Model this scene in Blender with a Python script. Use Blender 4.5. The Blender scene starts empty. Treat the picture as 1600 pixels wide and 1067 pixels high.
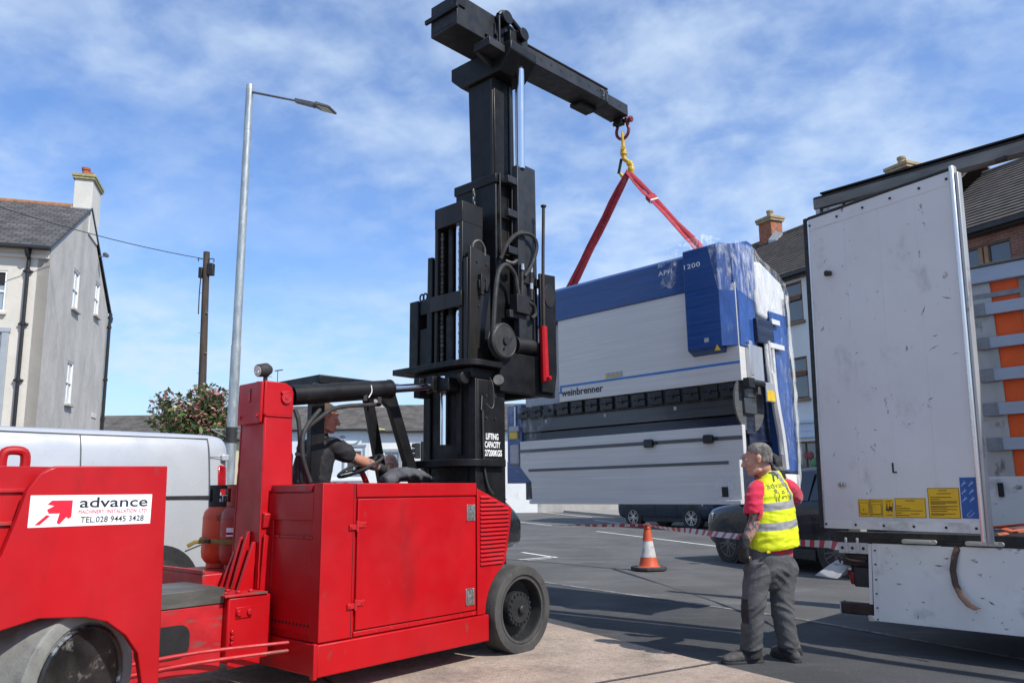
import bpy, bmesh, math, random
from mathutils import Vector, Matrix, noise
from mathutils.bvhtree import BVHTree
R = math.radians
scene = bpy.context.scene
COL = scene.collection
random.seed(7)
# ------------------------------------------------------------------ camera
cam_d = bpy.data.cameras.new('camera'); cam = bpy.data.objects.new('camera', cam_d); COL.objects.link(cam)
cam_d.sensor_width = 36.0; cam_d.lens = 27.045; cam_d.clip_start = .05; cam_d.clip_end = 3000
PITCH = math.atan(193/1202.0); ROLL = R(.7)
_f = Vector((0, math.cos(PITCH), math.sin(PITCH))); _r0 = Vector((1,0,0)); _u0 = Vector((0,-math.sin(PITCH), math.cos(PITCH)))
_r = _r0*math.cos(ROLL) - _u0*math.sin(ROLL); _u = _r0*math.sin(ROLL) + _u0*math.cos(ROLL)
cam.matrix_world = Matrix(((_r.x,_u.x,-_f.x,0),(_r.y,_u.y,-_f.y,0),(_r.z,_u.z,-_f.z,1.29),(0,0,0,1)))
scene.camera = cam
scene.view_settings.view_transform = 'Standard'; scene.view_settings.look = 'None'
scene.view_settings.exposure = 0.27; scene.view_settings.gamma = 1.0
# ------------------------------------------------------------------ sun and sky
SUN_AZ = (0.80, -0.60); SUN_EL = R(48)
sd = Vector((SUN_AZ[0]*math.cos(SUN_EL), SUN_AZ[1]*math.cos(SUN_EL), math.sin(SUN_EL)))
sun_d = bpy.data.lights.new('sun', 'SUN'); sun = bpy.data.objects.new('sun', sun_d); COL.objects.link(sun)
sun_d.energy = 4.7; sun_d.angle = R(.5); sun_d.color = (1, .955, .88)
sun.rotation_mode = 'QUATERNION'; sun.rotation_quaternion = (-sd).to_track_quat('-Z', 'Y'); sun.location = (20,-15,30)
wd = bpy.data.worlds.new('World'); scene.world = wd; wd.use_nodes = True
nt = wd.node_tree; N = nt.nodes; L = nt.links; N.clear()
o_ = N.new('ShaderNodeOutputWorld'); bg = N.new('ShaderNodeBackground'); bg.inputs[1].default_value = .105
sky = N.new('ShaderNodeTexSky'); sky.sky_type = 'NISHITA'; sky.sun_disc = False
sky.sun_elevation = SUN_EL; sky.sun_rotation = math.atan2(SUN_AZ[0], SUN_AZ[1]); sky.air_density = 1.0; sky.dust_density = .6; sky.ozone_density = 2.5
tc = N.new('ShaderNodeTexCoord'); sep = N.new('ShaderNodeSeparateXYZ'); L.new(tc.outputs['Generated'], sep.inputs[0])
def wmath(op, a, b=None, c=None, clamp=False):
    m = N.new('ShaderNodeMath'); m.operation = op; m.use_clamp = clamp
    for i, v in enumerate((a, b, c)):
        if v is None: continue
        if isinstance(v, (int, float)): m.inputs[i].default_value = v
        else: L.new(v, m.inputs[i])
    return m.outputs[0]
den = wmath('ADD', wmath('MAXIMUM', sep.outputs[2], 0.0), .34)
cx_ = wmath('DIVIDE', sep.outputs[0], den); cy_ = wmath('DIVIDE', sep.outputs[1], den)
comb = N.new('ShaderNodeCombineXYZ'); L.new(cx_, comb.inputs[0]); L.new(cy_, comb.inputs[1])
def wnoise(scale, detail, rough, off, stretch=(1,1,1), dist=0.0):
    mp = N.new('ShaderNodeMapping'); mp.inputs['Location'].default_value = off; mp.inputs['Scale'].default_value = stretch
    mp.inputs['Rotation'].default_value = (0,0,.5)
    L.new(comb.outputs[0], mp.inputs[0]); n = N.new('ShaderNodeTexNoise'); n.inputs['Scale'].default_value = scale
    n.inputs['Detail'].default_value = detail; n.inputs['Roughness'].default_value = rough; n.inputs['Distortion'].default_value = dist
    L.new(mp.outputs[0], n.inputs['Vector']); return n.outputs['Fac']
def wramp(v, lo, hi):
    m = N.new('ShaderNodeMapRange'); m.interpolation_type = 'SMOOTHSTEP'
    m.inputs['From Min'].default_value = lo; m.inputs['From Max'].default_value = hi; L.new(v, m.inputs['Value']); return m.outputs[0]
c_big = wramp(wnoise(1.25, 4, .5, (3.1,1.7,0)), .24, .54)
c_mid = wramp(wnoise(4.6, 8, .55, (1.3,8.2,0), (1,1.1,1), .2), .34, .70)
c_fin = wramp(wnoise(14.0, 6, .55, (5.3,2.2,0), (1,1.1,1), .2), .36, .70)
cl = wmath('ADD', wmath('MULTIPLY_ADD', c_mid, .46, wmath('MULTIPLY', c_fin, .17)), .15)
cl = wmath('MULTIPLY', cl, wmath('MULTIPLY_ADD', c_big, .95, .24), None, True)
low = wmath('MULTIPLY', wramp(sep.outputs[2], .40, .02), .34)
cl = wmath('ADD', cl, low, None, True)
cl = wmath('MULTIPLY', cl, .84)
mix = N.new('ShaderNodeMix'); mix.data_type = 'RGBA'; L.new(cl, mix.inputs['Factor'])
tint = N.new('ShaderNodeMix'); tint.data_type = 'RGBA'; tint.blend_type = 'MULTIPLY'; tint.inputs['Factor'].default_value = 1.0
L.new(sky.outputs[0], tint.inputs['A']); tint.inputs['B'].default_value = (.80, 1.15, 1.62, 1)
L.new(tint.outputs['Result'], mix.inputs['A']); mix.inputs['B'].default_value = (5.5, 6.7, 8.2, 1)
L.new(mix.outputs['Result'], bg.inputs[0]); L.new(bg.outputs[0], o_.inputs[0])

# ------------------------------------------------------------------ materials
def M(name, col, rough=.5, metal=0., var=.1, vs=4., bump=0., bs=60., coat=0., dirt=None, stretch=(1,1,1), rvar=.12, spec=.5, bstretch=None, dirt2=None, sheen=0., grain=None):
    m = bpy.data.materials.new(name); m.use_nodes = True; n = m.node_tree.nodes; l = m.node_tree.links
    b = n['Principled BSDF']; b.inputs['Metallic'].default_value = metal; b.inputs['Specular IOR Level'].default_value = spec
    b.inputs['Coat Weight'].default_value = coat; b.inputs['Coat Roughness'].default_value = .08
    if sheen: b.inputs['Sheen Weight'].default_value = sheen
    t = n.new('ShaderNodeTexCoord')
    def nz(scale, st, detail=6, rough=.6):
        mp = n.new('ShaderNodeMapping'); mp.inputs['Scale'].default_value = st; l.new(t.outputs['Object'], mp.inputs[0])
        x = n.new('ShaderNodeTexNoise'); x.inputs['Scale'].default_value = scale; x.inputs['Detail'].default_value = detail; x.inputs['Roughness'].default_value = rough
        l.new(mp.outputs[0], x.inputs['Vector']); return x.outputs['Fac']
    def rng(v, a, b_, c=0., d=1., smooth=True):
        r = n.new('ShaderNodeMapRange'); r.inputs['From Min'].default_value = a; r.inputs['From Max'].default_value = b_
        r.inputs['To Min'].default_value = c; r.inputs['To Max'].default_value = d
        if smooth: r.interpolation_type = 'SMOOTHSTEP'
        l.new(v, r.inputs['Value']); return r.outputs[0]
    def mixc(f, a, c):
        x = n.new('ShaderNodeMix'); x.data_type = 'RGBA'; l.new(f, x.inputs['Factor'])
        for k, v in (('A', a), ('B', c)):
            if isinstance(v, tuple): x.inputs[k].default_value = (*v, 1)
            else: l.new(v, x.inputs[k])
        return x.outputs['Result']
    n1 = nz(vs, stretch)
    c = mixc(rng(n1, .3, .7), tuple(min(1, x*(1-var)) for x in col), tuple(min(1, x*(1+var)) for x in col))
    for k, dd in enumerate((dirt, dirt2)):
        if dd:
            dc, lo, hi, sc, st = dd
            c = mixc(rng(nz(sc, st, 8, .65), lo, hi), c, dc)
    l.new(c, b.inputs['Base Color'])
    l.new(rng(nz(vs*1.7, stretch), .25, .75, max(.02, rough-rvar), min(1, rough+rvar)), b.inputs['Roughness'])
    if bump:
        bm_ = n.new('ShaderNodeBump'); bm_.inputs['Strength'].default_value = bump; bm_.inputs['Distance'].default_value = .02
        l.new(nz(bs, bstretch or stretch, 5, .6), bm_.inputs['Height']); l.new(bm_.outputs[0], b.inputs['Normal'])
    if grain:
        gs, glo, ghi, amt = grain; pr = b.inputs['Base Color'].links[0].from_socket
        gx = rng(nz(gs, (1,1,1), 2, .9), .30, .70, 1-amt, 1+amt); sc_ = n.new('ShaderNodeVectorMath'); sc_.operation = 'SCALE'; l.new(pr, sc_.inputs[0]); l.new(gx, sc_.inputs['Scale']); l.new(sc_.outputs[0], b.inputs['Base Color'])
    return m
MT = {}
RED = (.39, .0025, .006)
MT['red'] = M('red_paint', RED, .42, 0, .10, 1.6, .02, 26, .06, spec=.32, dirt=((.24,.005,.007), .54, .78, 2.2, (1,1,.35)), dirt2=((.20,.035,.028), .64, .72, 9, (1,1,.6)), rvar=.16)
MT['red_worn'] = M('worn_red_paint', (.40,.006,.010), .5, 0, .15, 6, .05, 60, 0, dirt=((.10,.075,.06), .52, .66, 5, (.6,1,2.2)))
MT['black'] = M('black_painted_steel', (.0075,.0075,.008), .46, 0, .3, 5, .03, 50, 0, spec=.28, dirt=((.026,.022,.017), .58, .76, 3.5, (1,1,.5)))
MT['dark'] = M('dark_steel', (.006,.006,.0065), .6, 0, .3, 8, .05, 60)
MT['grey_steel'] = M('grey_black_steel', (.021,.0225,.026), .48, .0, .25, 6, .03, 60, spec=.35)
MT['bronze'] = M('brushed_dark_steel', (.022,.019,.016), .42, .4, .3, 4, .02, 80, stretch=(1,1,.3), dirt=((.06,.046,.03), .6, .8, 3, (1,1,.4)))
MT['bare'] = M('worn_bare_steel', (.12,.115,.10), .45, .6, .4, 7, .05, 60, stretch=(.25,1,1))
MT['chrome'] = M('chrome_rod', (.82,.83,.85), .12, 1, .03, 3, 0, rvar=.04)
MT['zinc'] = M('zinc_latch', (.55,.55,.52), .3, .9, .1, 20)
MT['rubber'] = M('black_rubber', (.022,.022,.022), .75, 0, .3, 12, .1, 90)
MT['tyre'] = M('worn_press_on_tyre', (.050,.048,.045), .8, 0, .3, 6, .25, 45, dirt=((.16,.12,.085), .56, .76, 5, (1,1,1)))
MT['tyre_grey'] = M('dusty_grey_tyre', (.19,.19,.172), .85, 0, .25, 5, .2, 60, dirt=((.07,.07,.065), .5, .7, 4, (1,1,1)))
MT['white'] = M('white_paint', (.80,.80,.79), .4, 0, .03, 3)
MT['sign_white'] = M('white_vinyl', (.78,.78,.80), .35, 0, .02, 3)
MT['sign_black'] = M('black_vinyl', (.015,.015,.018), .4, 0, .05)
MT['sign_red'] = M('red_vinyl', (.62,.01,.03), .4, 0, .05)
MT['letter_white'] = M('white_letter_paint', (.75,.75,.74), .5, 0, .05)

# ------------------------------------------------------------------ mesh helpers
class MB:
    def __init__(s): s.b = bmesh.new(); s.mi = 0
    def _face(s, vs):
        try: f = s.b.faces.new(vs); f.material_index = s.mi; return f
        except ValueError: return None
    def poly(s, pts):
        return s._face([s.b.verts.new(p) for p in pts])
    def box(s, x0,x1,y0,y1,z0,z1):
        return s.hexa([(x0,y0,z0),(x1,y0,z0),(x1,y1,z0),(x0,y1,z0),(x0,y0,z1),(x1,y0,z1),(x1,y1,z1),(x0,y1,z1)])
    def hexa(s, p):
        v = [s.b.verts.new(q) for q in p]
        for f in ((3,2,1,0),(4,5,6,7),(0,1,5,4),(1,2,6,5),(2,3,7,6),(3,0,4,7)): s._face([v[i] for i in f])
        return s
    def obox(s, c, ax, ay, az, hx, hy, hz):
        c = Vector(c); ax = Vector(ax).normalized()*hx; ay = Vector(ay).normalized()*hy; az = Vector(az).normalized()*hz
        return s.hexa([c-ax-ay-az, c+ax-ay-az, c+ax+ay-az, c-ax+ay-az, c-ax-ay+az, c+ax-ay+az, c+ax+ay+az, c-ax+ay+az])
    def bar(s, a, b, w, h=None, up=(0,0,1)):
        a = Vector(a); b = Vector(b); h = h or w; d = (b-a); up = Vector(up)
        if abs(d.normalized().dot(up)) > .98: up = Vector((1,0,0))
        sx = d.cross(up).normalized(); sy = sx.cross(d).normalized()
        return s.obox((a+b)/2, d, sx, sy, d.length/2, w/2, h/2)
    def prism(s, pts, axis, a, b):
        # polygon in the plane normal to axis, extruded from a to b
        def mk(p, t): return {'x': (t,p[0],p[1]), 'y': (p[0],t,p[1]), 'z': (p[0],p[1],t)}[axis]
        n = len(pts); va = [s.b.verts.new(mk(p,a)) for p in pts]; vb = [s.b.verts.new(mk(p,b)) for p in pts]
        s._face(va[::-1]); s._face(vb)
        for i in range(n): s._face([va[i], va[(i+1)%n], vb[(i+1)%n], vb[i]])
        return s
    def cyl(s, a, b, r0, r1=None, n=20, caps=True):
        a = Vector(a); b = Vector(b); r1 = r0 if r1 is None else r1; d = (b-a).normalized()
        up = Vector((0,0,1)) if abs(d.z) < .9 else Vector((1,0,0)); x = d.cross(up).normalized(); y = d.cross(x)
        va = []; vb = []
        for i in range(n):
            t = 2*math.pi*i/n; k = x*math.cos(t)+y*math.sin(t)
            va.append(s.b.verts.new(a+k*r0)); vb.append(s.b.verts.new(b+k*r1))
        for i in range(n): s._face([va[i], va[(i+1)%n], vb[(i+1)%n], vb[i]])
        if caps:
            if r0 > 1e-5: s._face(va[::-1])
            if r1 > 1e-5: s._face(vb)
        return s
    def lathe(s, prof, o, axis, n=32, close=False):
        # prof: (radius, distance along axis)
        o = Vector(o); d = Vector(axis).normalized(); up = Vector((0,0,1)) if abs(d.z) < .9 else Vector((1,0,0)); x = d.cross(up).normalized(); y = d.cross(x)
        rings = []
        for r, h in prof:
            if r < 1e-5: rings.append([s.b.verts.new(o+d*h)])
            else: rings.append([s.b.verts.new(o+d*h+(x*math.cos(2*math.pi*i/n)+y*math.sin(2*math.pi*i/n))*r) for i in range(n)])
        prs = list(zip(rings, rings[1:])) + ([(rings[-1], rings[0])] if close else [])
        for A, B in prs:
            for i in range(n):
                j = (i+1)%n
                if len(A) == 1 and len(B) == 1: continue
                if len(A) == 1: s._face([A[0], B[j], B[i]])
                elif len(B) == 1: s._face([A[i], A[j], B[0]])
                else: s._face([A[i], A[j], B[j], B[i]])
        return s
    def loft(s, rings, caps=True, closed=True):
        R_ = [[s.b.verts.new(p) for p in r] for r in rings]; n = len(R_[0])
        for A, B in zip(R_, R_[1:]):
            for i in range(n if closed else n-1): s._face([A[i], A[(i+1)%n], B[(i+1)%n], B[i]])
        if caps and closed: s._face(R_[0][::-1]); s._face(R_[-1])
        return s
    def tube(s, pts, r, n=10, smooth=4, caps=True):
        P = [Vector(p) for p in pts]
        if smooth and len(P) > 2:
            Q = []
            for i in range(len(P)-1):
                p0 = P[max(0,i-1)]; p1 = P[i]; p2 = P[i+1]; p3 = P[min(len(P)-1,i+2)]
                for k in range(smooth):
                    t = k/smooth; Q.append(.5*((2*p1)+(p2-p0)*t+(2*p0-5*p1+4*p2-p3)*t*t+(3*p1-p0-3*p2+p3)*t**3))
            P = Q+[P[-1]]
        m = len(P); rad = (lambda i: r) if not isinstance(r, (list,tuple)) else (lambda i: r[0]+(r[1]-r[0])*i/(m-1))
        d = (P[1]-P[0]).normalized(); up = Vector((0,0,1)) if abs(d.z) < .9 else Vector((1,0,0)); x = d.cross(up).normalized(); rings = []
        for i in range(m):
            d = (P[min(i+1,m-1)]-P[max(i-1,0)]).normalized(); x = (x-d*x.dot(d)).normalized(); y = d.cross(x)
            rings.append([P[i]+(x*math.cos(2*math.pi*k/n)+y*math.sin(2*math.pi*k/n))*rad(i) for k in range(n)])
        return s.loft(rings, caps)
    def grid(s, fn, nu, nv):
        V = [[s.b.verts.new(fn(i/nu, j/nv)) for j in range(nv+1)] for i in range(nu+1)]
        for i in range(nu):
            for j in range(nv): s._face([V[i][j], V[i+1][j], V[i+1][j+1], V[i][j+1]])
        return s
    def ell(s, c, r, n=16, m=10, rot=None):
        c = Vector(c); rings = []
        for j in range(1, m):
            t = math.pi*j/m; rings.append([(math.sin(t)*math.cos(2*math.pi*i/n)*r[0], math.sin(t)*math.sin(2*math.pi*i/n)*r[1], math.cos(t)*r[2]) for i in range(n)])
        f = (lambda p: c+(rot @ Vector(p))) if rot else (lambda p: c+Vector(p))
        T = s.b.verts.new(f((0,0,r[2]))); B = s.b.verts.new(f((0,0,-r[2])))
        Q = [[s.b.verts.new(f(p)) for p in r_] for r_ in rings]
        for i in range(n):
            j = (i+1)%n; s._face([T, Q[0][i], Q[0][j]]); s._face([B, Q[-1][j], Q[-1][i]])
            for a, b in zip(Q, Q[1:]): s._face([a[i], b[i], b[j], a[j]])
        return s
    def mesh(s, name):
        me = bpy.data.meshes.new(name); bmesh.ops.recalc_face_normals(s.b, faces=s.b.faces); s.b.to_mesh(me); s.b.free(); return me
    def build(s, name, mat, parent=None, bevel=0., smooth=35, seg=2, flip=False):
        me = s.mesh(name)
        for m_ in (mat if isinstance(mat, (list,tuple)) else [mat]): me.materials.append(MT[m_] if isinstance(m_, str) else m_)
        return link(name, me, parent, bevel, smooth, seg)
def link(name, me, parent=None, bevel=0., smooth=35, seg=2):
    o = bpy.data.objects.new(name, me); COL.objects.link(o)
    if parent: o.parent = parent
    if smooth:
        me.shade_smooth(); me.set_sharp_from_angle(angle=R(smooth))
    if bevel:
        b = o.modifiers.new('bevel', 'BEVEL'); b.width = bevel; b.segments = seg; b.limit_method = 'ANGLE'; b.angle_limit = R(40); b.harden_normals = False
    return o
def tag(o, label, cat, group=None, kind=None):
    o['label'] = label; o['category'] = cat
    if group: o['group'] = group
    if kind: o['kind'] = kind
    return o
SLOPE = -.034
GN = Vector((0, -SLOPE, 1)).normalized()
def gz(x, y): return SLOPE*min(y, 62.0)
def frame_matrix(O, ang, tilt=True):
    X = Vector((math.cos(ang), math.sin(ang), 0)); Z = GN if tilt else Vector((0,0,1)); X = (X-Z*X.dot(Z)).normalized(); Y = Z.cross(X)
    return Matrix(((X.x,Y.x,Z.x,O[0]),(X.y,Y.y,Z.y,O[1]),(X.z,Y.z,Z.z,O[2]),(0,0,0,1)))
def thing(name, label, cat, fr, group=None):
    o = bpy.data.objects.new(name, None); COL.objects.link(o); o.empty_display_size = .2
    o.matrix_world = frame_matrix(*fr); return tag(o, label, cat, group)
def set_frame(o, fr): o.matrix_world = frame_matrix(*fr); return o
def struct(name, mb, mat, smooth=0):
    o = mb.build(name, mat, None, 0, smooth); o['kind'] = 'structure'; return o
def copy_tree(o, parent=None):
    c = o.copy(); COL.objects.link(c)
    if parent: c.parent = parent
    for ch in list(o.children): copy_tree(ch, c)
    return c
def text_mesh(txt, h, bold=0., shear=0., space=1.0, line=1.0, align='LEFT'):
    cu = bpy.data.curves.new('lettering', 'FONT'); cu.body = txt; cu.size = h; cu.offset = bold; cu.shear = shear; cu.space_character = space; cu.space_line = line; cu.align_x = align
    cu.resolution_u = 4; o = bpy.data.objects.new('tmp', cu); COL.objects.link(o)
    dg = bpy.context.evaluated_depsgraph_get(); me = bpy.data.meshes.new_from_object(o.evaluated_get(dg)); bpy.data.objects.remove(o); bpy.data.curves.remove(cu)
    return me
def text(name, txt, mat, parent, origin, xdir, ydir, width=None, height=None, **kw):
    # flat lettering laid on a surface: origin = lower left, fitted to width and height
    me = text_mesh(txt, 1.0, **kw); me.name = name
    xs = [v.co.x for v in me.vertices]; ys = [v.co.y for v in me.vertices]; x0, x1, y0, y1 = min(xs), max(xs), min(ys), max(ys)
    sx = width/(x1-x0) if width else None; sy = height/(y1-y0) if height else None
    sx = sx or sy; sy = sy or sx
    O = Vector(origin); X = Vector(xdir).normalized(); Y = Vector(ydir).normalized()
    for v in me.vertices: v.co = O + X*((v.co.x-x0)*sx) + Y*((v.co.y-y0)*sy)
    me.materials.clear(); me.materials.append(MT[mat]); return link(name, me, parent, 0, 0)
def rounded(x0, x1, z0, z1, r, n=5):
    pts = []
    for cx, cz, a in ((x1-r,z1-r,0),(x0+r,z1-r,90),(x0+r,z0+r,180),(x1-r,z0+r,270)):
        for k in range(n+1): t = R(a+90*k/n); pts.append((cx+r*math.cos(t), cz+r*math.sin(t)))
    return pts
def arc(cx, cz, r, a0, a1, n=12, rz=None):
    rz = rz or r
    return [(cx+r*math.cos(R(a0+(a1-a0)*i/n)), cz+rz*math.sin(R(a0+(a1-a0)*i/n))) for i in range(n+1)]

# ------------------------------------------------------------------ the ground, the road and the forecourt
def asphalt(name, col, var, agg):
    m = M(name, col, .85, 0, var, .9, .5, 160, grain=(150,0,0,.42), dirt=((col[0]*1.7,col[1]*1.7,col[2]*1.65), .52, .74, 2.2, (.35,1,1)), dirt2=((.15,.15,.145), .60, .68, 75, (1,1,1)))
    return m
MT['asphalt'] = asphalt('asphalt', (.087,.085,.082), .20, 1)
MT['asphalt_dark'] = asphalt('dark_asphalt_strip', (.050,.051,.053), .22, 1)
MT['concrete'] = M('brushed_concrete', (.40,.315,.25), .9, 0, .16, 3, 1.0, 60, grain=(110,0,0,.34), stretch=(1,1,1), bstretch=(.25,1.6,1), dirt=((.22,.185,.15), .5, .72, 2.3, (1,1,1)), dirt2=((.24,.185,.145), .54, .66, 34, (.6,1.3,1)))
MT['paving'] = M('pavement_flags', (.24,.22,.20), .9, 0, .15, 2, .2, 60)
MT['line_white'] = M('road_marking', (.62,.62,.58), .8, 0, .1, 10, .1, 100, dirt=((.25,.25,.24), .56, .68, 14, (1,1,1)))
MT['line_worn'] = M('worn_road_marking', (.22,.215,.205), .85, 0, .2, 10, .1, 100, dirt=((.09,.09,.09), .45, .62, 9, (1,1,1)))
MT['oil'] = M('oil_stained_concrete', (.20,.155,.125), .8, 0, .3, 6, .6, 60, grain=(110,0,0,.34), dirt=((.36,.285,.225), .48, .60, 5, (1,1,1)))
MT['kerb'] = M('kerb_stone', (.30,.29,.27), .85, 0, .15, 3, .2, 60)
b = MB()
xs = [-900,-200,-60,-20,0,20,60,200,900]; ys = [-60,-10,0,10,20,40,62,100,300,1500]
b.grid(lambda u, v: (xs[round(u*8)], ys[round(v*9)], gz(0, ys[round(v*9)])), 8, 9)
struct('ground', b, 'asphalt')
def sheet(name, pts, h, mat):
    b = MB(); b.poly([(x, y, gz(x, y)+h) for x, y in pts]); return struct(name, b, mat)
g = lambda p: (p[0], p[1])
# concrete forecourt on the camera's side
A = g((0.345,7.938,-0.270)); B = g((1.824,5.506,-0.187)); dA = Vector((B[0]-A[0], B[1]-A[1])).normalized()
far = (A[0]-dA.x*16, A[1]-dA.y*16); near = (A[0]+dA.x*12, A[1]+dA.y*12)
sheet('concrete_forecourt', [far, near, (-30,-8), (-40, far[1])], .016, 'concrete')
b = MB(); pA = (A[0]-dA.y*-1.9, A[1]+dA.x*-1.9)
for off in (2.6,):
    nx_, ny_ = dA.y, -dA.x
    if nx_ > 0: nx_, ny_ = -nx_, -ny_
    p0 = Vector((A[0]+nx_*off-dA.x*10, A[1]+ny_*off-dA.y*10)); p1 = Vector((A[0]+nx_*off+dA.x*10, A[1]+ny_*off+dA.y*10)); w_ = Vector((nx_,ny_))*.012
    b.poly([(q.x,q.y,gz(0,q.y)+.0205) for q in (p0+w_,p1+w_,p1-w_,p0-w_)])
p0 = Vector((A[0]+dA.x*2.2, A[1]+dA.y*2.2)); p1 = p0+Vector((nx_,ny_))*8; w_ = Vector((dA.x,dA.y))*.010
b.poly([(q.x,q.y,gz(0,q.y)+.0245) for q in (p0+w_,p1+w_,p1-w_,p0-w_)])
struct('slab_joint', b, 'asphalt_dark')
# darker toned strip of asphalt between forecourt and road, and the sealed joint along it
C1 = g((0.490,11.451,-0.389)); C2 = g((2.817,8.142,-0.277)); C3 = g((3.833,6.118,-0.208))
dC = Vector((C1[0]-C2[0], C1[1]-C2[1])).normalized(); C0 = (C1[0]+dC.x*10, C1[1]+dC.y*10)
dN = Vector((C3[0]-C2[0], C3[1]-C2[1])).normalized(); C4 = (C3[0]+dN.x*8, C3[1]+dN.y*8)
sheet('road_edge_strip', [C0, C1, C2, C3, C4, near, far], .004, 'asphalt_dark')
b = MB()
cl_ = [C0, C1, C2, C3, C4]
for p, q in zip(cl_, cl_[1:]):
    d = Vector((q[0]-p[0], q[1]-p[1])).normalized(); n_ = Vector((-d.y, d.x))*.035
    b.poly([(p[0]+n_.x,p[1]+n_.y,gz(0,p[1]+n_.y)+.009),(q[0]+n_.x,q[1]+n_.y,gz(0,q[1]+n_.y)+.009),(q[0]-n_.x,q[1]-n_.y,gz(0,q[1]-n_.y)+.009),(p[0]-n_.x,p[1]-n_.y,gz(0,p[1]-n_.y)+.009)])
struct('road_joint', b, 'line_worn')
# painted markings
def stroke(b, p, q, w):
    d = Vector((q[0]-p[0], q[1]-p[1])).normalized(); n_ = Vector((-d.y, d.x))*w/2; k = .008
    b.poly([(p[0]+n_.x,p[1]+n_.y,gz(0,p[1]+n_.y)+k),(q[0]+n_.x,q[1]+n_.y,gz(0,q[1]+n_.y)+k),(q[0]-n_.x,q[1]-n_.y,gz(0,q[1]-n_.y)+k),(p[0]-n_.x,p[1]-n_.y,gz(0,p[1]-n_.y)+k)])
b = MB()
stroke(b, (0.166,17.221,-0.586), (0.835,15.718,-0.534), .10); stroke(b, (0.047,15.319,-0.521), (0.822,15.950,-0.542), .10); stroke(b, (0.243,15.221,-0.518), (0.727,15.585,-0.530), .05)
stroke(b, (2.679,25.758,-0.876), (4.679,18.331,-0.623), .10); stroke(b, (5.350,15.585,-0.530), (6.079,13.134,-0.447), .10)
stroke(b, (0.239,34.442,-1.171), (1.447,30.501,-1.037), .10)
stroke(b, (0.285,51.831,-1.762), (1.126,51.757,-1.760), .14)
stroke(b, (1.720,50.652,-1.722), (3.911,39.569,-1.345), .12); stroke(b, (2.897,38.495,-1.309), (3.652,38.219,-1.299), .16); stroke(b, (3.817,38.628,-1.313), (4.832,37.972,-1.291), .14)
stroke(b, (3.646,36.030,-1.225), (4.255,31.491,-1.071), .10)
stroke(b, (3.170,50.767,-1.726), (5.109,40.128,-1.364), .12)
struct('road_markings', b, 'line_white')
# pavement across the road, with its kerb
kp = [g((-7.916,94.205,-3.203)), g((0.265,67.416,-2.292)), g((2.005,58.943,-2.004)), g((3.408,48.314,-1.643)), g((5.136,39.103,-1.330)), (7.9,24.0), (11.0,16.5), (16.5,4.0)]
b = MB(); b.b.verts.ensure_lookup_table()
rb = MB()
for p, q in zip(kp, kp[1:]):
    for mb, h0, h1, o0, o1 in ((b, .12, .12, .16, 9.0),):
        d = Vector((q[0]-p[0], q[1]-p[1])).normalized(); n_ = Vector((-d.y, d.x))
        mb.poly([(p[0]+.16*n_.x,p[1]+.16*n_.y,gz(0,p[1])+.118),(q[0]+.16*n_.x,q[1]+.16*n_.y,gz(0,q[1])+.118),(q[0]+12,q[1]+8,gz(0,q[1]+8)+.118),(p[0]+12,p[1]+8,gz(0,p[1]+8)+.118)])
    rb.bar((p[0]+.075*n_.x,p[1]+.075*n_.y,gz(0,p[1])+.055),(q[0]+.075*n_.x,q[1]+.075*n_.y,gz(0,q[1])+.055),.15,.13)
struct('pavement', b, 'paving'); struct('kerb', rb, 'kerb')

# ------------------------------------------------------------------ red rigging forklift (x forward, y left, z up)
FKF = ((0.0314,6.5779,-0.2236),0.84782,True)
fk = thing('forklift', 'large red rigging forklift with black mast and raised lifting boom parked on the concrete forecourt', 'forklift', FKF)
YC = .78
MT['dark_rust'] = M('rusty_dark_bar', (.035,.022,.018), .6, .2, .4, 10)
MT['grey_black'] = M('grey_black_steel_box', (.014,.0145,.0165), .46, .0, .3, 5, .03, 50, spec=.3, dirt=((.07,.055,.03), .6, .72, 5, (1,1,1)))
# --- chassis and body
b = MB(); b.box(-1.957,-.372,-.012,1.572,.155,.352); b.build('chassis', 'red', fk, .008)
b = MB(); b.box(-1.985,-1.955,-.014,.03,.145,.36); b.build('corner_post', 'red', fk, .005)
b = MB(); b.box(-.37,.32,.30,1.26,.2,.6); b.box(-.10,.10,.2,1.36,.28,.42); b.build('front_axle', 'dark', fk, .01)
b = MB()
b.box(-1.935,-.505,.012,.648,.353,1.350)            # engine bay
b.box(-1.95,-1.68,-.002,.012,.362,1.362)            # rear strip of the side
b.box(-1.672,-.50,-.002,.012,1.268,1.362)           # rail above the door
b.box(-1.672,-.50,-.002,.012,.362,.393)             # rail below the door
b.box(-1.95,-1.935,.0,.10,.362,1.362); b.box(-1.95,-1.935,.102,.648,1.12,1.30); b.box(-1.947,-1.935,.58,.66,.362,1.12)
b.box(-1.95,-.50,.0,.06,1.351,1.364); b.box(-1.93,-.50,.062,.66,1.351,1.360)
bs = b.build('engine_bay', 'red', fk, .004)
b = MB(); b.prism([(.10,1.355),(.62,1.355),(.57,1.31),(.13,1.31)], 'x', -1.953, -1.90); b.build('rear_ledge', 'red_worn', bs, .003)
b = MB(); b.box(-1.946,-1.936,.105,.575,.40,1.0); b.build('rear_panel', 'red', fk, .003)
b = MB(); b.box(-1.950,-1.936,.105,.575,1.0,1.018)
for i in range(2): b.cyl((-1.955,.2+.3*i,1.009),(-1.945,.2+.3*i,1.009),.009,n=8)
b.build('panel_lip', 'red', fk, .002)
b = MB()
for i in range(11): b.cyl((-1.9475,.12+i*.042,.452),(-1.938,.12+i*.042,.452),.011,n=10)
b.build('vent_holes', 'dark', fk)
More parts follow.
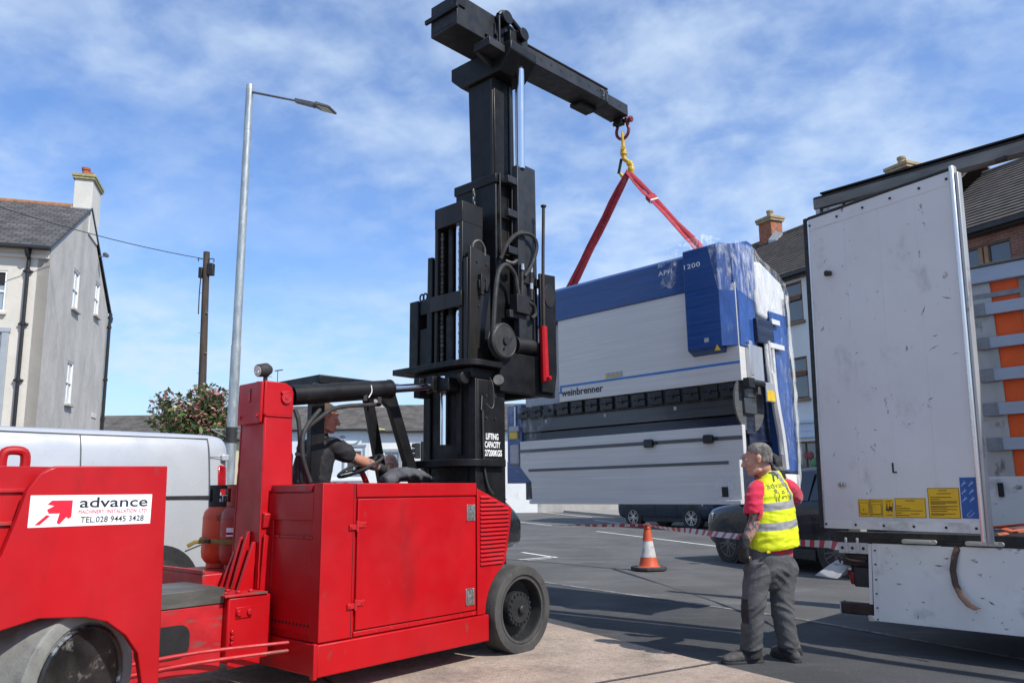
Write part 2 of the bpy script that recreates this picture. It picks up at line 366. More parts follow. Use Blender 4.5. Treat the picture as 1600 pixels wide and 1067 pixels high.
for i in range(1):
    b = MB(); b.obox((-1.975,.645,1.12),(1,0,.0),(0,1,.25),(0,-.25,1),.03,.035,.05); b.build('rear_marker_lamp', 'red_worn', fk, .006)
# door
b = MB(); b.box(-1.664,-.515,-.008,.011,.401,1.257); door = b.build('engine_door', 'red', fk, .005)
for z in (1.075,.565):
    b = MB(); b.cyl((-1.672,-.016,z-.035),(-1.672,-.016,z+.035),.010,n=10); b.box(-1.735,-1.672,-.016,-.003,z-.022,z+.012); b.box(-1.672,-1.60,-.016,-.0085,z-.008,z+.028)
    for k, (x, dz) in enumerate(((-1.72,-.005),(-1.62,.012),(-1.605,.02))): b.cyl((x,-.022,z+dz),(x,-.008,z+dz),.008,n=8)
    b.build('hinge', 'red_worn', door, .002)
for z, x in ((1.135,-.575),(.505,-.585)):
    b = MB(); b.prism([(p[0]+x, p[1]+z) for p in rounded(-.043,.043,-.062,.062,.012,3)], 'y', -.014, -.008)
    b.prism([(p[0]+x, p[1]+z) for p in rounded(-.043,-.031,-.062,.062,.004,2)], 'y', -.019, -.0145)
    b.prism([(p[0]+x, p[1]+z) for p in rounded(.031,.043,-.062,.062,.004,2)], 'y', -.019, -.0145)
    b.box(x-.028,x-.008,-.020,-.0143,z-.045,z+.045); b.box(x+.008,x+.026,-.020,-.0143,z-.045,z+.045); b.box(x-.0078,x+.0078,-.023,-.0143,z-.010,z+.010)
    b.build('latch', 'zinc', door, .0015)
# louvred front quarter
prof = [(-.494,1.322),(-.085,1.165),(-.10,1.02),(-.165,.735)] + arc(-.01,.352,.395,112,179,8)[1:] + [(-.494,.356)]
b = MB(); b.prism(prof, 'y', -.004, .045); lp = b.build('louvre_panel', 'red', fk, .004)
b = MB()
n_l = 17
for i in range(n_l):
    z = 1.255-i*.0325
    if z > 1.17: x1 = -.47+(1.30-z)/(1.30-1.17)*.34
    elif z > 1.0: x1 = -.125
    else: x1 = -.135-(1.0-z)*.27
    b.hexa([(-.462,-.005,z-.008),(x1,-.005,z-.008),(x1,.0,z-.004),(-.462,.0,z-.004),(-.462,-.0045,z+.008),(x1,-.0045,z+.008),(x1,.0,z+.010),(-.462,.0,z+.010)])
    b.hexa([(-.462,-.016,z-.009),(x1,-.016,z-.009),(x1,-.004,z+.006),(-.462,-.004,z+.006),(-.462,-.016,z-.005),(x1,-.016,z-.005),(x1,-.004,z+.012),(-.462,-.004,z+.012)])
b.build('louvres', 'red', lp)
b = MB()
for i in range(n_l):
    z = 1.255-i*.0325
    if z > 1.17: x1 = -.47+(1.30-z)/(1.30-1.17)*.34
    elif z > 1.0: x1 = -.125
    else: x1 = -.135-(1.0-z)*.27
    b.box(-.46,x1,-.0066,-.0042,z-.0165,z-.0085)
b.build('louvre_slots', 'dark', lp)
b = MB(); b.box(-.49,-.30,.05,.30,.36,1.28); b.build('inner_wing', 'dark', fk, .005)
# operator side
b = MB(); b.box(-1.93,-.45,.662,1.50,.36,.72); b.box(-1.60,-.36,1.505,1.56,.36,1.22); b.box(-.56,-.30,.662,1.50,.725,1.30); b.build('operator_platform', 'dark', fk, .006)
b = MB(); b.box(-1.62,-1.12,.92,1.42,.98,1.10); b.box(-1.70,-1.58,.92,1.42,1.10,1.62); b.box(-1.60,-1.14,.98,1.36,.724,.975); b.build('seat', 'rubber', fk, .03)
b = MB(); b.tube([(-.62,1.08,1.0),(-.72,1.07,1.3),(-.83,1.06,1.49)], .025); b.build('steering_column', 'red_worn', fk)
b = MB()
sc = Vector((-.84,1.05,1.525)); ax = Vector((.50,-.10,-1)).normalized(); sx = Vector((0,1,0)); sx = (sx-ax*sx.dot(ax)).normalized(); sy = ax.cross(sx)
ring = [sc+(sx*math.cos(2*math.pi*i/28)+sy*math.sin(2*math.pi*i/28))*.205 for i in range(29)]
b.tube(ring, .014, 8, 0)
for a in (90, 210, 330): b.bar(sc-ax*-.03, sc+(sx*math.cos(R(a))+sy*math.sin(R(a)))*.2, .03, .012)
b.cyl(sc+ax*.05, sc-ax*.01, .05, .045); b.build('steering_wheel', 'rubber', fk)
b = MB()
for i in range(9): b.cyl((-1.62+.135*i,-.004,.377),(-1.62+.135*i,.0,.377),.009,n=8)
b.build('rail_screws', 'red_worn', bs)
b = MB(); b.box(-1.70,-1.695,-.0035,.0,.37,1.355); b.build('panel_joint', 'dark', bs)
# --- tower behind the operator
b = MB(); zt = 2.105; zb = .64
b.hexa([(-2.02,.62,zb),(-1.74,.62,zb),(-1.74,.99,zb),(-2.02,.99,zb),(-2.0,.682,zt-.05),(-1.775,.682,zt-.05),(-1.775,.985,zt-.05),(-2.0,.985,zt-.05)])
tw = b.build('tower', 'red', fk, .012)
b = MB(); b.prism([(-2.015,1.86),(-1.77,1.86),(-1.768,2.04),(-1.79,2.085),(-1.84,2.108),(-2.01,2.112)], 'y', .672, .995); b.build('tower_cap', 'red', tw, .008)
b = MB(); b.prism(rounded(.675,.992,1.80,2.105,.015,3), 'x', -2.040,-2.017)
b.build('rear_cover_plate', 'red', tw, .006)
b = MB()
for y, z in ((.715,1.855),(.95,1.855)): b.cyl((-2.0425,y,z),(-2.0395,y,z),.028,n=14); b.cyl((-2.05,y,z),(-2.0395,y,z),.014,n=8)
b.box(-2.046,-2.040,.815,.845,1.96,2.06)
b.build('plate_bolts', 'red_worn', tw, .002)
b = MB(); b.cyl((-1.835,.655,1.995),(-1.835,.69,1.995),.042,n=20); b.cyl((-1.835,.65,1.995),(-1.835,.656,1.995),.014,n=10); b.bar((-1.88,.665,2.03),(-1.81,.665,2.045),.02,.015); b.build('pivot_pin', 'red_worn', tw, .002)
for y in (.684,.988):
    rw = random.Random(3); b = MB(); b.tube([(-2.018+.018*(z-.64)/1.4+rw.uniform(-.002,.002), y-.062*(1-(z-.64)/1.4)*(1 if y < .8 else -.1)+rw.uniform(-.002,.002), z) for z in [.66+.045*i for i in range(27)]], .0065, 6, 1); b.build('weld_bead', 'red', tw)
b = MB(); b.tube([(-2.0,.668,1.858),(-1.88,.668,1.857),(-1.775,.668,1.858)], .006, 6); b.build('weld_bead', 'red', tw)
b = MB()
for i, (y, h) in enumerate(((.93,.26),(.85,.36),(.77,.40),(.69,.33))):
    b.prism([(-2.14,zb+.002),(-2.02,zb+.002),(-2.018,zb+h),(-2.04,zb+h)], 'y', y-.014, y+.014)
b.build('base_gussets', 'red', tw, .004)
b = MB(); b.prism([(-2.02,.59),(-1.90,.59),(-1.93,1.00),(-2.0,1.02)], 'y', .60, .622); b.cyl((-1.985,.585,.60),(-1.985,.6,.60),.04,n=16); b.cyl((-1.985,.575,.60),(-1.985,.585,.60),.018,n=10); b.build('side_gusset', 'red', tw, .004)
b = MB(); b.cyl((-2.06,.70,2.18),(-1.985,.71,2.195),.046,.052,n=20); b.cyl((-1.985,.71,2.195),(-1.95,.715,2.20),.052,.03,n=20); b.bar((-1.99,.71,2.10),(-1.99,.71,2.16),.025); wl = b.build('work_lamp', 'rubber', tw, .003)
MT['lens'] = M('lamp_lens', (.55,.55,.52), .12, .3, .1, 40)
b = MB(); b.cyl((-2.064,.6995,2.179),(-2.060,.70,2.180),.038,n=20); b.build('lens', 'lens', wl)
b = MB()
for y, z in ((.70,2.195),(.685,2.168),(.715,2.168)): b.cyl((-2.068,y,z),(-2.064,y,z),.010,n=10)
b.build('led', 'white', wl)
b = MB(); b.ell((-1.9,.95,2.125),(.03,.03,.02)); b.box(-1.95,-1.86,.90,.98,2.105,2.118); b.build('beacon_base', 'red_worn', tw)
# --- frame head, telescoping beam and rear counterweight
b = MB(); b.box(-2.30,-1.99,.50,1.16,.225,.635); fh = b.build('frame_head', 'red', fk, .012)
b = MB(); b.box(-2.33,-2.02,.49,1.10,.637,.652)
for x in (-2.29,-2.20,-2.11):
    for y in (.56,.70,.84): b.cyl((x,y,.653),(x,y,.668),.018,n=8)
b.build('head_plate', 'red_worn', fh, .003)
b = MB(); b.box(-2.245,-2.13,.492,.499,.50,.57); 
for x in (-2.225,-2.15): b.cyl((x,.478,.535),(x,.492,.535),.02,n=10)
for z in (.42,.385,.35): b.cyl((-2.262,.486,z),(-2.262,.499,z),.015,n=8)
b.build('bolt_plate', 'red', fh, .003)
b = MB(); b.box(-2.29,-2.06,.488,.499,.20,.245); b.build('wear_strip', 'red', fh, .003)
prof = [(-3.2,.19),(-2.302,.19),(-2.302,.70),(-3.2,.70)]
b = MB(); b.box(-3.2,-2.302,.555,1.10,.19,.60); bm_ = b.build('extension_beam', 'red_worn', fk, .008)
b = MB(); b.box(-3.2,-2.302,.548,1.105,.602,.70); b.build('slide_rail', 'bare', bm_, .004)
b = MB(); b.prism([(p[0],p[1]) for p in rounded(-2.86,-2.52,.30,.50,.07,5)], 'y', .5515, .5545); b.build('beam_opening', 'dark', bm_)
for z0, z1 in ((.335,.345),(.275,.295)):
    b = MB(); b.tube([(-3.05,.47,z0-.01),(-2.5,.47,z0),(-1.93,.30,z1-.01)], .012, 8); b.build('hydraulic_pipe', 'red_worn', fk)
# counterweight
pl = [(-2.992,1.456),(-3.56,1.447),(-3.63,1.41),(-3.68,1.33),(-3.71,1.20),(-3.76,1.02),(-3.86,.86),(-4.05,.70),(-4.25,.64),(-4.25,.55),(-3.95,.60),(-3.74,.672),(-3.57,.71),(-3.36,.69),(-3.25,.655),(-3.15,.575),(-3.08,.476),(-3.042,.3),(-3.035,.12),(-2.952,.12)]
b = MB(); b.prism(pl, 'y', -.004, .05); sp = b.build('counterweight_side_plate', 'red', fk, .006)
b = MB(); b.box(-4.35,-3.005,.10,1.50,.74,1.447); b.box(-4.35,-3.3,.096,.0995,.74,.9); cw = b.build('counterweight', 'red', fk, .02)
for z in (1.325,1.165,1.0):
    b = MB(); b.box(-4.34,-3.60,.086,.0995,z-.008,z+.012); b.build('counterweight_seam', 'red_worn', cw, .003)
b = MB(); b.prism(pl, 'y', 1.50, 1.55); b.build('counterweight_side_plate', 'red', fk, .006)
b = MB(); b.tube([(-3.735,.25,1.43),(-3.735,.25,1.50),(-3.715,.25,1.53),(-3.65,.25,1.53),(-3.63,.25,1.50),(-3.63,.25,1.43)], .024, 10, 3); b.build('lifting_lug', 'red', cw)
# company sign
sg0 = Vector((-3.663,-.0055,1.144)); sgw = .596; sgh = .155
b = MB(); b.box(-3.664,-3.068,-.0055,-.0045,1.146,1.302); sg = b.build('company_sign', 'sign_white', sp)
text('sign_name', 'advance', 'sign_black', sg, (-3.435,-.0072,1.238), (1,0,0), (0,0,1), .345, .052, bold=.008)
text('sign_line', 'MACHINERY  INSTALLATION  LTD', 'sign_red', sg, (-3.437,-.0072,1.207), (1,0,0), (0,0,1), .345, .019)
text('sign_phone', 'TEL.028 9445 3428', 'sign_black', sg, (-3.425,-.0072,1.162), (1,0,0), (0,0,1), .32, .030, bold=.006)
b = MB()
def logo(b, x, z, w, h, y):
    # arrow emblem: upper right block arrow with a smaller white arrow cut into it
    P = lambda u, v: (x+u*w, y, z+v*h)
    b.poly([P(.30,.84),P(.42,1.0),P(1.0,1.0),P(1.0,.30),P(.93,.22),P(.86,.30),P(.68,.0),P(.60,.06),P(.66,.46),P(.36,.46),P(.30,.62),P(.50,.78)])
    b.poly([P(.0,.0),P(.14,.0),P(.40,.36),P(.30,.40)])
logo(b, -3.635, 1.158, .165, .118, -.0072); b.build('sign_emblem', 'sign_red', sg)
# --- wheels
def wheel(cx, cy, r, wid, outer, turn=0, grey=False):
    # axis along y, outer face at sign 'outer' (-1 right side, +1 left side)
    rot = Matrix.Rotation(R(turn), 3, 'Z'); d = rot @ Vector((0, outer, 0)); c = Vector((cx, cy, r))
    s0 = c-d*wid
    b = MB(); b.lathe([(r*.70,0),(r*.97,0),(r,.012),(r,wid-.012),(r*.985,wid-.003),(r*.95,wid),(r*.80,wid),(r*.78,wid-.01),(r*.70,wid-.012)], s0, d, 48, True)
    t = b.build('tyre', 'tyre_grey' if grey else 'tyre', None, 0, 30)
    b = MB()
    if grey:
        b.lathe([(r*.702,0),(r*.702,wid-.02),(r*.745,wid-.014),(r*.76,wid+.004),(r*.72,wid+.010),(r*.70,wid-.004),(r*.45,wid+.002),(0,wid+.004)], s0, d, 48)
        w = b.build('wheel', [MT['rim_chrome']], fk, 0, 30)
    else:
        b.lathe([(r*.775,wid-.008),(r*.71,wid-.016),(r*.70,wid-.03),(r*.66,wid-.12),(r*.40,wid-.13),(r*.40,wid-.055),(r*.385,wid-.045),(r*.32,wid-.042),(r*.31,wid-.034),(r*.10,wid-.034),(r*.095,wid-.008),(r*.07,wid),(0,wid)], s0, d, 48)
        w = b.build('wheel', 'dark_rim', fk, 0, 30)
        bb = MB(); x = rot @ Vector((1,0,0)); z = Vector((0,0,1))
        for i in range(18):
            k = x*math.cos(2*math.pi*i/18)+z*math.sin(2*math.pi*i/18); q = c+k*r*.355; bb.cyl(q-d*.046, q-d*.030, .010, n=7)
        bb.build('wheel_bolts', 'grey_steel', w)
    t.parent = w; return w
MT['rim_chrome'] = M('worn_polished_hub', (.05,.05,.05), .30, .7, .5, 5, .05, 12, dirt=((.42,.40,.36), .56, .66, 6, (1,1,1)))
MT['dark_rim'] = M('dark_wheel_rim', (.020,.020,.021), .5, .1, .3, 8, .05, 60)
wheel(.005,-.045,.346,.25,-1); wheel(.005,1.60,.346,.25,1)
wheel(-3.31,.10,.362,.34,-1,26,True); wheel(-3.31,1.46,.362,.34,1,26,True)
b = MB(); b.box(-3.4,-3.2,.45,1.15,.25,.7); b.build('rear_axle', 'dark', fk, .01)
# --- overhead guard
b = MB()
b.hexa([(-1.34,.98,2.185),(-.36,.98,2.215),(-.36,1.64,2.215),(-1.34,1.64,2.185),(-1.34,.98,2.262),(-.36,.98,2.262),(-.36,1.64,2.262),(-1.34,1.64,2.262)])
gr = b.build('overhead_guard', 'black', fk, .01)
def gpost(p, q, w, d): b = MB(); b.bar(p, q, w, d); b.build('guard_post', 'black', gr, .008)
gpost((-.60,1.01,2.21),(-.245,1.01,1.34),.06,.11); gpost((-.36,1.60,2.21),(-.10,1.60,1.2),.06,.10)
gpost((-1.335,1.02,2.19),(-1.32,1.02,1.2),.07,.125); gpost((-1.30,1.60,2.19),(-1.30,1.60,1.2),.06,.09)
b = MB(); b.bar((-.80,1.01,2.20),(-.58,1.01,2.06),.055,.05); b.build('guard_brace', 'black', gr, .006)
# --- mast
ms = MB()
ms.box(-.06,.31,.41,1.10,.36,2.30)
mast = ms.build('lower_mast', 'black', fk, .012)
b = MB(); b.box(-.085,-.062,.41,.50,1.0,2.30); b.box(-.085,-.062,1.01,1.10,1.0,2.30); b.box(-.08,-.062,.60,.66,1.62,2.30); b.build('mast_rail', 'dark', mast, .006)
b = MB(); b.cyl((-.10,.80,1.72),(-.10,.80,2.35),.035,n=20); b.build('ram_rod', 'chrome', mast)
b = MB(); b.box(-.075,-.062,.52,1.0,1.0,1.54); b.build('mast_cover', 'red_dark' if 'red_dark' in MT else 'dark', mast, .004)
def flange(z, t, x0, x1, y0, y1, r):
    pts = [(x0,y1),(x0,y0+r*1.6)] + [(x0+r*1.0*(1-math.cos(a)), y0+r*1.6*(1-math.sin(a))) for a in [math.pi/2*i/8 for i in range(1,9)]] + [(x1,y0),(x1,y1)]
    b = MB(); b.prism(pts, 'z', z, z+t); return b
flange(2.405,.055,-.24,.20,.33,1.38,.16).build('mast_flange', 'black', mast, .006)
flange(1.515,.065,-.26,.26,.36,1.20,.22).build('mast_flange', 'black', mast, .006)
b = MB(); b.box(-.12,.30,.42,1.2,2.305,2.40); b.build('mast_yoke', 'black', mast, .01)
b = MB(); b.cyl((-.16,.46,2.30),(-.16,.52,2.30),.06,n=16); b.bar((-.24,.68,2.25),(-.10,.68,2.25),.16,.12); b.box(-.30,-.16,.74,.82,2.19,2.33); b.box(-.30,-.16,.92,1.0,2.15,2.33); b.build('tilt_bracket', 'black', mast, .008)
# outer mast rails
def rail(y0, y1, sgn):
    b = MB(); b.hexa([(-.08,y0,2.46),(.20,y0,2.46),(.20,y1,2.46),(-.08,y1,2.46),(-.07,y0,3.56),(.20,y0,3.52),(.20,y1,3.52),(-.07,y1,3.56)]); return b
b = rail(.485,.515,1); b.box(-.085,-.045,.516,.565,2.46,3.45); b.build('outer_rail', 'bronze', mast, .006)
b = rail(1.045,1.075,1); b.box(-.085,-.045,.995,1.044,2.46,3.55); b.build('outer_rail', 'black', mast, .006)
b = MB(); b.box(.02,.16,.455,.484,3.16,3.24); b.box(.03,.07,.44,.484,3.1,3.30); b.box(.10,.15,.445,.484,3.14,3.26); b.build('rail_clamp', 'dark', mast, .004)
b = MB(); b.box(-.08,.18,1.20,1.325,2.46,3.15); b.box(-.06,.16,1.08,1.195,2.46,2.86); b.box(-.06,.0,1.08,1.195,3.0,3.14); sb = b.build('side_box', 'black', mast, .008)
for y in (1.16,1.21):
    b = MB(); b.tube([(-.02,y+.028*math.cos(t),3.19+.035*math.sin(t)) for t in [2*math.pi*i/14 for i in range(15)]], .009, 7, 0); b.cyl((-.02,y,3.14),(-.02,y,3.16),.012,n=8); b.build('eye_bolt', 'black', sb)
# lift frame with the chrome ram
b = MB()
b.box(-.08,.205,.585,.625,2.46,4.0); b.box(-.08,.205,.925,.965,2.46,4.0); b.box(.10,.204,.626,.924,2.46,3.99); b.box(-.082,.207,.583,.967,3.82,4.03)
lf = b.build('lift_frame', 'bronze', mast, .008)
b = MB(); b.box(-.105,-.083,.575,1.0,2.99,3.14); b.build('cross_plate', 'bronze', lf, .006)
b = MB(); b.cyl((.0,.70,2.46),(.0,.70,3.82),.036,n=22); b.build('ram_rod', 'chrome', lf)
b = MB(); b.cyl((.03,.84,2.46),(.03,.84,2.95),.055,n=18); b.cyl((.03,.84,2.95),(.03,.84,3.82),.035,n=14); b.build('ram_barrel', 'dark', lf)
b = MB(); b.tube([(-.03,.50,3.52),(-.02,.49,3.60),(.05,.48,3.63),(.12,.485,3.58),(.13,.49,3.5)], .012, 8); b.build('hydraulic_hose', 'bare', mast)
# sleeve and telescoping upper column
b = MB(); b.box(.30,.74,.50,1.06,2.46,4.36); b.box(.285,.755,.485,1.075,4.30,4.40); sl = b.build('column_sleeve', 'black', fk, .01)
b = MB(); b.hexa([(.395,.585,4.40),(.69,.585,4.40),(.69,.935,4.40),(.395,.935,4.40),(.375,.585,5.52),(.68,.585,5.52),(.68,.955,5.52),(.375,.955,5.52)]); uc = b.build('upper_column', 'black', fk, .012)
b = MB(); b.box(.37,.40,.60,.63,4.41,5.5); b.box(.60,.64,.572,.584,4.41,5.5); b.build('column_rib', 'bronze', uc, .004)
b = MB(); b.prism([(.30,5.70),(.46,5.52),(1.02,5.52),(1.17,5.66),(1.17,5.80),(.30,5.80)], 'x', .33, .74); b.build('column_head', 'black', uc, .012)
b = MB(); b.box(.10,.60,.38,.60,5.675,5.76); b.prism([(.12,5.67),(.55,5.67),(.60,5.55),(.40,5.55)], 'y', .56, .60); b.build('ram_arm', 'grey_steel', uc, .006)
b = MB(); b.cyl((.575,.40,4.50),(.585,.40,5.60),.042,n=22); b.cyl((.60,.47,4.5),(.61,.47,5.6),.018,n=12); b.build('ram_rod', 'chrome', uc)
b = MB(); b.cyl((.585,.40,5.60),(.587,.40,5.70),.034,n=16); b.cyl((.52,.40,5.80),(.68,.40,5.80),.06,n=18); b.cyl((.62,.40,5.74),(.72,.40,5.74),.075,n=18); b.bar((.55,.40,5.66),(.60,.40,5.80),.10); b.build('ram_end', 'black', uc, .004)
b = MB()
b.box(.50,.61,.385,.46,2.66,4.52); b.box(.6105,.80,.40,.45,2.66,4.56)
ld = b.build('ladder_bar', 'grey_steel', fk, .006)
for z in (4.33,3.98,3.60,2.96,2.70):
    b = MB(); b.box(.37,.50,.39,.445,z-.03,z+.045); b.build('rung', 'grey_steel', ld, .005)
# boom
dz = math.tan(R(4.0))
def slant(x0, x1, y0, y1, z0, z1): return [(x0,y0,z0+dz*(x0+.15)),(x1,y0,z0+dz*(x1+.15)),(x1,y1,z0+dz*(x1+.15)),(x0,y1,z0+dz*(x0+.15)),(x0,y0,z1+dz*(x0+.15)),(x1,y0,z1+dz*(x1+.15)),(x1,y1,z1+dz*(x1+.15)),(x0,y1,z1+dz*(x0+.15))]
b = MB(); b.hexa([(-.15,.59,5.865),(.95,.59,5.90),(.95,.975,5.90),(-.15,.975,5.865),(-.15,.59,6.215),(.95,.59,6.25),(.95,.975,6.25),(-.15,.975,6.215)]); bsl = b.build('boom_sleeve', 'grey_black', fk, .012) if 'grey_black' in MT else b.build('boom_sleeve', 'black', fk, .012)
b = MB(); b.box(-.153,-.1505,.625,.94,5.90,6.02); b.box(-.153,-.1505,.625,.94,6.08,6.19); b.build('boom_opening', 'dark', bsl)
b = MB(); b.box(-.185,-.154,.56,1.03,6.03,6.075); b.box(-.17,-.04,.575,.589,6.08,6.33); b.cyl((-.09,.568,6.22),(-.09,.575,6.22),.022,n=12); b.build('end_strap', 'black', bsl, .004)
b = MB(); b.cyl((.42,.565,6.0),(.42,.589,6.0),.022,n=10); b.cyl((.27,.565,5.94),(.27,.589,5.94),.016,n=10); b.cyl((.50,.48,6.21),(.50,.70,6.21),.075,n=20); b.tube([(.42,.55,6.22),(.5,.54,6.285),(.62,.54,6.25),(.74,.54,6.20)], .03); b.cyl((.72,.44,6.10),(.72,.60,6.10),.07,n=20); b.box(.55,.75,.50,.588,5.94,6.10); b.cyl((.40,.52,5.80),(.40,.52,6.2),.014,n=8); b.build('boom_pivot_fittings', 'black', bsl, .004)
b = MB(); b.hexa([(.80,.62,5.970),(2.56,.62,6.085),(2.56,.96,6.085),(.80,.96,5.970),(.80,.62,6.140),(2.56,.62,6.255),(2.56,.96,6.255),(.80,.96,6.140)])
b.hexa([(.95,.610,6.153),(2.54,.610,6.257),(2.54,.97,6.257),(.95,.97,6.153),(.95,.610,6.178),(2.54,.610,6.282),(2.54,.97,6.282),(.95,.97,6.178)])
bo = b.build('boom', 'grey_steel', fk, .010)
b = MB()
for i in range(7): x = 1.22+.185*i; b.cyl((x,.6165,6.075+.066*(x-.9)),(x,.6195,6.075+.066*(x-.9)),.017,n=12)
b.build('pin_holes', 'dark', bo)
b = MB(); b.hexa([(2.561,.645,6.088),(3.04,.645,6.10),(3.04,.92,6.10),(2.561,.92,6.088),(2.561,.645,6.235),(3.04,.645,6.262),(3.04,.92,6.262),(2.561,.92,6.235)])
bt = b.build('boom_tip', 'grey_steel', fk, .010)
b = MB(); b.cyl((2.84,.6415,6.17),(2.84,.6445,6.17),.017,n=12); b.build('pin_hole', 'dark', bt)
b = MB(); b.prism([(2.20,6.01),(2.54,6.03),(2.54,6.084),(2.20,6.06)], 'y', .80, .97); b.build('boom_stop', 'black', bo, .006)
b = MB(); b.tube([(2.38,.615,6.20),(2.41,.60,6.19),(2.42,.60,6.13),(2.39,.60,6.11)], .008, 8); b.box(2.49,2.505,.605,.6195,6.10,6.19); b.build('locking_pin', 'bare', bo)
b = MB(); b.hexa([(2.97,.72,6.00),(3.07,.72,6.01),(3.07,.84,6.01),(2.97,.84,6.00),(2.97,.72,6.098),(3.07,.72,6.10),(3.07,.84,6.10),(2.97,.84,6.098)]); b.build('tip_lug', 'black', bt, .008)
# carriage
b = MB()
b.box(.19,1.0,.36,.42,2.20,2.58); b.box(.19,1.0,1.14,1.20,2.20,2.58); b.box(.90,.99,.425,1.135,2.22,2.60)
ca = b.build('carriage', 'black', fk, .008)
cp = [(.76,2.24),(.96,2.24),(1.0,2.45),(1.005,3.45),(.76,3.43)]
b = MB(); b.prism(cp, 'y', .33, .359); b.build('carriage_upright', 'black', ca, .006)
b = MB(); b.prism(cp, 'y', 1.20, 1.23); b.build('carriage_upright', 'black', ca, .006)
b = MB(); b.prism(arc(.90,3.22,.085,0,345,22,.12), 'y', .322, .3295); b.build('carriage_cover', 'dark', ca, .003)
b = MB(); b.cyl((.45,.40,2.66),(.72,.40,2.68),.075,n=18); b.cyl((.42,.40,2.66),(.45,.40,2.66),.09,n=18); b.build('carriage_cylinder', 'dark', ca, .004)
b = MB(); b.box(.25,.90,.43,.49,2.58,2.75); b.build('carriage_bar', 'dark', ca, .004)
b = MB(); b.box(.55,.95,.37,.42,3.30,3.38); b.build('cross_bar', 'dark', ca, .004)
b = MB(); rc = Vector((.195,.345,2.66))
b.lathe([(.03,-.03),(.03,.05),(.155,.05),(.168,.04),(.168,.03),(.14,.02),(.14,-.0),(.168,-.01),(.168,-.02),(.155,-.03)], rc, (0,-1,0), 36, True); rl = b.build('hose_reel', 'rubber', ca, 0, 25)
b = MB(); b.tube([rc+Vector((.150*math.cos(t),-.045,.150*math.sin(t))) for t in [2*math.pi*i/30 for i in range(31)]], .008, 6, 0); b.build('reel_rim', 'grey_steel', rl)
b = MB(); b.cyl(rc+Vector((0,-.07,0)), rc, .035, n=14); b.bar(rc+Vector((-.03,-.06,-.08)), rc+Vector((.09,-.06,.04)), .014); b.build('reel_hub', 'grey_steel', rl)
# hoses on the mast
for pts, r in (([(.06,.33,2.62),(.10,.34,3.0),(.16,.35,3.3),(.28,.36,3.42),(.42,.37,3.36),(.46,.37,3.22)], .022), ([(.09,.35,2.6),(.13,.36,3.0),(.19,.37,3.28)], .014),
               ([(.30,.44,3.50),(.36,.40,3.66),(.48,.36,3.78),(.66,.34,3.80),(.73,.34,3.70),(.66,.35,3.50),(.56,.36,3.36)], .020), ([(.31,.44,3.56),(.42,.40,3.74),(.56,.37,3.83)], .014),
               ([(.46,.37,3.22),(.50,.37,3.08),(.57,.36,3.00)], .022), ([(.66,.36,3.14),(.66,.36,3.5)], .016), ([(.52,.37,3.12),(.53,.37,3.42)], .018)):
    b = MB(); b.tube(pts, r, 8); b.build('hydraulic_hose', 'rubber', mast)
for x, z in ((.53,3.42),(.66,3.42),(.66,3.25)):
    b = MB(); b.cyl((x,.362,z),(x,.362,z+.06),.022,n=10); b.build('hose_fitting', 'zinc', mast)
b = MB(); b.box(.42,.62,.34,.44,2.98,3.16); b.tube([(.6,.35,3.1),(.68,.35,3.08),(.70,.35,3.0),(.64,.35,2.95)], .022); b.tube([(.34,.42,3.48),(.40,.38,3.46),(.46,.37,3.50)], .026); b.build('valve_block', 'dark', mast, .004)
b = MB(); b.tube([(.33,.47,4.40),(.335,.47,3.9),(.34,.47,3.5)], .010, 6, 2); b.tube([(.48,.44,4.35),(.47,.44,3.7)], .007, 6, 2); b.build('hydraulic_pipe', 'bronze', mast)
# chain hanging from the sleeve
b = MB()
for i in range(7):
    z = 4.27-i*.045; w = .010 if i % 2 else .0; b.tube([(.27+(0 if w else .010*math.sin(t)), .77+(.012*math.sin(t) if w else 0), z+.028*math.cos(t)) for t in [2*math.pi*k/10 for k in range(11)]], .005, 5, 0)
b.build('chain', 'bare', sl)
# tilt cylinder
b = MB(); b.cyl((-1.72,.79,2.035),(-.76,.79,2.172),.078,n=28); b.cyl((-.77,.79,2.170),(-.745,.79,2.174),.083,n=28); b.bar((-1.80,.79,2.02),(-1.70,.79,2.04),.08,.12); tcy = b.build('tilt_cylinder', 'black', fk, .004)
b = MB(); b.cyl((-.745,.79,2.174),(-.27,.79,2.24),.036,n=20); b.build('ram_rod', 'chrome', tcy)
b = MB(); b.bar((-.29,.79,2.237),(-.15,.79,2.25),.10,.12); b.build('ram_end', 'bronze', tcy, .006)
for q in ([(-1.683,0.700,1.382),(-1.696,0.700,1.551),(-1.655,0.700,1.744),(-1.523,0.700,1.864),(-1.336,0.700,1.967),(-0.916,0.720,2.021)], [(-1.643,0.660,1.381),(-1.697,0.660,1.602),(-1.724,0.660,1.815),(-1.736,0.700,1.918)], [(-1.631,0.620,1.380),(-1.706,0.620,1.572),(-1.685,0.640,1.763),(-1.514,0.700,1.934)]):
    b = MB(); b.tube(q, .017, 8); b.build('hydraulic_hose', 'rubber', tcy)
b = MB(); b.bar((-0.948,0.680,2.015), (-0.918,0.720,2.074), .03); b.bar((-1.079,0.700,2.028), (-1.049,0.740,2.087), .03); b.bar((-1.760,0.630,1.585), (-1.672,0.630,1.578), .02); b.build('hose_bracket', 'dark', tcy)
b = MB(); b.tube([(-1.008,0.720,2.174),(-1.008,0.710,2.119),(-1.039,0.710,2.069)], .004, 6); b.build('cable_tie', 'white', tcy)
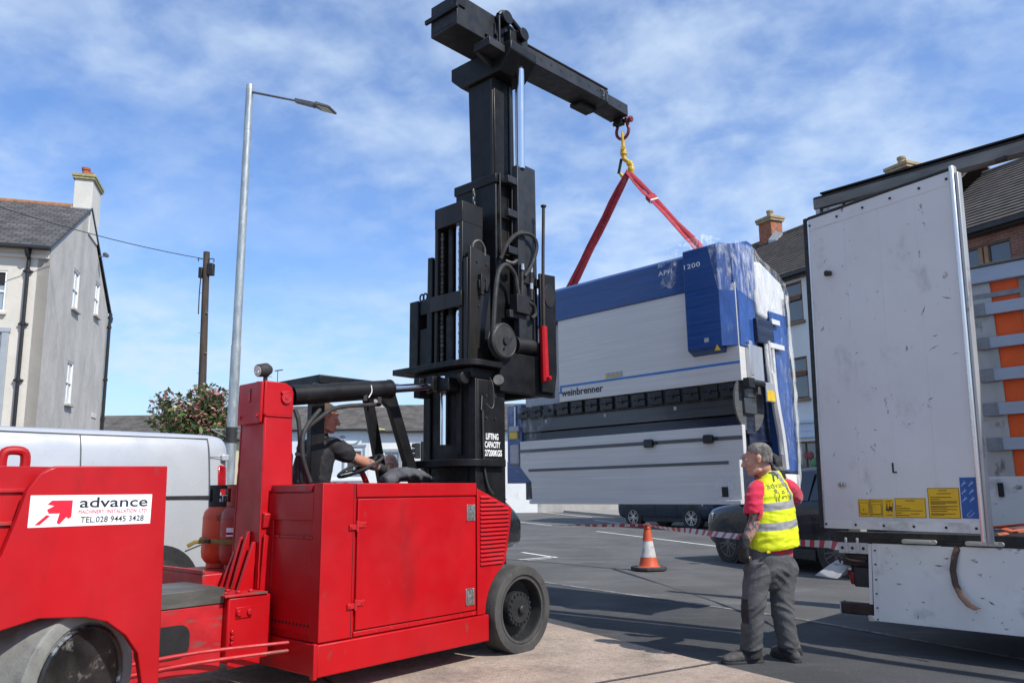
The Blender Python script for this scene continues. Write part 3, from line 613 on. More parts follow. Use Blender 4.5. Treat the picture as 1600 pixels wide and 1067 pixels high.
b = MB(); b.tube([(-0.012,0.400,2.143),(-0.021,0.400,2.016)], .006, 6, 2); b.tube([(0.025,0.380,2.075),(0.071,0.360,2.031),(0.105,0.360,2.091),(0.090,0.360,2.254),(0.091,0.400,2.317)], .003, 5); b.cyl((0.168,0.360,2.302), (0.233,0.420,2.285), .05, n=14); b.build('mast_cable', 'bare', mast)
b = MB(); b.tube([(-0.010,0.395,2.016),(0.004,0.395,1.563),(0.046,0.390,1.357),(0.101,0.380,1.273)], .012, 6); b.build('hydraulic_hose', 'rubber', mast)
# leaf chains, bolts and wear on the mast
for y0 in (.655,.90):
    b = MB()
    for i in range(30): b.box(-.045,-.028,y0-.016+(.004 if i%2 else 0),y0+.016-(.004 if i%2 else 0),2.47+i*.044,2.507+i*.044)
    b.build('lift_chain', 'bare', lf)
b = MB()
for x, z in ((.04,2.6),(.16,2.6),(.04,3.0),(.15,3.42),(.02,3.42)): b.cyl((x,.476,z),(x,.4845,z),.013,n=6)
b.build('rail_bolts', 'grey_steel', mast)
b = MB()
for x in (.05,.17):
    for z in (.95,1.2,1.95,2.15): b.cyl((x,.401,z),(x,.4095,z),.014,n=6)
b.build('mast_bolts', 'grey_steel', mast)
# capacity lettering on the mast
text('capacity_lettering', 'LIFTING', 'letter_white', mast, (.045,.4065,1.755), (1,0,0), (0,0,1), .165, .058, bold=.03)
text('capacity_lettering', 'CAPACITY', 'letter_white', mast, (.03,.4065,1.682), (1,0,0), (0,0,1), .205, .058, bold=.03)
text('capacity_lettering', '27200KGS', 'letter_white', mast, (.03,.4065,1.608), (1,0,0), (0,0,1), .225, .058, bold=.03)
# long jack handle stowed on the carriage
jh = thing('jack_handle', 'long red sleeved steel bar standing upright on the forklift carriage', 'pry bar', FKF)
b = MB(); b.tube([(.73,.27,2.80),(.735,.27,3.4),(.765,.27,4.12)], .016, 10, 3); b.lathe([(.0,0),(.028,.0),(.03,.012),(.016,.03)], (.765,.27,4.13), (0,0,-1), 14); b.build('bar', 'dark_rust', jh)
b = MB(); b.cyl((.735,.27,2.33),(.725,.27,2.87),.040,.036,n=10); b.cyl((.735,.245,2.36),(.735,.20,2.36),.02,n=10); b.build('sleeve', 'red', jh, .003)

# ------------------------------------------------------------------ press brake slung under the boom (x along its length to the left, y out of its front, z up)
def film_mat(name, lo, hi, dens, tint=(.9,.92,.95)):
    m = bpy.data.materials.new(name); m.use_nodes = True; n = m.node_tree.nodes; l = m.node_tree.links; n.clear()
    o = n.new('ShaderNodeOutputMaterial'); tr = n.new('ShaderNodeBsdfTransparent'); p = n.new('ShaderNodeBsdfPrincipled'); mx = n.new('ShaderNodeMixShader')
    p.inputs['Base Color'].default_value = (*tint, 1); p.inputs['Roughness'].default_value = .22; p.inputs['Specular IOR Level'].default_value = .6
    t = n.new('ShaderNodeTexCoord'); mp = n.new('ShaderNodeMapping'); mp.inputs['Scale'].default_value = (2.2,5,1.1); mp.inputs['Rotation'].default_value = (.35,.25,0)
    nz = n.new('ShaderNodeTexNoise'); nz.inputs['Scale'].default_value = 4.5; nz.inputs['Detail'].default_value = 8; nz.inputs['Roughness'].default_value = .65; nz.inputs['Distortion'].default_value = .6
    l.new(t.outputs['Object'], mp.inputs[0]); l.new(mp.outputs[0], nz.inputs['Vector'])
    r = n.new('ShaderNodeMapRange'); r.inputs['From Min'].default_value = lo; r.inputs['From Max'].default_value = hi; r.inputs['To Min'].default_value = dens[0]; r.inputs['To Max'].default_value = dens[1]
    l.new(nz.outputs['Fac'], r.inputs['Value']); l.new(r.outputs[0], mx.inputs[0])
    bp = n.new('ShaderNodeBump'); bp.inputs['Strength'].default_value = .9; bp.inputs['Distance'].default_value = .03; l.new(nz.outputs['Fac'], bp.inputs['Height']); l.new(bp.outputs[0], p.inputs['Normal'])
    l.new(tr.outputs[0], mx.inputs[1]); l.new(p.outputs[0], mx.inputs[2]); l.new(mx.outputs[0], o.inputs[0]); return m
MT['film'] = film_mat('stretch_film', .46, .74, (.04,.62))
MT['film_thin'] = film_mat('thin_stretch_film', .50, .78, (.02,.34))
MT['film_white'] = film_mat('layered_white_film', .35, .65, (.45,.92), (.70,.71,.71))
ST = (.12,.12,5.5)
MT['pb_white'] = M('white_machine_paint_under_film', (.56,.55,.53), .38, 0, .06, 5, .10, 9, .3, stretch=ST, bstretch=ST, dirt=((.66,.65,.63), .52, .70, 6, (.14,.14,7)), dirt2=((.45,.445,.43), .58, .76, 3.2, (.10,.10,6)))
MT['pb_blue'] = M('blue_machine_paint_under_film', (.008,.052,.205), .34, 0, .18, 5, .10, 9, .3, stretch=ST, bstretch=ST, dirt=((.026,.085,.27), .56, .74, 5, (.16,.16,8)), dirt2=((.12,.18,.32), .66, .78, 11, (.10,.10,9)))
MT['pb_blue_side'] = M('blue_machine_side_under_film', (.022,.068,.25), .34, 0, .2, 5, .12, 9, .3, stretch=(3,3,1), bstretch=(3,3,1), dirt=((.10,.15,.30), .54, .74, 4, (3,3,.8)))
MT['pb_navy'] = M('navy_machine_recess', (.008,.012,.035), .32, 0, .3, 5, .1, 8, .2, stretch=ST, dirt=((.03,.04,.075), .55, .72, 5, (.14,.14,9)))
MT['pb_grey'] = M('grey_tool_beam', (.055,.058,.062), .35, .3, .15, 4, .06, 10, .2, stretch=ST)
MT['pb_black'] = M('black_tool_clamp', (.014,.014,.016), .4, 0, .3, 20)
MT['slot'] = M('dark_grey_slot', (.10,.102,.105), .5, .2, .15, 6, stretch=ST)
MT['stripe'] = M('mid_blue_stripe', (.025,.16,.46), .4, 0, .1, 4)
MT['yellow'] = M('yellow_warning_label', (.62,.42,.02), .5, 0, .15, 20)
MT['alu'] = M('brushed_aluminium', (.55,.56,.57), .35, .7, .1, 8, stretch=(1,1,.2))
MT['label_grey'] = M('grey_label', (.35,.36,.38), .5, 0, .1, 20)
MT['wrap_fabric'] = M('white_wrapped_cabinet', (.62,.62,.615), .32, 0, .04, 3, .35, 6, .3, bstretch=(2,1,.6))
pb = thing('press_brake', 'blue and white press brake in stretch film slung from the forklift boom above the road', 'machine', ((2.2728,7.8200,0.8757),2.34263,True))
# lower table
def tri_panel(): return [(.0,0),(2.925,0),(2.94,.27),(3.135,.46),(3.135,.79),(-.06,.79),(-.055,.50),(.0,.45)]
b = MB(); b.prism(tri_panel(), 'y', -.06, .0); tb = b.build('table_panel', 'pb_white', pb, .006)
b = MB(); b.box(-.001,2.928,.0015,.022,.0,.042); b.build('bottom_lip', 'pb_white', tb, .005)
b = MB(); b.box(-.055,3.14,.0015,.008,.645,.683); b.build('clamp_slot', 'slot', tb, .002)
b = MB(); b.box(.12,2.98,.0015,.007,.402,.434); b.build('clamp_slot', 'slot', tb, .002)
b = MB(); b.prism([(-.05,.44),(.17,.35),(.30,.21),(.30,.0),(-.05,.0)], 'y', .0015, .005) ; b.build('corner_guard', 'film_thin', tb)
for x, z in ((1.08,.658),(.325,.664)):
    b = MB(); b.prism([(p[0]+x,p[1]+z) for p in rounded(-.055,.055,-.045,.045,.018,3)], 'y', .009, .05); b.box(x-.10,x-.056,.009,.03,z-.015,z+.02); b.build('clamp', 'pb_black', tb, .004)
b = MB(); b.box(.145,.215,.0055,.009,.075,.175); b.build('lifting_hole', 'pb_black', tb)
b = MB(); b.box(.135,.275,.0055,.016,.03,.07); b.build('foot_cleat', 'pb_white', tb, .004)
# body behind
b = MB(); b.box(.0,3.10,-1.10,-.30,.05,2.60); b.build('frame', 'pb_navy', pb, .01)
b = MB(); b.box(-.05,3.13,-.29,-.10,.70,.90); b.box(.0,3.1,-.29,-.061,.05,.70); b.build('lower_beam', 'pb_navy', pb, .006)
b = MB(); b.box(-.08,3.13,-.28,-.045,.905,1.07); tbm = b.build('tool_beam', 'pb_grey', pb, .006)
for x in (2.68,1.72,.74):
    b = MB(); b.box(x,x+.035,-.0445,-.040,1.005,1.045); b.build('scale_label', 'label_grey', tbm)
b = MB(); b.box(-.085,3.14,-.28,-.05,1.073,1.236); tr_ = b.build('tool_holder', 'pb_grey', pb, .006)
for i in range(14):
    x0 = -.03+i*.232
    b = MB(); b.box(x0,x0+.185,-.048,.0,1.085,1.155); b.box(x0+.01,x0+.178,-.048,-.012,1.160,1.232); b.cyl((x0+.09,.0,1.15),(x0+.09,.018,1.15),.016,n=8); b.bar((x0+.09,.012,1.15),(x0+.055,.018,1.185),.012)
    b.build('tool_clamp', 'pb_black', tr_, .006)
# ram
b = MB()
b.prism([(-.085,.0),(2.40,.0),(2.43,-.012),(2.445,-.045),(2.445,-.20),(-.085,-.20)], 'z', 1.24, 2.275)
rm = b.build('ram', 'pb_white', pb, .004)
b = MB(); b.box(2.447,3.12,-.28,-.10,1.24,2.27); b.build('ram_end', 'label_grey', rm, .01)
b = MB(); b.box(-.084,2.405,.0015,.004,1.418,1.442); b.box(2.383,2.406,.0015,.004,1.345,1.4178); b.box(2.4065,2.435,.0005,.003,1.345,1.366); b.build('stripe', 'stripe', rm)
b = MB(); b.box(1.425,1.675,.0015,.004,1.452,1.515); wl_ = b.build('warning_label', 'label_grey', rm)
b = MB()
for i in range(3): x = 1.465+i*.078; b.poly([(x,.0055,1.460),(x+.056,.0055,1.460),(x+.028,.0055,1.508)])
b.build('triangle', 'yellow', wl_)
text('maker_lettering', 'weinbrenner', 'sign_black', rm, (2.385,.003,1.305), (-1,0,0), (0,0,1), .665, .088, bold=.022, space=1.0)
# cover along the top and the drive box on the right
cvp = [(-.30,2.272),(.018,2.272),(.018,2.66),(-.02,2.70),(-.34,2.80),(-.46,2.78),(-.46,2.272)]
b = MB(); b.prism(cvp, 'x', -.075, 3.15); cv = b.build('top_cover', 'pb_blue', pb, .008)
b = MB(); b.prism([(.465,.10),(.055,.10),(-.095,-.02),(-.095,-.36),(.465,-.36)], 'z', 1.60, 2.70)
b.hexa([(.455,-.03,1.53),(.065,-.03,1.53),(.065,-.36,1.53),(.455,-.36,1.53),(.465,.099,1.599),(.055,.099,1.599),(.055,-.36,1.599),(.465,-.36,1.599)])
b.hexa([(.465,.10,2.701),(.055,.10,2.701),(.055,-.36,2.701),(.465,-.36,2.701),(.465,.02,2.735),(.055,.02,2.735),(.055,-.36,2.80),(.465,-.36,2.80)])
dbx = b.build('drive_box', 'pb_blue', pb, .006)
b = MB(); b.poly([(.050,.0995,1.606),(-.098,-.0185,1.606),(-.098,-.0185,2.694),(.050,.0995,2.694)]); 
b.poly([(-.0985,-.022,1.606),(-.0985,-.356,1.606),(-.0985,-.356,2.694),(-.0985,-.022,2.694)]); b.build('box_side', 'pb_blue_side', dbx)
b = MB(); b.box(.20,.255,.1015,.103,1.665,1.71); b.build('rating_label', 'label_grey', dbx)
b = MB(); b.poly([(.075,-.0,1.575),(.135,.06,1.585),(.075,.08,1.64)]); b.prism([(.07,1.56),(.14,1.56),(.105,1.625)], 'y', .103, .105) ; b.build('warning_triangle', 'yellow', dbx)
text('model_lettering', 'APH', 'letter_white', cv, (.846,.0195,2.525), (-1,0,0), (0,0,1), .185, .052, bold=.004, space=1.1)
text('model_lettering', '1200', 'letter_white', dbx, (.452,.1015,2.50), (-1,0,0), (0,0,1), .20, .05, bold=.006, space=1.1)
# right hand end: throat, guide column, cabinet under film
b = MB(); b.box(-.02,.10,-.72,-.20,.45,1.60); b.build('throat_plate', 'pb_navy', pb, .006)
b = MB(); b.box(-.13,.02,-.40,-.12,1.22,1.62); b.box(-.135,-.10,-.19,-.13,1.30,1.66); en = b.build('slide_guide', 'alu', pb, .005)
b = MB(); b.cyl((-.14,-.10,1.22),(-.14,-.34,1.22),.035,n=12); b.box(-.17,-.10,-.12,.0,1.16,1.26); b.build('slide_lock', 'pb_black', pb, .004)
b = MB(); b.box(-.11,.06,-1.05,-.72,.33,2.06); col_ = b.build('guide_column', 'pb_blue_side', pb, .008)
b = MB(); b.box(-.108,.05,-.7195,-.66,.33,2.06); b.build('column_edge', 'pb_blue', col_, .004)
b = MB(); b.box(-.145,.0,-.66,-.30,1.66,1.93); b.build('bracket', 'pb_navy', pb, .01)
for z, y0, y1 in ((1.93,-.80,-.62),(1.66,-.86,-.54)):
    b = MB(); b.box(-.155,-.134,y0,y1,z-.03,z+.03); b.build('tape_strip', 'wrap_fabric', pb, .006)
for y, z0, z1, w in ((-.46,1.10,1.66,.022),(-.52,1.0,1.70,.022),(-.585,.50,1.62,.03)):
    b = MB(); b.tube([(-.14,y,z1),(-.145,y-.005,(z0+z1)/2),(-.14,y-.05,z0)], w, 8); b.build('cable', 'film_white', pb)
b = MB(); b.tube([(-.14,-.54,1.35),(-.15,-.57,1.0),(-.15,-.63,.7),(-.14,-.68,.35)], .045, 8); b.build('wrapped_cable', 'wrap_fabric', pb)
b = MB(); b.box(-.165,-.15,-.56,-.35,1.04,1.24); yl = b.build('sign_plate', 'alu', pb, .004)
b = MB(); b.box(-.168,-.1655,-.555,-.36,1.05,1.16); b.build('warning_label', 'yellow', yl)
b = MB(); b.lathe([(0,0),(.30,0),(.30,.02),(0,.02)], (-.03,-.20,1.02), (-1,0,0), 30); b.build('side_disc', 'slot', pb)
def cab(u, v):
    return None
b = MB(); b.prism([(-1.12,.40),(-1.00,.40),(-1.0,1.9),(-.47,1.98),(-.47,2.60),(-.60,2.62),(-1.05,2.46),(-1.12,2.36)], 'x', -.085, .60); cb_ = b.build('cabinet', 'wrap_fabric', pb, .05, 50, 4)
b = MB(); b.box(-.11,.3,-1.06,-.72,.0,.30); ft = b.build('foot', 'white', pb, .01)
b = MB(); b.box(-.115,-.1105,-1.0,-.90,.06,.18); b.build('foot_slot', 'pb_black', ft)
# left hand end
b = MB(); b.box(3.15,3.42,-.60,-.05,.55,1.28); b.hexa([(2.98,-.50,.26),(3.42,-.50,.26),(3.42,-.04,.26),(2.98,-.04,.26),(3.15,-.50,.548),(3.42,-.50,.548),(3.42,-.04,.548),(3.15,-.04,.548)]); b.box(3.0,3.42,-1.1,-.62,.26,1.3); le = b.build('left_column', 'pb_blue', pb, .006)
b = MB(); b.box(3.24,3.27,-.048,-.03,.98,1.26); b.build('rail', 'alu', le, .003)
b = MB(); b.box(3.18,3.36,-.048,-.02,.93,1.0); b.build('bracket', 'label_grey', le, .004)
b = MB(); b.box(3.21,3.35,-.048,-.018,.835,.925); b.build('warning_label', 'yellow', le)
b = MB(); b.box(3.17,3.33,-.048,-.0,.50,.76); b.build('socket_box', 'label_grey', le, .03)
b = MB(); b.box(2.935,3.0,-.30,-.02,.0,.06); b.build('foot', 'white', pb, .004)
b = MB(); b.box(2.96,3.02,-.35,-.05,.07,.17); b.build('foot_pad', 'pb_black', pb, .004)
# stretch film pieces
def filmgrid(name, P, nu, nv, amp, mat, seed, parent=pb, freq=5.0):
    # P: rows of control points; bilinear patch, crumpled
    def ev(u, v):
        r = len(P)-1; c = len(P[0])-1; i = min(int(u*r), r-1); j = min(int(v*c), c-1); fu = u*r-i; fv = v*c-j
        a = Vector(P[i][j]).lerp(Vector(P[i][j+1]), fv); d = Vector(P[i+1][j]).lerp(Vector(P[i+1][j+1]), fv); p = a.lerp(d, fu)
        q = p*freq+Vector((seed,seed*.7,0)); k = Vector((noise.noise(q), noise.noise(q+Vector((9,3,1))), noise.noise(q+Vector((4,8,2)))))
        return p+k*amp
    b = MB(); b.grid(ev, nu, nv); return b.build(name, mat, parent, 0, 180)
filmgrid('stretch_film', [[(.14,.118,2.69),(.05,.112,2.70),(-.112,-.015,2.70),(-.113,-.40,2.72)],[(.10,.112,2.45),(.045,.108,2.42),(-.112,-.02,2.40),(-.113,-.42,2.38)],[(.06,.106,2.22),(.04,.106,2.2),(-.112,-.03,2.18),(-.113,-.40,2.1)]], 30, 44, .007, 'film', 3, freq=9)
filmgrid('stretch_film', [[(-.112,.0,2.72),(-.10,-.45,2.74),(.0,-.66,2.70)],[(-.13,-.15,2.5),(-.13,-.50,2.58),(-.12,-.85,2.56)],[(-.13,-.28,2.2),(-.13,-.70,2.35),(-.13,-1.06,2.42)],[(-.13,-.36,2.0),(-.13,-.75,2.1),(-.13,-1.12,2.22)]], 40, 44, .010, 'film', 11, freq=8)
filmgrid('stretch_film', [[(-.13,-1.02,2.3),(-.12,-1.12,2.3)],[(-.135,-1.03,1.2),(-.12,-1.13,1.2)],[(-.14,-1.0,.45),(-.12,-1.10,.4)],[(-.13,-.95,.12),(-.10,-1.06,.1)]], 60, 10, .014, 'film_white', 5, freq=6)
filmgrid('stretch_film', [[(-.15,-.66,1.70),(-.14,-1.10,1.9)],[(-.15,-.66,1.0),(-.145,-1.10,1.1)],[(-.15,-.68,.5),(-.145,-1.08,.4)]], 40, 24, .006, 'film_thin', 8, freq=6)
filmgrid('stretch_film', [[(2.44,.01,1.26),(2.8,-.03,1.27),(3.44,.0,1.30)],[(2.46,-.01,1.12),(2.8,-.02,1.1),(3.45,.01,1.0)],[(2.9,.012,.75),(3.1,.012,.72),(3.45,.02,.70)],[(3.0,.01,.3),(3.2,-.0,.26),(3.45,.01,.3)],[(2.97,-.02,.06),(3.2,-.04,.05),(3.44,-.0,.08)]], 44, 24, .008, 'film_thin', 21, freq=6)
filmgrid('film_tail', [[(.66,.03,2.80),(.58,.05,2.81),(.52,.03,2.82)],[(.64,.06,2.70),(.60,.09,2.70),(.55,.05,2.70)],[(.66,.06,2.60),(.62,.09,2.58),(.57,.05,2.58)],[(.78,.035,2.50),(.70,.07,2.46),(.60,.04,2.46)],[(.84,.03,2.38),(.76,.05,2.37),(.66,.035,2.33)]], 40, 16, .028, 'film', 31, freq=14)
filmgrid('film_tail', [[(.85,.03,2.61),(.84,.03,2.65)],[(.72,.06,2.63),(.72,.05,2.68)],[(.60,.06,2.66),(.60,.04,2.74)]], 20, 8, .018, 'film', 37, freq=14)
filmgrid('film_tail', [[(.64,-.3,2.98),(.50,-.45,3.06),(.40,-.6,2.98)],[(.60,-.15,2.90),(.52,-.25,2.93),(.42,-.45,2.90)],[(.62,.0,2.78),(.55,-.05,2.80),(.45,-.3,2.80)]], 26, 20, .05, 'film', 41, freq=10)
for p in pb.children:
    pass
# ------------------------------------------------------------------ shackle, hook and slings
MT['shackle'] = M('red_shackle_steel', (.22,.022,.028), .45, .2, .3, 14, dirt=((.06,.045,.045), .5, .66, 16, (1,1,1)))
MT['hook'] = M('yellow_hook_paint', (.58,.36,.02), .45, 0, .2, 12, dirt=((.20,.12,.03), .58, .72, 14, (1,1,1)))
MT['sling'] = M('red_sling_webbing', (.33,.022,.035), .75, 0, .18, 14, .3, 120, bstretch=(1,1,1), dirt=((.42,.10,.10), .58, .75, 9, (1,1,1)))
HK = Vector((1.50,9.541,5.10))
RX = Vector((.75,-.661,0)); FX = Vector((.661,.75,0))     # across and along the boom
SC = frame_matrix((1.488,9.585,5.83), math.atan2(-.661,.75), False)
sh = thing('shackle', 'red bow shackle pinned through the tip of the lifting boom', 'shackle', ((1.495,9.60,5.725), math.atan2(-.661,.75), False))
b = MB()
b.tube([(-.075,0,.03),(-.078,0,-.03),(-.095,0,-.09),(-.085,0,-.15),(-.045,0,-.195),(0,0,-.207),(.045,0,-.195),(.085,0,-.15),(.095,0,-.09),(.078,0,-.03),(.075,0,.03)], .021, 12); 
b.build('bow', 'shackle', sh)
for s_ in (-1, 1):
    b = MB(); b.cyl((s_*.055,0,.03),(s_*.10,0,.03),.045,n=18); b.build('eye', 'shackle', sh, .006)
b = MB(); b.cyl((-.14,0,.03),(.15,0,.03),.026,n=14); b.cyl((.118,0,.03),(.15,0,.03),.042,n=6); b.build('pin', 'shackle', sh, .003)
hk = thing('crane_hook', 'yellow swivel hook hanging in the red shackle', 'hook', ((1.495,9.59,5.54), math.atan2(-.30,.95), False))
b = MB(); b.tube([(.0,-.035,-.16),(.0,-.036,.0),(0,-.02,.05),(0,.02,.05),(0,.036,.0),(0,.035,-.16)], .017, 10); b.cyl((0,-.05,-.165),(0,.05,-.165),.03,n=14); b.build('link', 'hook', hk, .004)
b = MB(); b.cyl((0,0,-.17),(0,0,-.25),.040,.046,n=16); b.cyl((0,0,-.235),(0,0,-.275),.034,n=14); b.build('swivel', 'hook', hk, .006)
b = MB(); b.tube([(.0,0,-.26),(.01,0,-.31),(.06,0,-.355),(.105,0,-.42),(.10,0,-.50),(.045,0,-.555),(-.02,0,-.545),(-.05,0,-.50)], [.030,.022], 12); b.ell((.075,0,-.38),(.045,.033,.045)); b.ell((.09,0,-.46),(.045,.036,.06)); b.build('hook_body', 'hook', hk)
b = MB(); b.bar((-.03,0,-.30),(-.075,0,-.50),.022,.035); b.build('safety_latch', 'dark', hk, .004)
def strap(name, pts, w, t, mat, parent, side):
    b = MB(); P = [Vector(p) for p in pts]; S_ = [Vector(x) for x in side]; rings = []
    for i, p in enumerate(P):
        d = (P[min(i+1,len(P)-1)]-P[max(0,i-1)]).normalized(); sx = S_[i] if len(S_) > 1 else S_[0]; sx = (sx-d*sx.dot(d)).normalized(); sy = d.cross(sx)
        ww = w[i] if isinstance(w, list) else w
        rings.append([p+sx*(ww/2*math.cos(a)**1)+sy*(t/2*math.sin(a)) for a in [2*math.pi*k/12 for k in range(12)]])
    b.loft(rings); return b.build(name, mat, parent, 0, 60)
PBM = frame_matrix(*((2.2728,7.8200,0.8757),2.34263,True))
HL_ = Vector((1.535,9.548,5.03))
for nm, lab, end, off in (('lifting_sling', 'long red lifting sling dropping from the hook to the left of the press brake', (2.66,-.5,2.80), -.03), ('lifting_sling', 'red lifting sling with a white tag running down to the right of the press brake', (.53,-.5,2.80), .03)):
    E_ = PBM @ Vector(end); r = bpy.data.objects.new(nm, None); COL.objects.link(r); r.location = HL_; tag(r, lab, 'sling', 'red lifting slings')
    d = E_-HL_; n_ = Vector((1,0,0)); n_ = (n_-d.normalized()*n_.dot(d.normalized())).normalized(); vv = d.normalized().cross(n_)
    for k in (-1, 1):
        pts = []; wid = []
        for i in range(9):
            t = i/8; pts.append(d*t+n_*(k*.027*(min(1,t*3+.25)))+vv*(.012*k*math.sin(t*9))); wid.append(.066+.010*math.sin(i*1.9+k))
        strap('strand', pts, wid, .022, 'sling', r, [n_+vv*.35*k])
    if off < 0:
        strap('hook_eye', [Vector((0,0,.0))+Vector((.0,0,-.02)), Vector((-.01,.02,.045)), Vector((-.03,0,-.02))], .05, .02, 'sling', r, [vv])
    else:
        b = MB(); c_ = d*.36; b.obox(c_, n_, vv, d, .055, .028, .012); b.build('tag', 'white', r, .003)
        b = MB(); b.obox(d*.33, n_, vv, d, .06, .03, .05); b.build('sleeve', 'sling', r, .006)

# ------------------------------------------------------------------ curtain sided trailer (x forward towards the camera's right, y into the load bed, z up from the bed)
TM = ((.45,.45,.44), .56, .70, 2.6, (1,1,.4))
MT['door_grey'] = M('pale_grey_door_panel', (.62,.615,.605), .45, 0, .05, 1.3, .03, 2.5, dirt=((.40,.395,.38), .52, .74, 2.6, (1,1,.7)), dirt2=((.20,.19,.18), .645, .70, 6, (1.6,1,.8)))
MT['gate_white'] = M('scuffed_white_gate', (.66,.65,.62), .5, 0, .06, 1.6, .05, 4, dirt=((.42,.40,.37), .52, .72, 3.2, (.8,1,1)), dirt2=((.16,.145,.13), .62, .68, 7.5, (.55,1,1.2)))
MT['scuff'] = M('rubbed_grey_scuff', (.20,.195,.185), .8, 0, .5, 30)
MT['rail_alu'] = M('weathered_roof_rail', (.17,.16,.145), .5, .3, .25, 5, .05, 30, stretch=(.3,1,1), dirt=((.08,.075,.07), .5, .7, 4, (.4,1,1)))
MT['slat_alu'] = M('grey_aluminium_slat', (.36,.40,.46), .45, .25, .10, 4, .02, 20, stretch=(.3,1,1), dirt=((.20,.22,.25), .60, .75, 7, (.5,1,1)))
MT['curtain'] = M('orange_trailer_curtain', (.80,.105,.010), .6, 0, .07, 5, .08, 16)
MT['webbing'] = M('grey_webbing', (.22,.23,.235), .8, 0, .15, 12, .1, 80)
MT['post_alu'] = M('worn_post', (.40,.395,.38), .42, .4, .12, 5, .04, 20, stretch=(1,1,.3), dirt=((.16,.15,.14), .56, .7, 9, (1,1,.5)))
MT['bright_edge'] = M('bright_aluminium_edge', (.78,.78,.76), .28, .6, .06, 6, stretch=(1,1,.2))
MT['sticker_yellow'] = M('yellow_sticker', (.72,.43,.015), .45, 0, .06, 12, dirt=((.62,.60,.55), .69, .74, 8, (1,1,1)))
MT['sticker_blue'] = M('blue_sticker', (.010,.085,.29), .4, 0, .08, 6)
MT['sticker_line'] = M('brown_print', (.07,.035,.006), .6, 0, .1)
MT['sticker_pale'] = M('pale_blue_print', (.24,.36,.62), .5, 0, .1)
MT['dirty_white'] = M('dirty_white_bracket', (.52,.51,.48), .6, 0, .1, 8, dirt=((.18,.17,.15), .55, .70, 8, (1,1,1)))
MT['tail_red'] = M('red_lamp_lens', (.30,.006,.008), .15, 0, .2, 20, 0, 60, .5)
MT['brown_strap'] = M('dirty_brown_strap', (.075,.042,.032), .8, 0, .2, 12, .2, 90)
MT['orange_strap'] = M('orange_ratchet_strap', (.42,.10,.04), .7, 0, .2, 12, .2, 90)
MT['board'] = M('grey_boards', (.30,.30,.29), .6, .2, .2, 8)
trl = thing('curtain_trailer', 'white lorry trailer with rear door folded back, side gate down and orange far curtain', 'trailer', ((2.7645,6.7500,0.6553),-0.80321,True))
b = MB(); b.box(.0,6.2,.06,2.46,-.14,-.03); bed = b.build('load_bed', 'dark', trl, .006)
b = MB(); b.box(-.02,6.2,-.005,.055,-.045,.045); b.build('bed_edge', 'rubber', trl, .006)
b = MB(); b.box(.3,6.2,.75,.95,-.55,-.141); b.box(.3,6.2,1.55,1.75,-.55,-.141); b.box(.4,6.1,.10,2.40,-.30,-.142); b.build('chassis', 'dark', trl, .01)
for i in range(3):
    for y in (.12, 2.1):
        b = MB(); b.lathe([(.25,0),(.46,0),(.49,.04),(.49,.26),(.46,.30),(.25,.30)], (2.0+1.3*i,y,-.40), (0,1,0), 30, True); w_ = b.build('wheel', 'rubber', trl, 0, 30)
        b = MB(); b.lathe([(.26,.04),(.20,.08),(.12,.05),(0,.05)], (2.0+1.3*i,y,-.40), (0,1,0), 24); b.build('rim', 'dirty_white', w_)
# rear door, hinged right round so its inside faces the camera (placed in its own turned plane)
D0 = Vector((-.105,-.01,0)); ca_ = math.cos(R(-11.4)); sa_ = math.sin(R(-11.4))
def DP(x, y, z): x = x+.037*z-.004; return (D0.x+ca_*x-sa_*y, D0.y+sa_*x+ca_*y, z)
def dbox(b, x0, x1, y0, y1, z0, z1): b.hexa([DP(x0,y0,z0),DP(x1,y0,z0),DP(x1,y1,z0),DP(x0,y1,z0),DP(x0,y0,z1),DP(x1,y0,z1),DP(x1,y1,z1),DP(x0,y1,z1)])
b = MB(); dbox(b, .0,1.30,-.0,.045,.07,2.83); dr = b.build('rear_door', 'door_grey', trl, .004)
b = MB(); dbox(b, .0,1.30,-.004,-.001,.07,.142); dbox(b, .0,1.30,-.003,-.001,2.72,2.725); b.build('door_kick_strip', 'gate_white', dr)
b = MB(); dbox(b, -.045,-.004,-.012,.05,.07,2.85); dbox(b, -.0,1.32,-.008,.05,2.832,2.855); b.build('door_seal', 'rubber', dr, .006)
b = MB(); dbox(b, -.003,.012,-.006,-.001,.08,2.82); b.build('edge_trim', 'bright_edge', dr)
b = MB(); dbox(b, 1.302,1.336,-.030,.04,.0,2.86); b.build('edge_post', 'bright_edge', dr, .012)
b = MB(); dbox(b, 1.337,1.362,-.012,.05,.0,2.80); b.build('hinge_post', 'post_alu', dr, .006)
b = MB()
for x in (.02,.30,.55,.80,1.05,1.27):
    for z in (.105,2.77): b.cyl(DP(x,-.010,z), DP(x,-.0015,z), .010, n=8)
b.build('door_rivets', 'dark', dr)
b = MB(); b.cyl(DP(.19,-.05,2.28), DP(.19,-.001,2.28), .02, n=10); b.obox(DP(.20,-.035,2.27), (1,0,0), (0,1,0), (0,0,1), .028, .02, .018); b.build('door_stop', 'dark_rust', dr, .004)
b = MB(); dbox(b, .165,.23,-.02,-.001,.42,.45); dbox(b, .18,.205,-.028,-.0205,.415,.455); b.build('door_catch', 'zinc', dr, .003)
b = MB(); dbox(b, .655,.665,-.008,-.001,.52,.60); dbox(b, .665,.69,-.008,-.001,.52,.53); b.build('door_hook', 'dark', dr)
for x in (.36,.68,1.0):
    b = MB(); dbox(b, x,x+.003,-.0012,-.0002,.15,2.71); b.build('panel_seam', 'gate_white', dr)
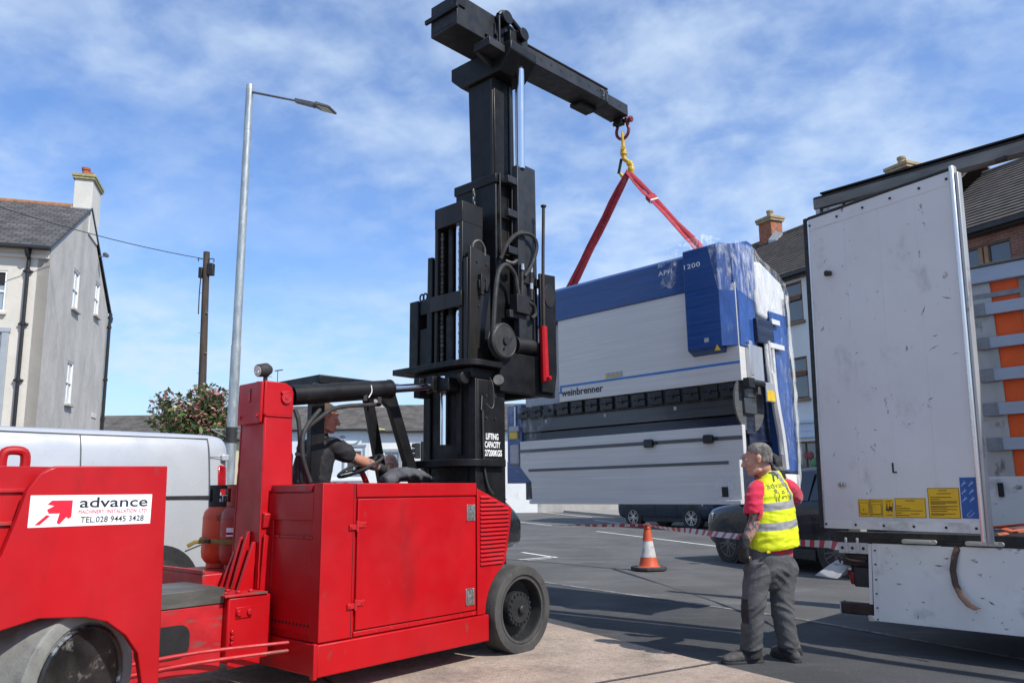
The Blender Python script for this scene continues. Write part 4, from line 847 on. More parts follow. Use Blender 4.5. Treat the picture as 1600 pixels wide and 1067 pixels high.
# scuffs: dark rubber marks standing on the door skin
rs = random.Random(4)
b = MB()
for i in range(30):
    x = rs.uniform(.08,1.24); z = rs.uniform(.3,2.6); a = rs.uniform(-.4,1.5); ln = rs.choice((.015,.025,.04,.07,.11))*rs.uniform(.7,1.3); w_ = rs.uniform(.003,.010)
    dx, dz_ = math.cos(a)*ln/2, math.sin(a)*ln/2; nx, nz_ = -math.sin(a)*w_/2, math.cos(a)*w_/2
    b.poly([DP(x-dx+nx*.3,-.0014,z-dz_+nz_*.3),DP(x+nx,-.0014,z+nz_),DP(x+dx,-.0014,z+dz_),DP(x-nx*1.3,-.0014,z-nz_*1.3)])
b.build('scuff_marks', 'scuff', dr)
def sticker(x0, x1, z0, z1, mat, lines, seed, pale='sticker_line'):
    b = MB(); dbox(b, x0,x1,-.0035,-.0012,z0,z1); s_ = b.build('sticker', mat, dr); b = MB(); rr = random.Random(seed)
    def ln(xa, xb, z, t=.004): dbox(b, xa,xb,-.0050,-.0038,z,z+t)
    for (k, a) in lines:
        if k == 't':
            for z, l0, l1 in a: ln(x0+(x1-x0)*l0, x0+(x1-x0)*l1, z0+(z1-z0)*z, .0048)
        if k == 'r':
            for l0, l1, u0, u1 in a:
                xa, xb, za, zb = x0+(x1-x0)*l0, x0+(x1-x0)*l1, z0+(z1-z0)*u0, z0+(z1-z0)*u1
                ln(xa,xb,za,.0025); ln(xa,xb,zb,.0025); dbox(b, xa,xa+.0025,-.0050,-.0038,za,zb); dbox(b, xb,xb+.0025,-.0050,-.0038,za,zb+.0025)
        if k == 'q':
            for q in a: b.poly([DP(x0+(x1-x0)*u,-.0046,z0+(z1-z0)*v) for u, v in q])
    b.build('print', pale, s_); return s_
sticker(.333,.438,.172,.312,'sticker_yellow', [('r',[(.03,.97,.02,.97),(.12,.88,.2,.8)]),('t',[(.12,.2,.8)]),('q',[[(.4,.35),(.5,.35),(.46,.5)]])], 1)
sticker(.442,.547,.172,.313,'sticker_yellow', [('r',[(.03,.97,.02,.97),(.12,.88,.15,.7)]),('t',[(.12,.1,.9),(.85,.1,.9)])], 2)
sticker(.551,.645,.173,.315,'sticker_yellow', [('q',[[(.25,.35),(.45,.35),(.42,.8),(.38,.8)],[(.4,.35),(.85,.35),(.9,.55),(.6,.62)],[(.6,.62),(.62,.8),(.66,.8),(.64,.62)],[(.85,.55),(.88,.78),(.92,.78),(.9,.5)],[(.42,.28),(.5,.28),(.5,.38),(.42,.38)],[(.75,.28),(.86,.28),(.86,.38),(.75,.38)]]),('t',[(.86,.3,.8),(.1,.35,.85)])], 3)
sticker(.655,.905,.172,.322,'sticker_yellow', [('r',[(.01,.985,.01,.97)]),('t',[(.85,.36,.66),(.58,.03,.22),(.45,.03,.5),(.34,.03,.9),(.22,.03,.2),(.18,.5,.78),(.10,.03,.46)])], 4)
sticker(.925,1.165,.172,.398,'sticker_yellow', [('r',[(.01,.985,.01,.98)]),('t',[(.90,.36,.62),(.80,.3,.75),(.68,.08,.75),(.61,.08,.38),(.54,.08,.92),(.50,.08,.90),(.46,.08,.55),(.38,.08,.93),(.34,.08,.6),(.28,.08,.9),(.22,.08,.6),(.14,.08,.85),(.10,.08,.5)])], 5)
rct = []
for r_ in range(3):
    for c_ in range(2):
        u = .12+.44*c_; v = .42+.19*r_; rct += [[(u,v),(u+.22,v+.05),(u+.26,v+.10),(u+.04,v+.05)],[(u-.04,v-.02),(u+.02,v-.02),(u+.02,v+.02),(u-.04,v+.02)],[(u+.10,v+.07),(u+.12,v+.07),(u+.16,v+.13),(u+.14,v+.13)]]
rct += [[(.28,.07),(.42,.02),(.44,.03),(.30,.08)],[(.42,.02),(.75,.14),(.74,.16),(.42,.04)],[(.28,.07),(.62,.20),(.62,.21),(.27,.09)]]
sticker(1.175,1.298,.175,.472,'sticker_blue', [('q',rct)], 6, 'sticker_pale')
# roof rail
b = MB()
b.prism([(.0,2.925),(.0,3.035),(.03,3.05),(.10,3.045),(.12,2.99),(.12,2.925)], 'x', .045, 6.2)
rr_ = b.build('roof_rail', 'rail_alu', trl, .006)
b = MB(); b.box(.06,6.2,-.006,-.0005,3.018,3.036); b.box(.12,6.2,-.012,.13,3.0515,3.066); b.build('rail_cap', 'dark', rr_, .003)
b = MB(); b.box(.06,.10,.0,.14,2.80,2.922); b.box(.12,.30,.02,.14,2.86,2.92); b.box(.32,.40,.03,.1,2.87,2.923); b.build('rail_bracket', 'post_alu', rr_, .006)
for x in (.85,1.52):
    b = MB(); b.cyl((x,-.01,2.905),(x+.08,-.01,2.912),.02,n=10); b.build('rail_roller', 'dark_rust', rr_, .003)
b = MB(); b.box(.045,.15,.10,.24,-.04,2.80); b.build('rear_corner_post', 'post_alu', trl, .008)
# far side: top rail, slats, curtain, webs, lower boards
b = MB(); b.box(.15,6.2,2.42,2.50,2.53,2.70); b.build('cant_rail', 'slat_alu', trl, .008)
b = MB(); b.box(.15,6.2,2.40,2.52,2.702,2.73); b.build('roof_gutter', 'rail_alu', trl, .004)
for z0, z1 in ((2.18,2.305),(1.823,1.939),(1.481,1.605),(1.125,1.25),(.767,.89)):
    b = MB(); b.box(.60,6.2,2.425,2.45,z0,z1); sl_ = b.build('side_slat', 'slat_alu', trl, .004)
    b = MB(); b.box(.575,.72,2.415,2.424,z0-.005,z1+.005); b.build('slat_socket', 'webbing', sl_, .004)
b = MB(); b.box(.3,6.2,2.492,2.50,.42,2.53); b.build('far_curtain', 'curtain', trl)
k = 0
while .66+k*.42 < 6:
    x = .78+k*.36; b = MB(); b.box(x+.26,x+.335,2.472,2.491,.42,2.53); b.build('curtain_web', 'webbing', trl, .003); k += 1
b = MB(); b.box(.50,.78,2.47,2.490,.42,2.53); b.build('curtain_edge', 'post_alu', trl, .004)
b = MB(); b.box(.60,6.2,2.468,2.4905,2.365,2.42); b.build('curtain_web', 'webbing', trl, .003)
b = MB(); b.box(.50,6.2,2.44,2.466,-.03,.50); fg = b.build('far_gate', 'gate_white', trl, .006)
b = MB(); b.box(.62,.67,2.425,2.439,.30,.44); b.box(.635,.655,2.4245,2.4395,.315,.425); b.build('gate_handle', 'dark', fg, .003)
# near side gate hanging down, with its edge strip, rivets and handles
tilt_ = .02
b = MB(); b.hexa([(.245,-.03,-.655),(6.0,-.03,-.655),(6.0,.0,-.655),(.245,.0,-.655),(.275,-.012,-.045),(6.0,-.012,-.045),(6.0,.018,-.045),(.275,.018,-.045)]); gt = b.build('side_gate', 'gate_white', trl, .004)
b = MB(); b.hexa([(.215,-.02,-.53),(.242,-.02,-.53),(.242,.012,-.53),(.215,.012,-.53),(.245,-.008,-.05),(.272,-.008,-.05),(.272,.018,-.05),(.245,.018,-.05)]); b.build('gate_edge', 'gate_white', gt, .003)
b = MB(); b.hexa([(.285,-.034,-.65),(.290,-.034,-.65),(.290,-.028,-.65),(.285,-.028,-.65),(.315,-.016,-.05),(.320,-.016,-.05),(.320,-.01,-.05),(.315,-.01,-.05)]); b.build('gate_fold', 'gate_white', gt)
b = MB()
for i, z in enumerate((-.10,-.21,-.33,-.44,-.55,-.64)): b.cyl((.275+.03*(z+.65)/.6,-.036,z),(.275+.03*(z+.65)/.6,-.012,z),.006,n=7)
b.build('gate_rivets', 'dark', gt)
b = MB(); b.box(.20,.246,-.03,.0,-.66,-.615); b.build('gate_corner', 'bright_edge', gt, .003)
b = MB(); rs = random.Random(9)
for i in range(36):
    x = rs.uniform(.36,1.6); f = rs.uniform(.05,.95); z = -.655+.61*f; y = -.030+.018*f-.0015; a = rs.choice((0,.05,1.4,.8,-.6))+rs.uniform(-.2,.2); ln = rs.choice((.01,.02,.035,.06))*rs.uniform(.7,1.4); w_ = rs.uniform(.003,.012)
    dx, dz_ = math.cos(a)*ln/2, math.sin(a)*ln/2; nx, nz_ = -math.sin(a)*w_/2, math.cos(a)*w_/2
    pq = [(x-dx+nx*.3,z-dz_+nz_*.3),(x+nx,z+nz_),(x+dx,z+dz_),(x-nx*1.3,z-nz_*1.3)]; b.poly([(u,-.030+.018*(v+.655)/.61-.0015,v) for u, v in pq])
b.build('scuff_marks', 'scuff', gt)
for x in (.52,.98):
    b = MB(); b.prism(rounded(x,x+.26,-.035,-.002,.015,3), 'y', -.03, -.006); b.prism(rounded(x+.03,x+.22,-.028,-.010,.008,3), 'y', -.034, -.0305); b.build('gate_latch', 'post_alu', trl, .003)
b = MB(); b.box(.28,2.2,-.0065,.03,-.075,-.0005); b.box(.8,.95,-.014,-.007,-.05,-.02); b.build('latch_rail', 'dark', trl, .004)
# rear corner under the bed
b = MB(); b.box(-.01,.245,.0,.05,-.135,-.003); rb_ = b.build('corner_bracket', 'dirty_white', trl, .006)
for x0, x1 in ((.055,.075),(.15,.17)):
    b = MB(); b.box(x0,x1,-.014,-.001,-.13,-.006); b.build('bracket_rib', 'dirty_white', rb_, .003)
b = MB()
for x, z in ((.025,-.03),(.025,-.09),(.11,-.02),(.11,-.09),(.20,-.03),(.2,-.09)): b.cyl((x,-.002,z),(x,.001,z),.013,n=12)
b.build('bracket_holes', 'dark', rb_)
b = MB(); b.box(.03,.22,.02,.4,-.19,-.142); b.tube([(.05,-.02,-.17),(.10,-.03,-.19),(.22,-.02,-.195)], .012); b.box(.0,.245,.04,.3,-.24,-.20); b.build('latch_gear', 'dark_rust', trl, .004)
b = MB(); b.hexa([(-.20,-.10,-.325),(.0,-.10,-.34),(.05,.10,-.30),(-.15,.10,-.285),(-.10,-.0,-.235),(.06,-.0,-.245),(.08,.12,-.22),(-.08,.12,-.20)]); b.build('mudguard_corner', 'post_alu', trl, .008)
b = MB(); b.tube([(-.0,.0,-.215),(.0,.0,-.19),(.10,.0,-.19),(.10,.0,-.215)], .008, 8); b.build('step_loop', 'dark', trl)
b = MB(); b.box(.10,.235,-.01,.2,-.40,-.245); tl = b.build('tail_light', 'rubber', trl, .012)
b = MB(); b.hexa([(.06,.02,-.385),(.10,-.012,-.385),(.10,.20,-.385),(.06,.20,-.385),(.045,.02,-.28),(.10,-.014,-.28),(.10,.20,-.28),(.045,.20,-.28)]); b.build('lens', 'tail_red', tl, .008)
b = MB(); b.ell((.065,.02,-.262),(.018,.018,.016)); b.build('side_lamp', 'lens', tl)
b = MB(); b.box(-.03,.235,.0,.10,-.625,-.535); bu = b.build('underrun_bar', 'dark_rust', trl, .012)
b = MB(); b.box(-.04,-.031,-.005,.105,-.63,-.53); b.build('bar_end', 'post_alu', bu, .004)
b = MB(); b.box(-.044,-.041,.012,.088,-.615,-.55); b.build('end_opening', 'dark_rust', bu)
# loose things on and by the trailer
st = thing('hanging_strap', 'brown ratchet strap hanging down over the lowered white side gate', 'strap', ((2.7645,6.7500,0.6553),-0.80321,True))
strap('webbing', [(.93,.0,-.02),(.90,-.04,-.12),(.88,-.05,-.22),(.89,-.06,-.32),(.93,-.09,-.40),(.985,-.12,-.455),(1.035,-.14,-.475),(1.06,-.15,-.472)], .045, .006, 'brown_strap', st, [(1,.3,.2)])
st = thing('strap_pile', 'tangled orange ratchet straps lying on the edge of the trailer bed', 'straps', ((2.7645,6.7500,0.6553),-0.80321,True))
for s_ in range(4):
    r_ = random.Random(40+s_); pts = [(1.16+.16*i+r_.uniform(-.03,.03), .16+.14*math.sin(i*1.2+s_*1.7), .045+.016*s_+.03*abs(math.sin(i*1.3+s_))) for i in range(8)]
    strap('webbing', pts, .05, .008, 'orange_strap', st, [(.2,1,.3*(-1)**s_)])
for i, (z, y, lab) in enumerate(((.012,.52,'lowest grey board in the stack on the trailer bed'),(.05,.54,'middle grey board in the stack on the trailer bed'),(.088,.50,'top grey board in the stack on the trailer bed'))):
    r_ = thing('board', lab, 'board', ((2.7645,6.7500,0.6553),-0.80321,True), 'boards stacked on the trailer bed')
    b = MB(); b.box(1.34+.05*i,4.6,y,y+.30,z-.038,z-.004); b.build('plank', 'board', r_, .004)
    b = MB(); b.box(1.336+.05*i,1.3395+.05*i,y+.01,y+.29,z-.034,z-.008); b.build('end_face', 'bright_edge', r_)

# ------------------------------------------------------------------ buildings
MT['render_cream'] = M('cream_roughcast', (.56,.53,.47), .95, 0, .06, 1.2, .5, 9, dirt=((.36,.34,.30), .58, .80, 1.1, (1,1,.5)))
MT['render_grey'] = M('grey_roughcast_gable', (.42,.40,.37), .95, 0, .12, .9, .9, 5, stretch=(1,1,.7), dirt=((.29,.28,.265), .50, .78, .9, (1.1,1.1,.5)), dirt2=((.50,.485,.45), .56, .8, 3.5, (1,1,.8)))
MT['render_white'] = M('off_white_render', (.66,.68,.67), .9, 0, .04, 1.0, .12, 12, dirt=((.50,.51,.49), .58, .80, .9, (1,1,.3)))
MT['white_wall'] = M('white_painted_wall', (.80,.80,.78), .85, 0, .03, 1.0, .1, 8)
MT['stack_render'] = M('weathered_cream_render', (.56,.54,.49), .95, 0, .06, 1.5, .3, 9, dirt=((.38,.35,.29), .52, .76, 1.6, (1,1,.6)))
MT['pale_blue'] = M('pale_blue_fascia', (.52,.60,.70), .55, 0, .04, 2)
MT['pub_wall'] = M('blue_white_wall', (.70,.76,.80), .85, 0, .03, 1.0)
MT['pub_trim'] = M('grey_plaster_trim', (.30,.33,.36), .8, 0, .05, 4)
MT['cream_wall'] = M('yellow_cream_wall', (.68,.60,.40), .9, 0, .05, 1.0)
MT['gutter'] = M('black_gutter', (.016,.016,.017), .4, 0, .2, 6)
MT['brown_frame'] = M('brown_window_frame', (.115,.058,.030), .5, 0, .2, 8)
MT['tan_frame'] = M('tan_window_sash', (.30,.17,.085), .5, 0, .15, 6)
MT['sill'] = M('brown_sill', (.22,.165,.11), .7, 0, .2, 6)
MT['white_frame'] = M('white_window_frame', (.78,.78,.77), .45, 0, .02, 5)
MT['stone_sill'] = M('pale_stone_sill', (.55,.52,.47), .85, 0, .08, 5)
MT['lichen'] = M('lichened_stone_cap', (.30,.27,.12), .95, 0, .25, 8, .3, 30, dirt=((.36,.34,.27), .5, .7, 12, (1,1,1)))
MT['terracotta'] = M('terracotta_pot', (.33,.10,.05), .8, 0, .2, 6)
MT['buff_pot'] = M('buff_chimney_pot', (.34,.26,.15), .85, 0, .2, 6)
MT['lead'] = M('lead_flashing', (.36,.38,.40), .5, .4, .1, 10)
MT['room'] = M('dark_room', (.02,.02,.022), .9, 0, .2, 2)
MT['curtain_white'] = M('net_curtain', (.55,.55,.53), .9, 0, .05, 6)
def glass_mat(name, col, rough):
    m = M(name, col, rough, 0, .25, .8, .03, 1.2, .6, spec=.8); return m
MT['glass'] = glass_mat('window_glass', (.045,.055,.068), .06)
MT['glass_pale'] = glass_mat('pale_window_glass', (.26,.31,.34), .08)
def course_mat(name, c1, c2, mortar, sx, sy, scale, brick=True, msize=.02, bump=.4, offset=.5, rough=.9, coord='Object', rot=(0,0,0)):
    m = bpy.data.materials.new(name); m.use_nodes = True; n = m.node_tree.nodes; l = m.node_tree.links; b = n['Principled BSDF']; b.inputs['Roughness'].default_value = rough
    t = n.new('ShaderNodeTexCoord'); mp = n.new('ShaderNodeMapping'); mp.inputs['Rotation'].default_value = rot; l.new(t.outputs['UV'], mp.inputs[0])
    br = n.new('ShaderNodeTexBrick'); br.inputs['Scale'].default_value = 1; br.inputs['Brick Width'].default_value = sx; br.inputs['Row Height'].default_value = sy; br.inputs['Mortar Size'].default_value = msize; br.inputs['Mortar Smooth'].default_value = .2
    br.offset = offset; br.inputs['Color1'].default_value = (*c1,1); br.inputs['Color2'].default_value = (*c2,1); br.inputs['Mortar'].default_value = (*mortar,1); br.inputs['Bias'].default_value = 0
    l.new(mp.outputs[0], br.inputs['Vector'])
    nz = n.new('ShaderNodeTexNoise'); nz.inputs['Scale'].default_value = 1.6; nz.inputs['Detail'].default_value = 7; l.new(t.outputs['Object'], nz.inputs['Vector'])
    r = n.new('ShaderNodeMapRange'); r.inputs['From Min'].default_value = .3; r.inputs['From Max'].default_value = .7; r.inputs['To Min'].default_value = .65; r.inputs['To Max'].default_value = 1.35; l.new(nz.outputs['Fac'], r.inputs['Value'])
    mx = n.new('ShaderNodeVectorMath'); mx.operation = 'SCALE'; l.new(br.outputs['Color'], mx.inputs[0]); l.new(r.outputs[0], mx.inputs['Scale']); l.new(mx.outputs[0], b.inputs['Base Color'])
    bp = n.new('ShaderNodeBump'); bp.inputs['Strength'].default_value = bump; bp.inputs['Distance'].default_value = .02; bp.invert = True; l.new(br.outputs['Fac'], bp.inputs['Height']); l.new(bp.outputs[0], b.inputs['Normal']); return m
MT['slate'] = course_mat('slate_roof', (.092,.086,.086), (.050,.047,.049), (.018,.017,.019), .36, .25, 1, msize=.018, bump=.8)
MT['slate_far'] = course_mat('dull_slate_roof', (.095,.085,.075), (.070,.063,.057), (.045,.04,.037), .35, .25, 1, msize=.012)
MT['tile'] = M('brown_grey_roof_tile', (.090,.076,.066), .9, 0, .3, 3, .2, 40, dirt=((.17,.15,.12), .62, .76, 7, (1,1,1)))
MT['tile_lichen'] = M('lichened_ridge', (.16,.11,.045), .95, 0, .4, 4, .3, 30, dirt=((.075,.065,.058), .45, .6, 3, (1,1,1)))
MT['ridge_orange'] = M('weathered_ridge_tile', (.26,.125,.06), .9, 0, .3, 5, .2, 30, dirt=((.36,.30,.22), .55, .7, 3, (1,1,1)))
MT['brick'] = course_mat('red_brick', (.25,.090,.060), (.20,.072,.050), (.22,.19,.165), .225, .075, 1, msize=.010)
MT['brick_stack'] = M('red_brick_chimney', (.30,.11,.06), .9, 0, .3, 9, .3, 40, dirt=((.36,.27,.18), .55, .7, 8, (1,1,1)))
def uvq(o, scale=1.0):
    # planar metres per face, along its own horizontal and slope
    me = o.data; uv = me.uv_layers.new(name='UVMap')
    for p in me.polygons:
        n = p.normal; h = Vector((0,0,1)).cross(n)
        h = h.normalized() if h.length > 1e-3 else Vector((1,0,0)); v = n.cross(h)
        for li in p.loop_indices:
            co = me.vertices[me.loops[li].vertex_index].co; uv.data[li].uv = (co.dot(h)*scale, co.dot(v)*scale)
    return o
def sash(parent, x0, x1, z0, z1, y, n=-1, frame='white_frame', glass='glass', style='sash', sill='stone_sill', sillout=.10, axis='y', rec=.10, face=0.0):
    # window set in a wall facing -y (axis y) or +x (axis x); y = wall plane
    def B(b, a0, a1, d0, d1, c0, c1):
        if axis == 'y': b.box(a0, a1, y+d0, y+d1, c0, c1)
        else: b.box(y-d1, y-d0, a0, a1, c0, c1)
    f = .06
    b = MB(); B(b, x0,x0+f,.02,.12,z0,z1); B(b, x1-f,x1,.02,.12,z0,z1); B(b, x0+f,x1-f,.02,.12,z0,z0+f); B(b, x0+f,x1-f,.02,.12,z1-f,z1)
    zm = (z0+z1)/2
    if style == 'sash': B(b, x0+f,x1-f,.03,.11,zm-.03,zm+.03); B(b, (x0+x1)/2-.015,(x0+x1)/2+.015,.05,.10,z0+f,zm-.031); B(b, (x0+x1)/2-.015,(x0+x1)/2+.015,.05,.10,zm+.031,z1-f)
    w = b.build('window', frame, parent, .006)
    if style == 'vent':
        zt = z1-(z1-z0)*.46
        b = MB(); B(b, x0+f,x1-f,-.02,.06,zt,zt+.10); B(b, x0+f,x1-f,.0,.05,zt+.10,zt+.16); b.build('transom', 'brown_frame', w, .006)
        b = MB(); B(b, x0+f,x1-f,.03,.06,zt+.161,zt+.21); B(b, x1-f-.05,x1-f,.03,.06,zt+.211,z1-f); b.build('vent_sash', 'tan_frame', w, .004)
    b = MB(); B(b, x0+f*.5,x1-f*.5,.075,.085,z0+f*.5,z1-f*.5); b.build('pane', glass, w)
    b = MB(); B(b, x0-.07,x1+.07,-sillout,.14,z0-.10,z0-.005); b.build('sill', sill, w, .01)
    return w
def wallq(b, x0, x1, z0, z1, y0, y1, holes, axis='y'):
    # a wall slab with rectangular openings, cut into strips
    xs = sorted({x0, x1, *[h[0] for h in holes], *[h[1] for h in holes]}); zs = sorted({z0, z1, *[h[2] for h in holes], *[h[3] for h in holes]})
    for i in range(len(xs)-1):
        j = 0
        while j < len(zs)-1:
            cx, cz = (xs[i]+xs[i+1])/2, (zs[j]+zs[j+1])/2
            if any(h[0] < cx < h[1] and h[2] < cz < h[3] for h in holes): j += 1; continue
            k = j
            while k+1 < len(zs)-1 and not any(h[0] < cx < h[1] and h[2] < (zs[k+1]+zs[k+2])/2 < h[3] for h in holes): k += 1
            if axis == 'y': b.box(xs[i], xs[i+1], y0, y1, zs[j], zs[k+1])
            else: b.box(y0, y1, xs[i], xs[i+1], zs[j], zs[k+1])
            j = k+1
    bmesh.ops.remove_doubles(b.b, verts=b.b.verts, dist=1e-4)
    # drop the inner faces shared by neighbouring strips
    seen = {}
    for f in list(b.b.faces):
        k = tuple(sorted(v.index for v in f.verts)) if False else tuple(sorted((round(v.co.x,3),round(v.co.y,3),round(v.co.z,3)) for v in f.verts))
        seen.setdefault(k, []).append(f)
    dead = [f for fs in seen.values() if len(fs) > 1 for f in fs]
    if dead: bmesh.ops.delete(b.b, geom=dead, context='FACES_ONLY')
# ---- terrace across the road: white rendered house and brick house
HRF = ((9.5000,26.0000,-0.8800),-1.15947,False)
hr = thing('rendered_house', 'white rendered three storey house with brown windows and pale blue shopfront behind the press brake', 'house', HRF)
W1 = [(-.32,.72,6.85,8.22), (-.32,.72,4.25,5.64), (-4.0,-2.96,6.85,8.22), (-4.0,-2.96,4.25,5.64), (2.9,3.94,6.85,8.22), (2.9,3.94,4.25,5.64)]
SH = [(-.12,.93,1.0,2.83), (-4.2,-.6,1.0,2.83), (1.6,4.6,1.0,2.83)]
b = MB(); wallq(b, -5.6, 5.0, -.3, 8.45, 0, .3, W1+SH); b.build('wall', 'render_white', hr)
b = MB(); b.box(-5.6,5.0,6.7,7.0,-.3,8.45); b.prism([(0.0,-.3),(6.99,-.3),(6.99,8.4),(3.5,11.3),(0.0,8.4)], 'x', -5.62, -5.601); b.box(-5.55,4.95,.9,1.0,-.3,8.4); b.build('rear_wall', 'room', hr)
for w in W1: sash(hr, *w, 0, frame='brown_frame', style='vent', sill='sill')
b = MB(); b.box(-5.3,4.9,-.10,-.0005,2.95,3.42); fs = b.build('fascia', 'pale_blue', hr, .01)
b = MB(); b.box(-5.35,4.95,-.17,-.001,3.421,3.53); b.box(-5.3,4.9,-.115,-.1005,3.16,3.175); b.build('cornice', 'pale_blue', fs, .01)
for x in (1.02,-.42,-4.45,4.65):
    b = MB(); b.box(x,x+.22,-.06,-.0005,.0,2.949); b.build('pilaster', 'white_frame', hr, .01)
for i, s_ in enumerate(SH):
    b = MB(); b.box(s_[0],s_[1],.05,.07,1.0,2.83); g_ = b.build('shop_window', 'glass', hr)
    b = MB(); b.box(s_[0]+.45,s_[0]+.50,.02,.09,1.0,2.83); b.box(s_[0],s_[1],.02,.09,2.76,2.83); b.build('window_bar', 'brown_frame', g_, .004)
b = MB(); b.box(-.1,.93,-.02,.08,.2,1.0); b.build('stall_riser', 'room', hr)
balls = ((.12,.09,(.03,.22,.07)),(-.02,.3,(.22,.02,.03)),(-.2,.32,(.25,.03,.05)))
for i, (dx, dz_, c) in enumerate(balls):
    MT['balloon'] = M('balloon_rubber', c, .3, 0, .1, 4)
    b = MB(); b.ell((.55+dx,.035,2.05+dz_),(.12,.012,.14)); b.build('balloon', 'balloon', hr)
b = MB(); b.box(-.1,.2,.03,.048,1.0,1.42); b.build('display', 'curtain_white', hr)
def roof(parent, x0, x1, ye, ze, yr, zr, yb, mat, steps=0, name='roof', ov=.0):
    if steps:
        b = MB()
        for i in range(steps):
            t0, t1 = i/steps, (i+1)/steps
            for (ya, za, yb_, zb_) in ((ye,ze,yr,zr),):
                p0 = Vector((0, ya+(yb_-ya)*t0, za+(zb_-za)*t0)); p1 = Vector((0, ya+(yb_-ya)*t1, za+(zb_-za)*t1)); n_ = Vector((0,-(zb_-za),(yb_-ya))).normalized()
                a = p0+n_*.055; c = p1+n_*.020
                b.hexa([(x0,p0.y,p0.z),(x1,p0.y,p0.z),(x1,p1.y,p1.z),(x0,p1.y,p1.z),(x0,a.y,a.z),(x1,a.y,a.z),(x1,c.y,c.z),(x0,c.y,c.z)])
        b.hexa([(x0,yr,zr-.05),(x1,yr,zr-.05),(x1,yb,ze-.05),(x0,yb,ze-.05),(x0,yr,zr+.02),(x1,yr,zr+.02),(x1,yb,ze+.02),(x0,yb,ze+.02)])
        return b.build(name, mat, parent, 0, 0)
    b = MB(); b.hexa([(x0,ye,ze-.06),(x1,ye,ze-.06),(x1,yr,zr-.06),(x0,yr,zr-.06),(x0,ye,ze),(x1,ye,ze),(x1,yr,zr),(x0,yr,zr)])
    b.hexa([(x0,yr+.001,zr-.06),(x1,yr+.001,zr-.06),(x1,yb,ze-.06),(x0,yb,ze-.06),(x0,yr+.001,zr),(x1,yr+.001,zr),(x1,yb,ze),(x0,yb,ze)])
    return uvq(b.build(name, mat, parent, 0, 0))
rf = roof(hr, -5.75, 5.0, -.35, 8.47, 3.5, 11.42, 7.3, 'tile', 22)
b = MB(); b.prism(arc(3.5,11.40,.13,-20,200,8), 'x', -5.78, 5.0); b.build('ridge', 'tile_lichen', rf)
b = MB(); b.hexa([(-5.82,-.36,8.50),(-5.62,-.36,8.50),(-5.62,3.5,11.44),(-5.82,3.5,11.44),(-5.82,-.36,8.55),(-5.62,-.36,8.55),(-5.62,3.5,11.50),(-5.82,3.5,11.50)]); b.build('verge', 'tile_lichen', rf)
b = MB(); b.box(-5.7,5.0,-.36,-.24,8.36,8.50); b.box(-5.7,5.0,-.239,-.0005,8.30,8.40); b.build('gutter', 'gutter', rf, .02)
def chimney(parent, x0, x1, y0, y1, z0, z1, mat, pot, capm, pots, potr=.13, poth=.35):
    b = MB(); b.box(x0,x1,y0,y1,z0,z1); c = b.build('chimney', mat, parent, .01)
    b = MB(); b.box(x0-.07,x1+.07,y0-.07,y1+.07,z1,z1+.10); b.box(x0-.10,x1+.10,y0-.10,y1+.10,z1+.1005,z1+.22); b.build('cap', capm, c, .015)
    for px_, py_ in pots:
        b = MB(); b.lathe([(potr,0),(potr*.85,poth*.7),(potr*1.05,poth*.75),(potr*1.05,poth),(potr*.7,poth),(potr*.7,poth*.5),(0,poth*.5)], (px_,py_,z1+.221), (0,0,1), 16); b.build('pot', pot, c)
    return c
chimney(rf, -4.70, -3.95, 3.2, 3.8, 10.8, 12.12, 'brick_stack', 'buff_pot', 'buff_pot', [(-4.3,3.5)], .14, .32)
b = MB(); b.hexa([(-3.949,3.0,11.0),(-3.5,3.0,11.06),(-3.5,3.4,11.40),(-3.949,3.4,11.35),(-3.949,3.0,11.25),(-3.5,3.0,11.12),(-3.5,3.4,11.46),(-3.949,3.4,11.7)]); b.build('flashing', 'lead', rf)
chimney(rf, 1.85, 2.60, 3.2, 3.8, 10.8, 12.0, 'brick_stack', 'buff_pot', 'buff_pot', [(2.2,3.5)], .14, .32)
hb = thing('brick_house', 'red brick house with brown window and tiled roof seen above the open trailer', 'house', HRF)
W2 = [(6.35,7.85,6.2,7.70), (10,11.5,6.2,7.7), (6.35,7.85,3.6,5.1), (10,11.5,3.6,5.1)]
b = MB(); wallq(b, 5.01, 14.0, -.6, 8.08, -.02, .3, W2); uvq(b.build('wall', 'brick', hb, 0, 0))
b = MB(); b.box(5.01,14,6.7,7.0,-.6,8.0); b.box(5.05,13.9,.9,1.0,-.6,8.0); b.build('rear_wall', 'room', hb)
for w in W2:
    wn = sash(hb, *w, -.02, frame='brown_frame', style='plain', sill='sill')
    b = MB(); xm = (w[0]+w[1])/2; b.box(xm-.13,xm-.02,-.02,.07,w[2]+.06,w[3]-.06); b.box(xm+.02,xm+.13,-.02,.07,w[2]+.06,w[3]-.06); b.build('mullion', 'tan_frame', wn, .008)
rf2 = roof(hb, 5.02, 14.2, -.38, 8.10, 3.5, 10.88, 7.3, 'tile', 20)
b = MB(); b.prism(arc(3.5,10.87,.12,-20,200,8), 'x', 5.02, 14.2); b.build('ridge', 'tile', rf2)
b = MB(); b.box(5.02,14.2,-.39,-.27,7.98,8.12); b.box(5.02,14.2,-.269,-.021,7.93,8.03); b.build('gutter', 'gutter', rf2, .02)
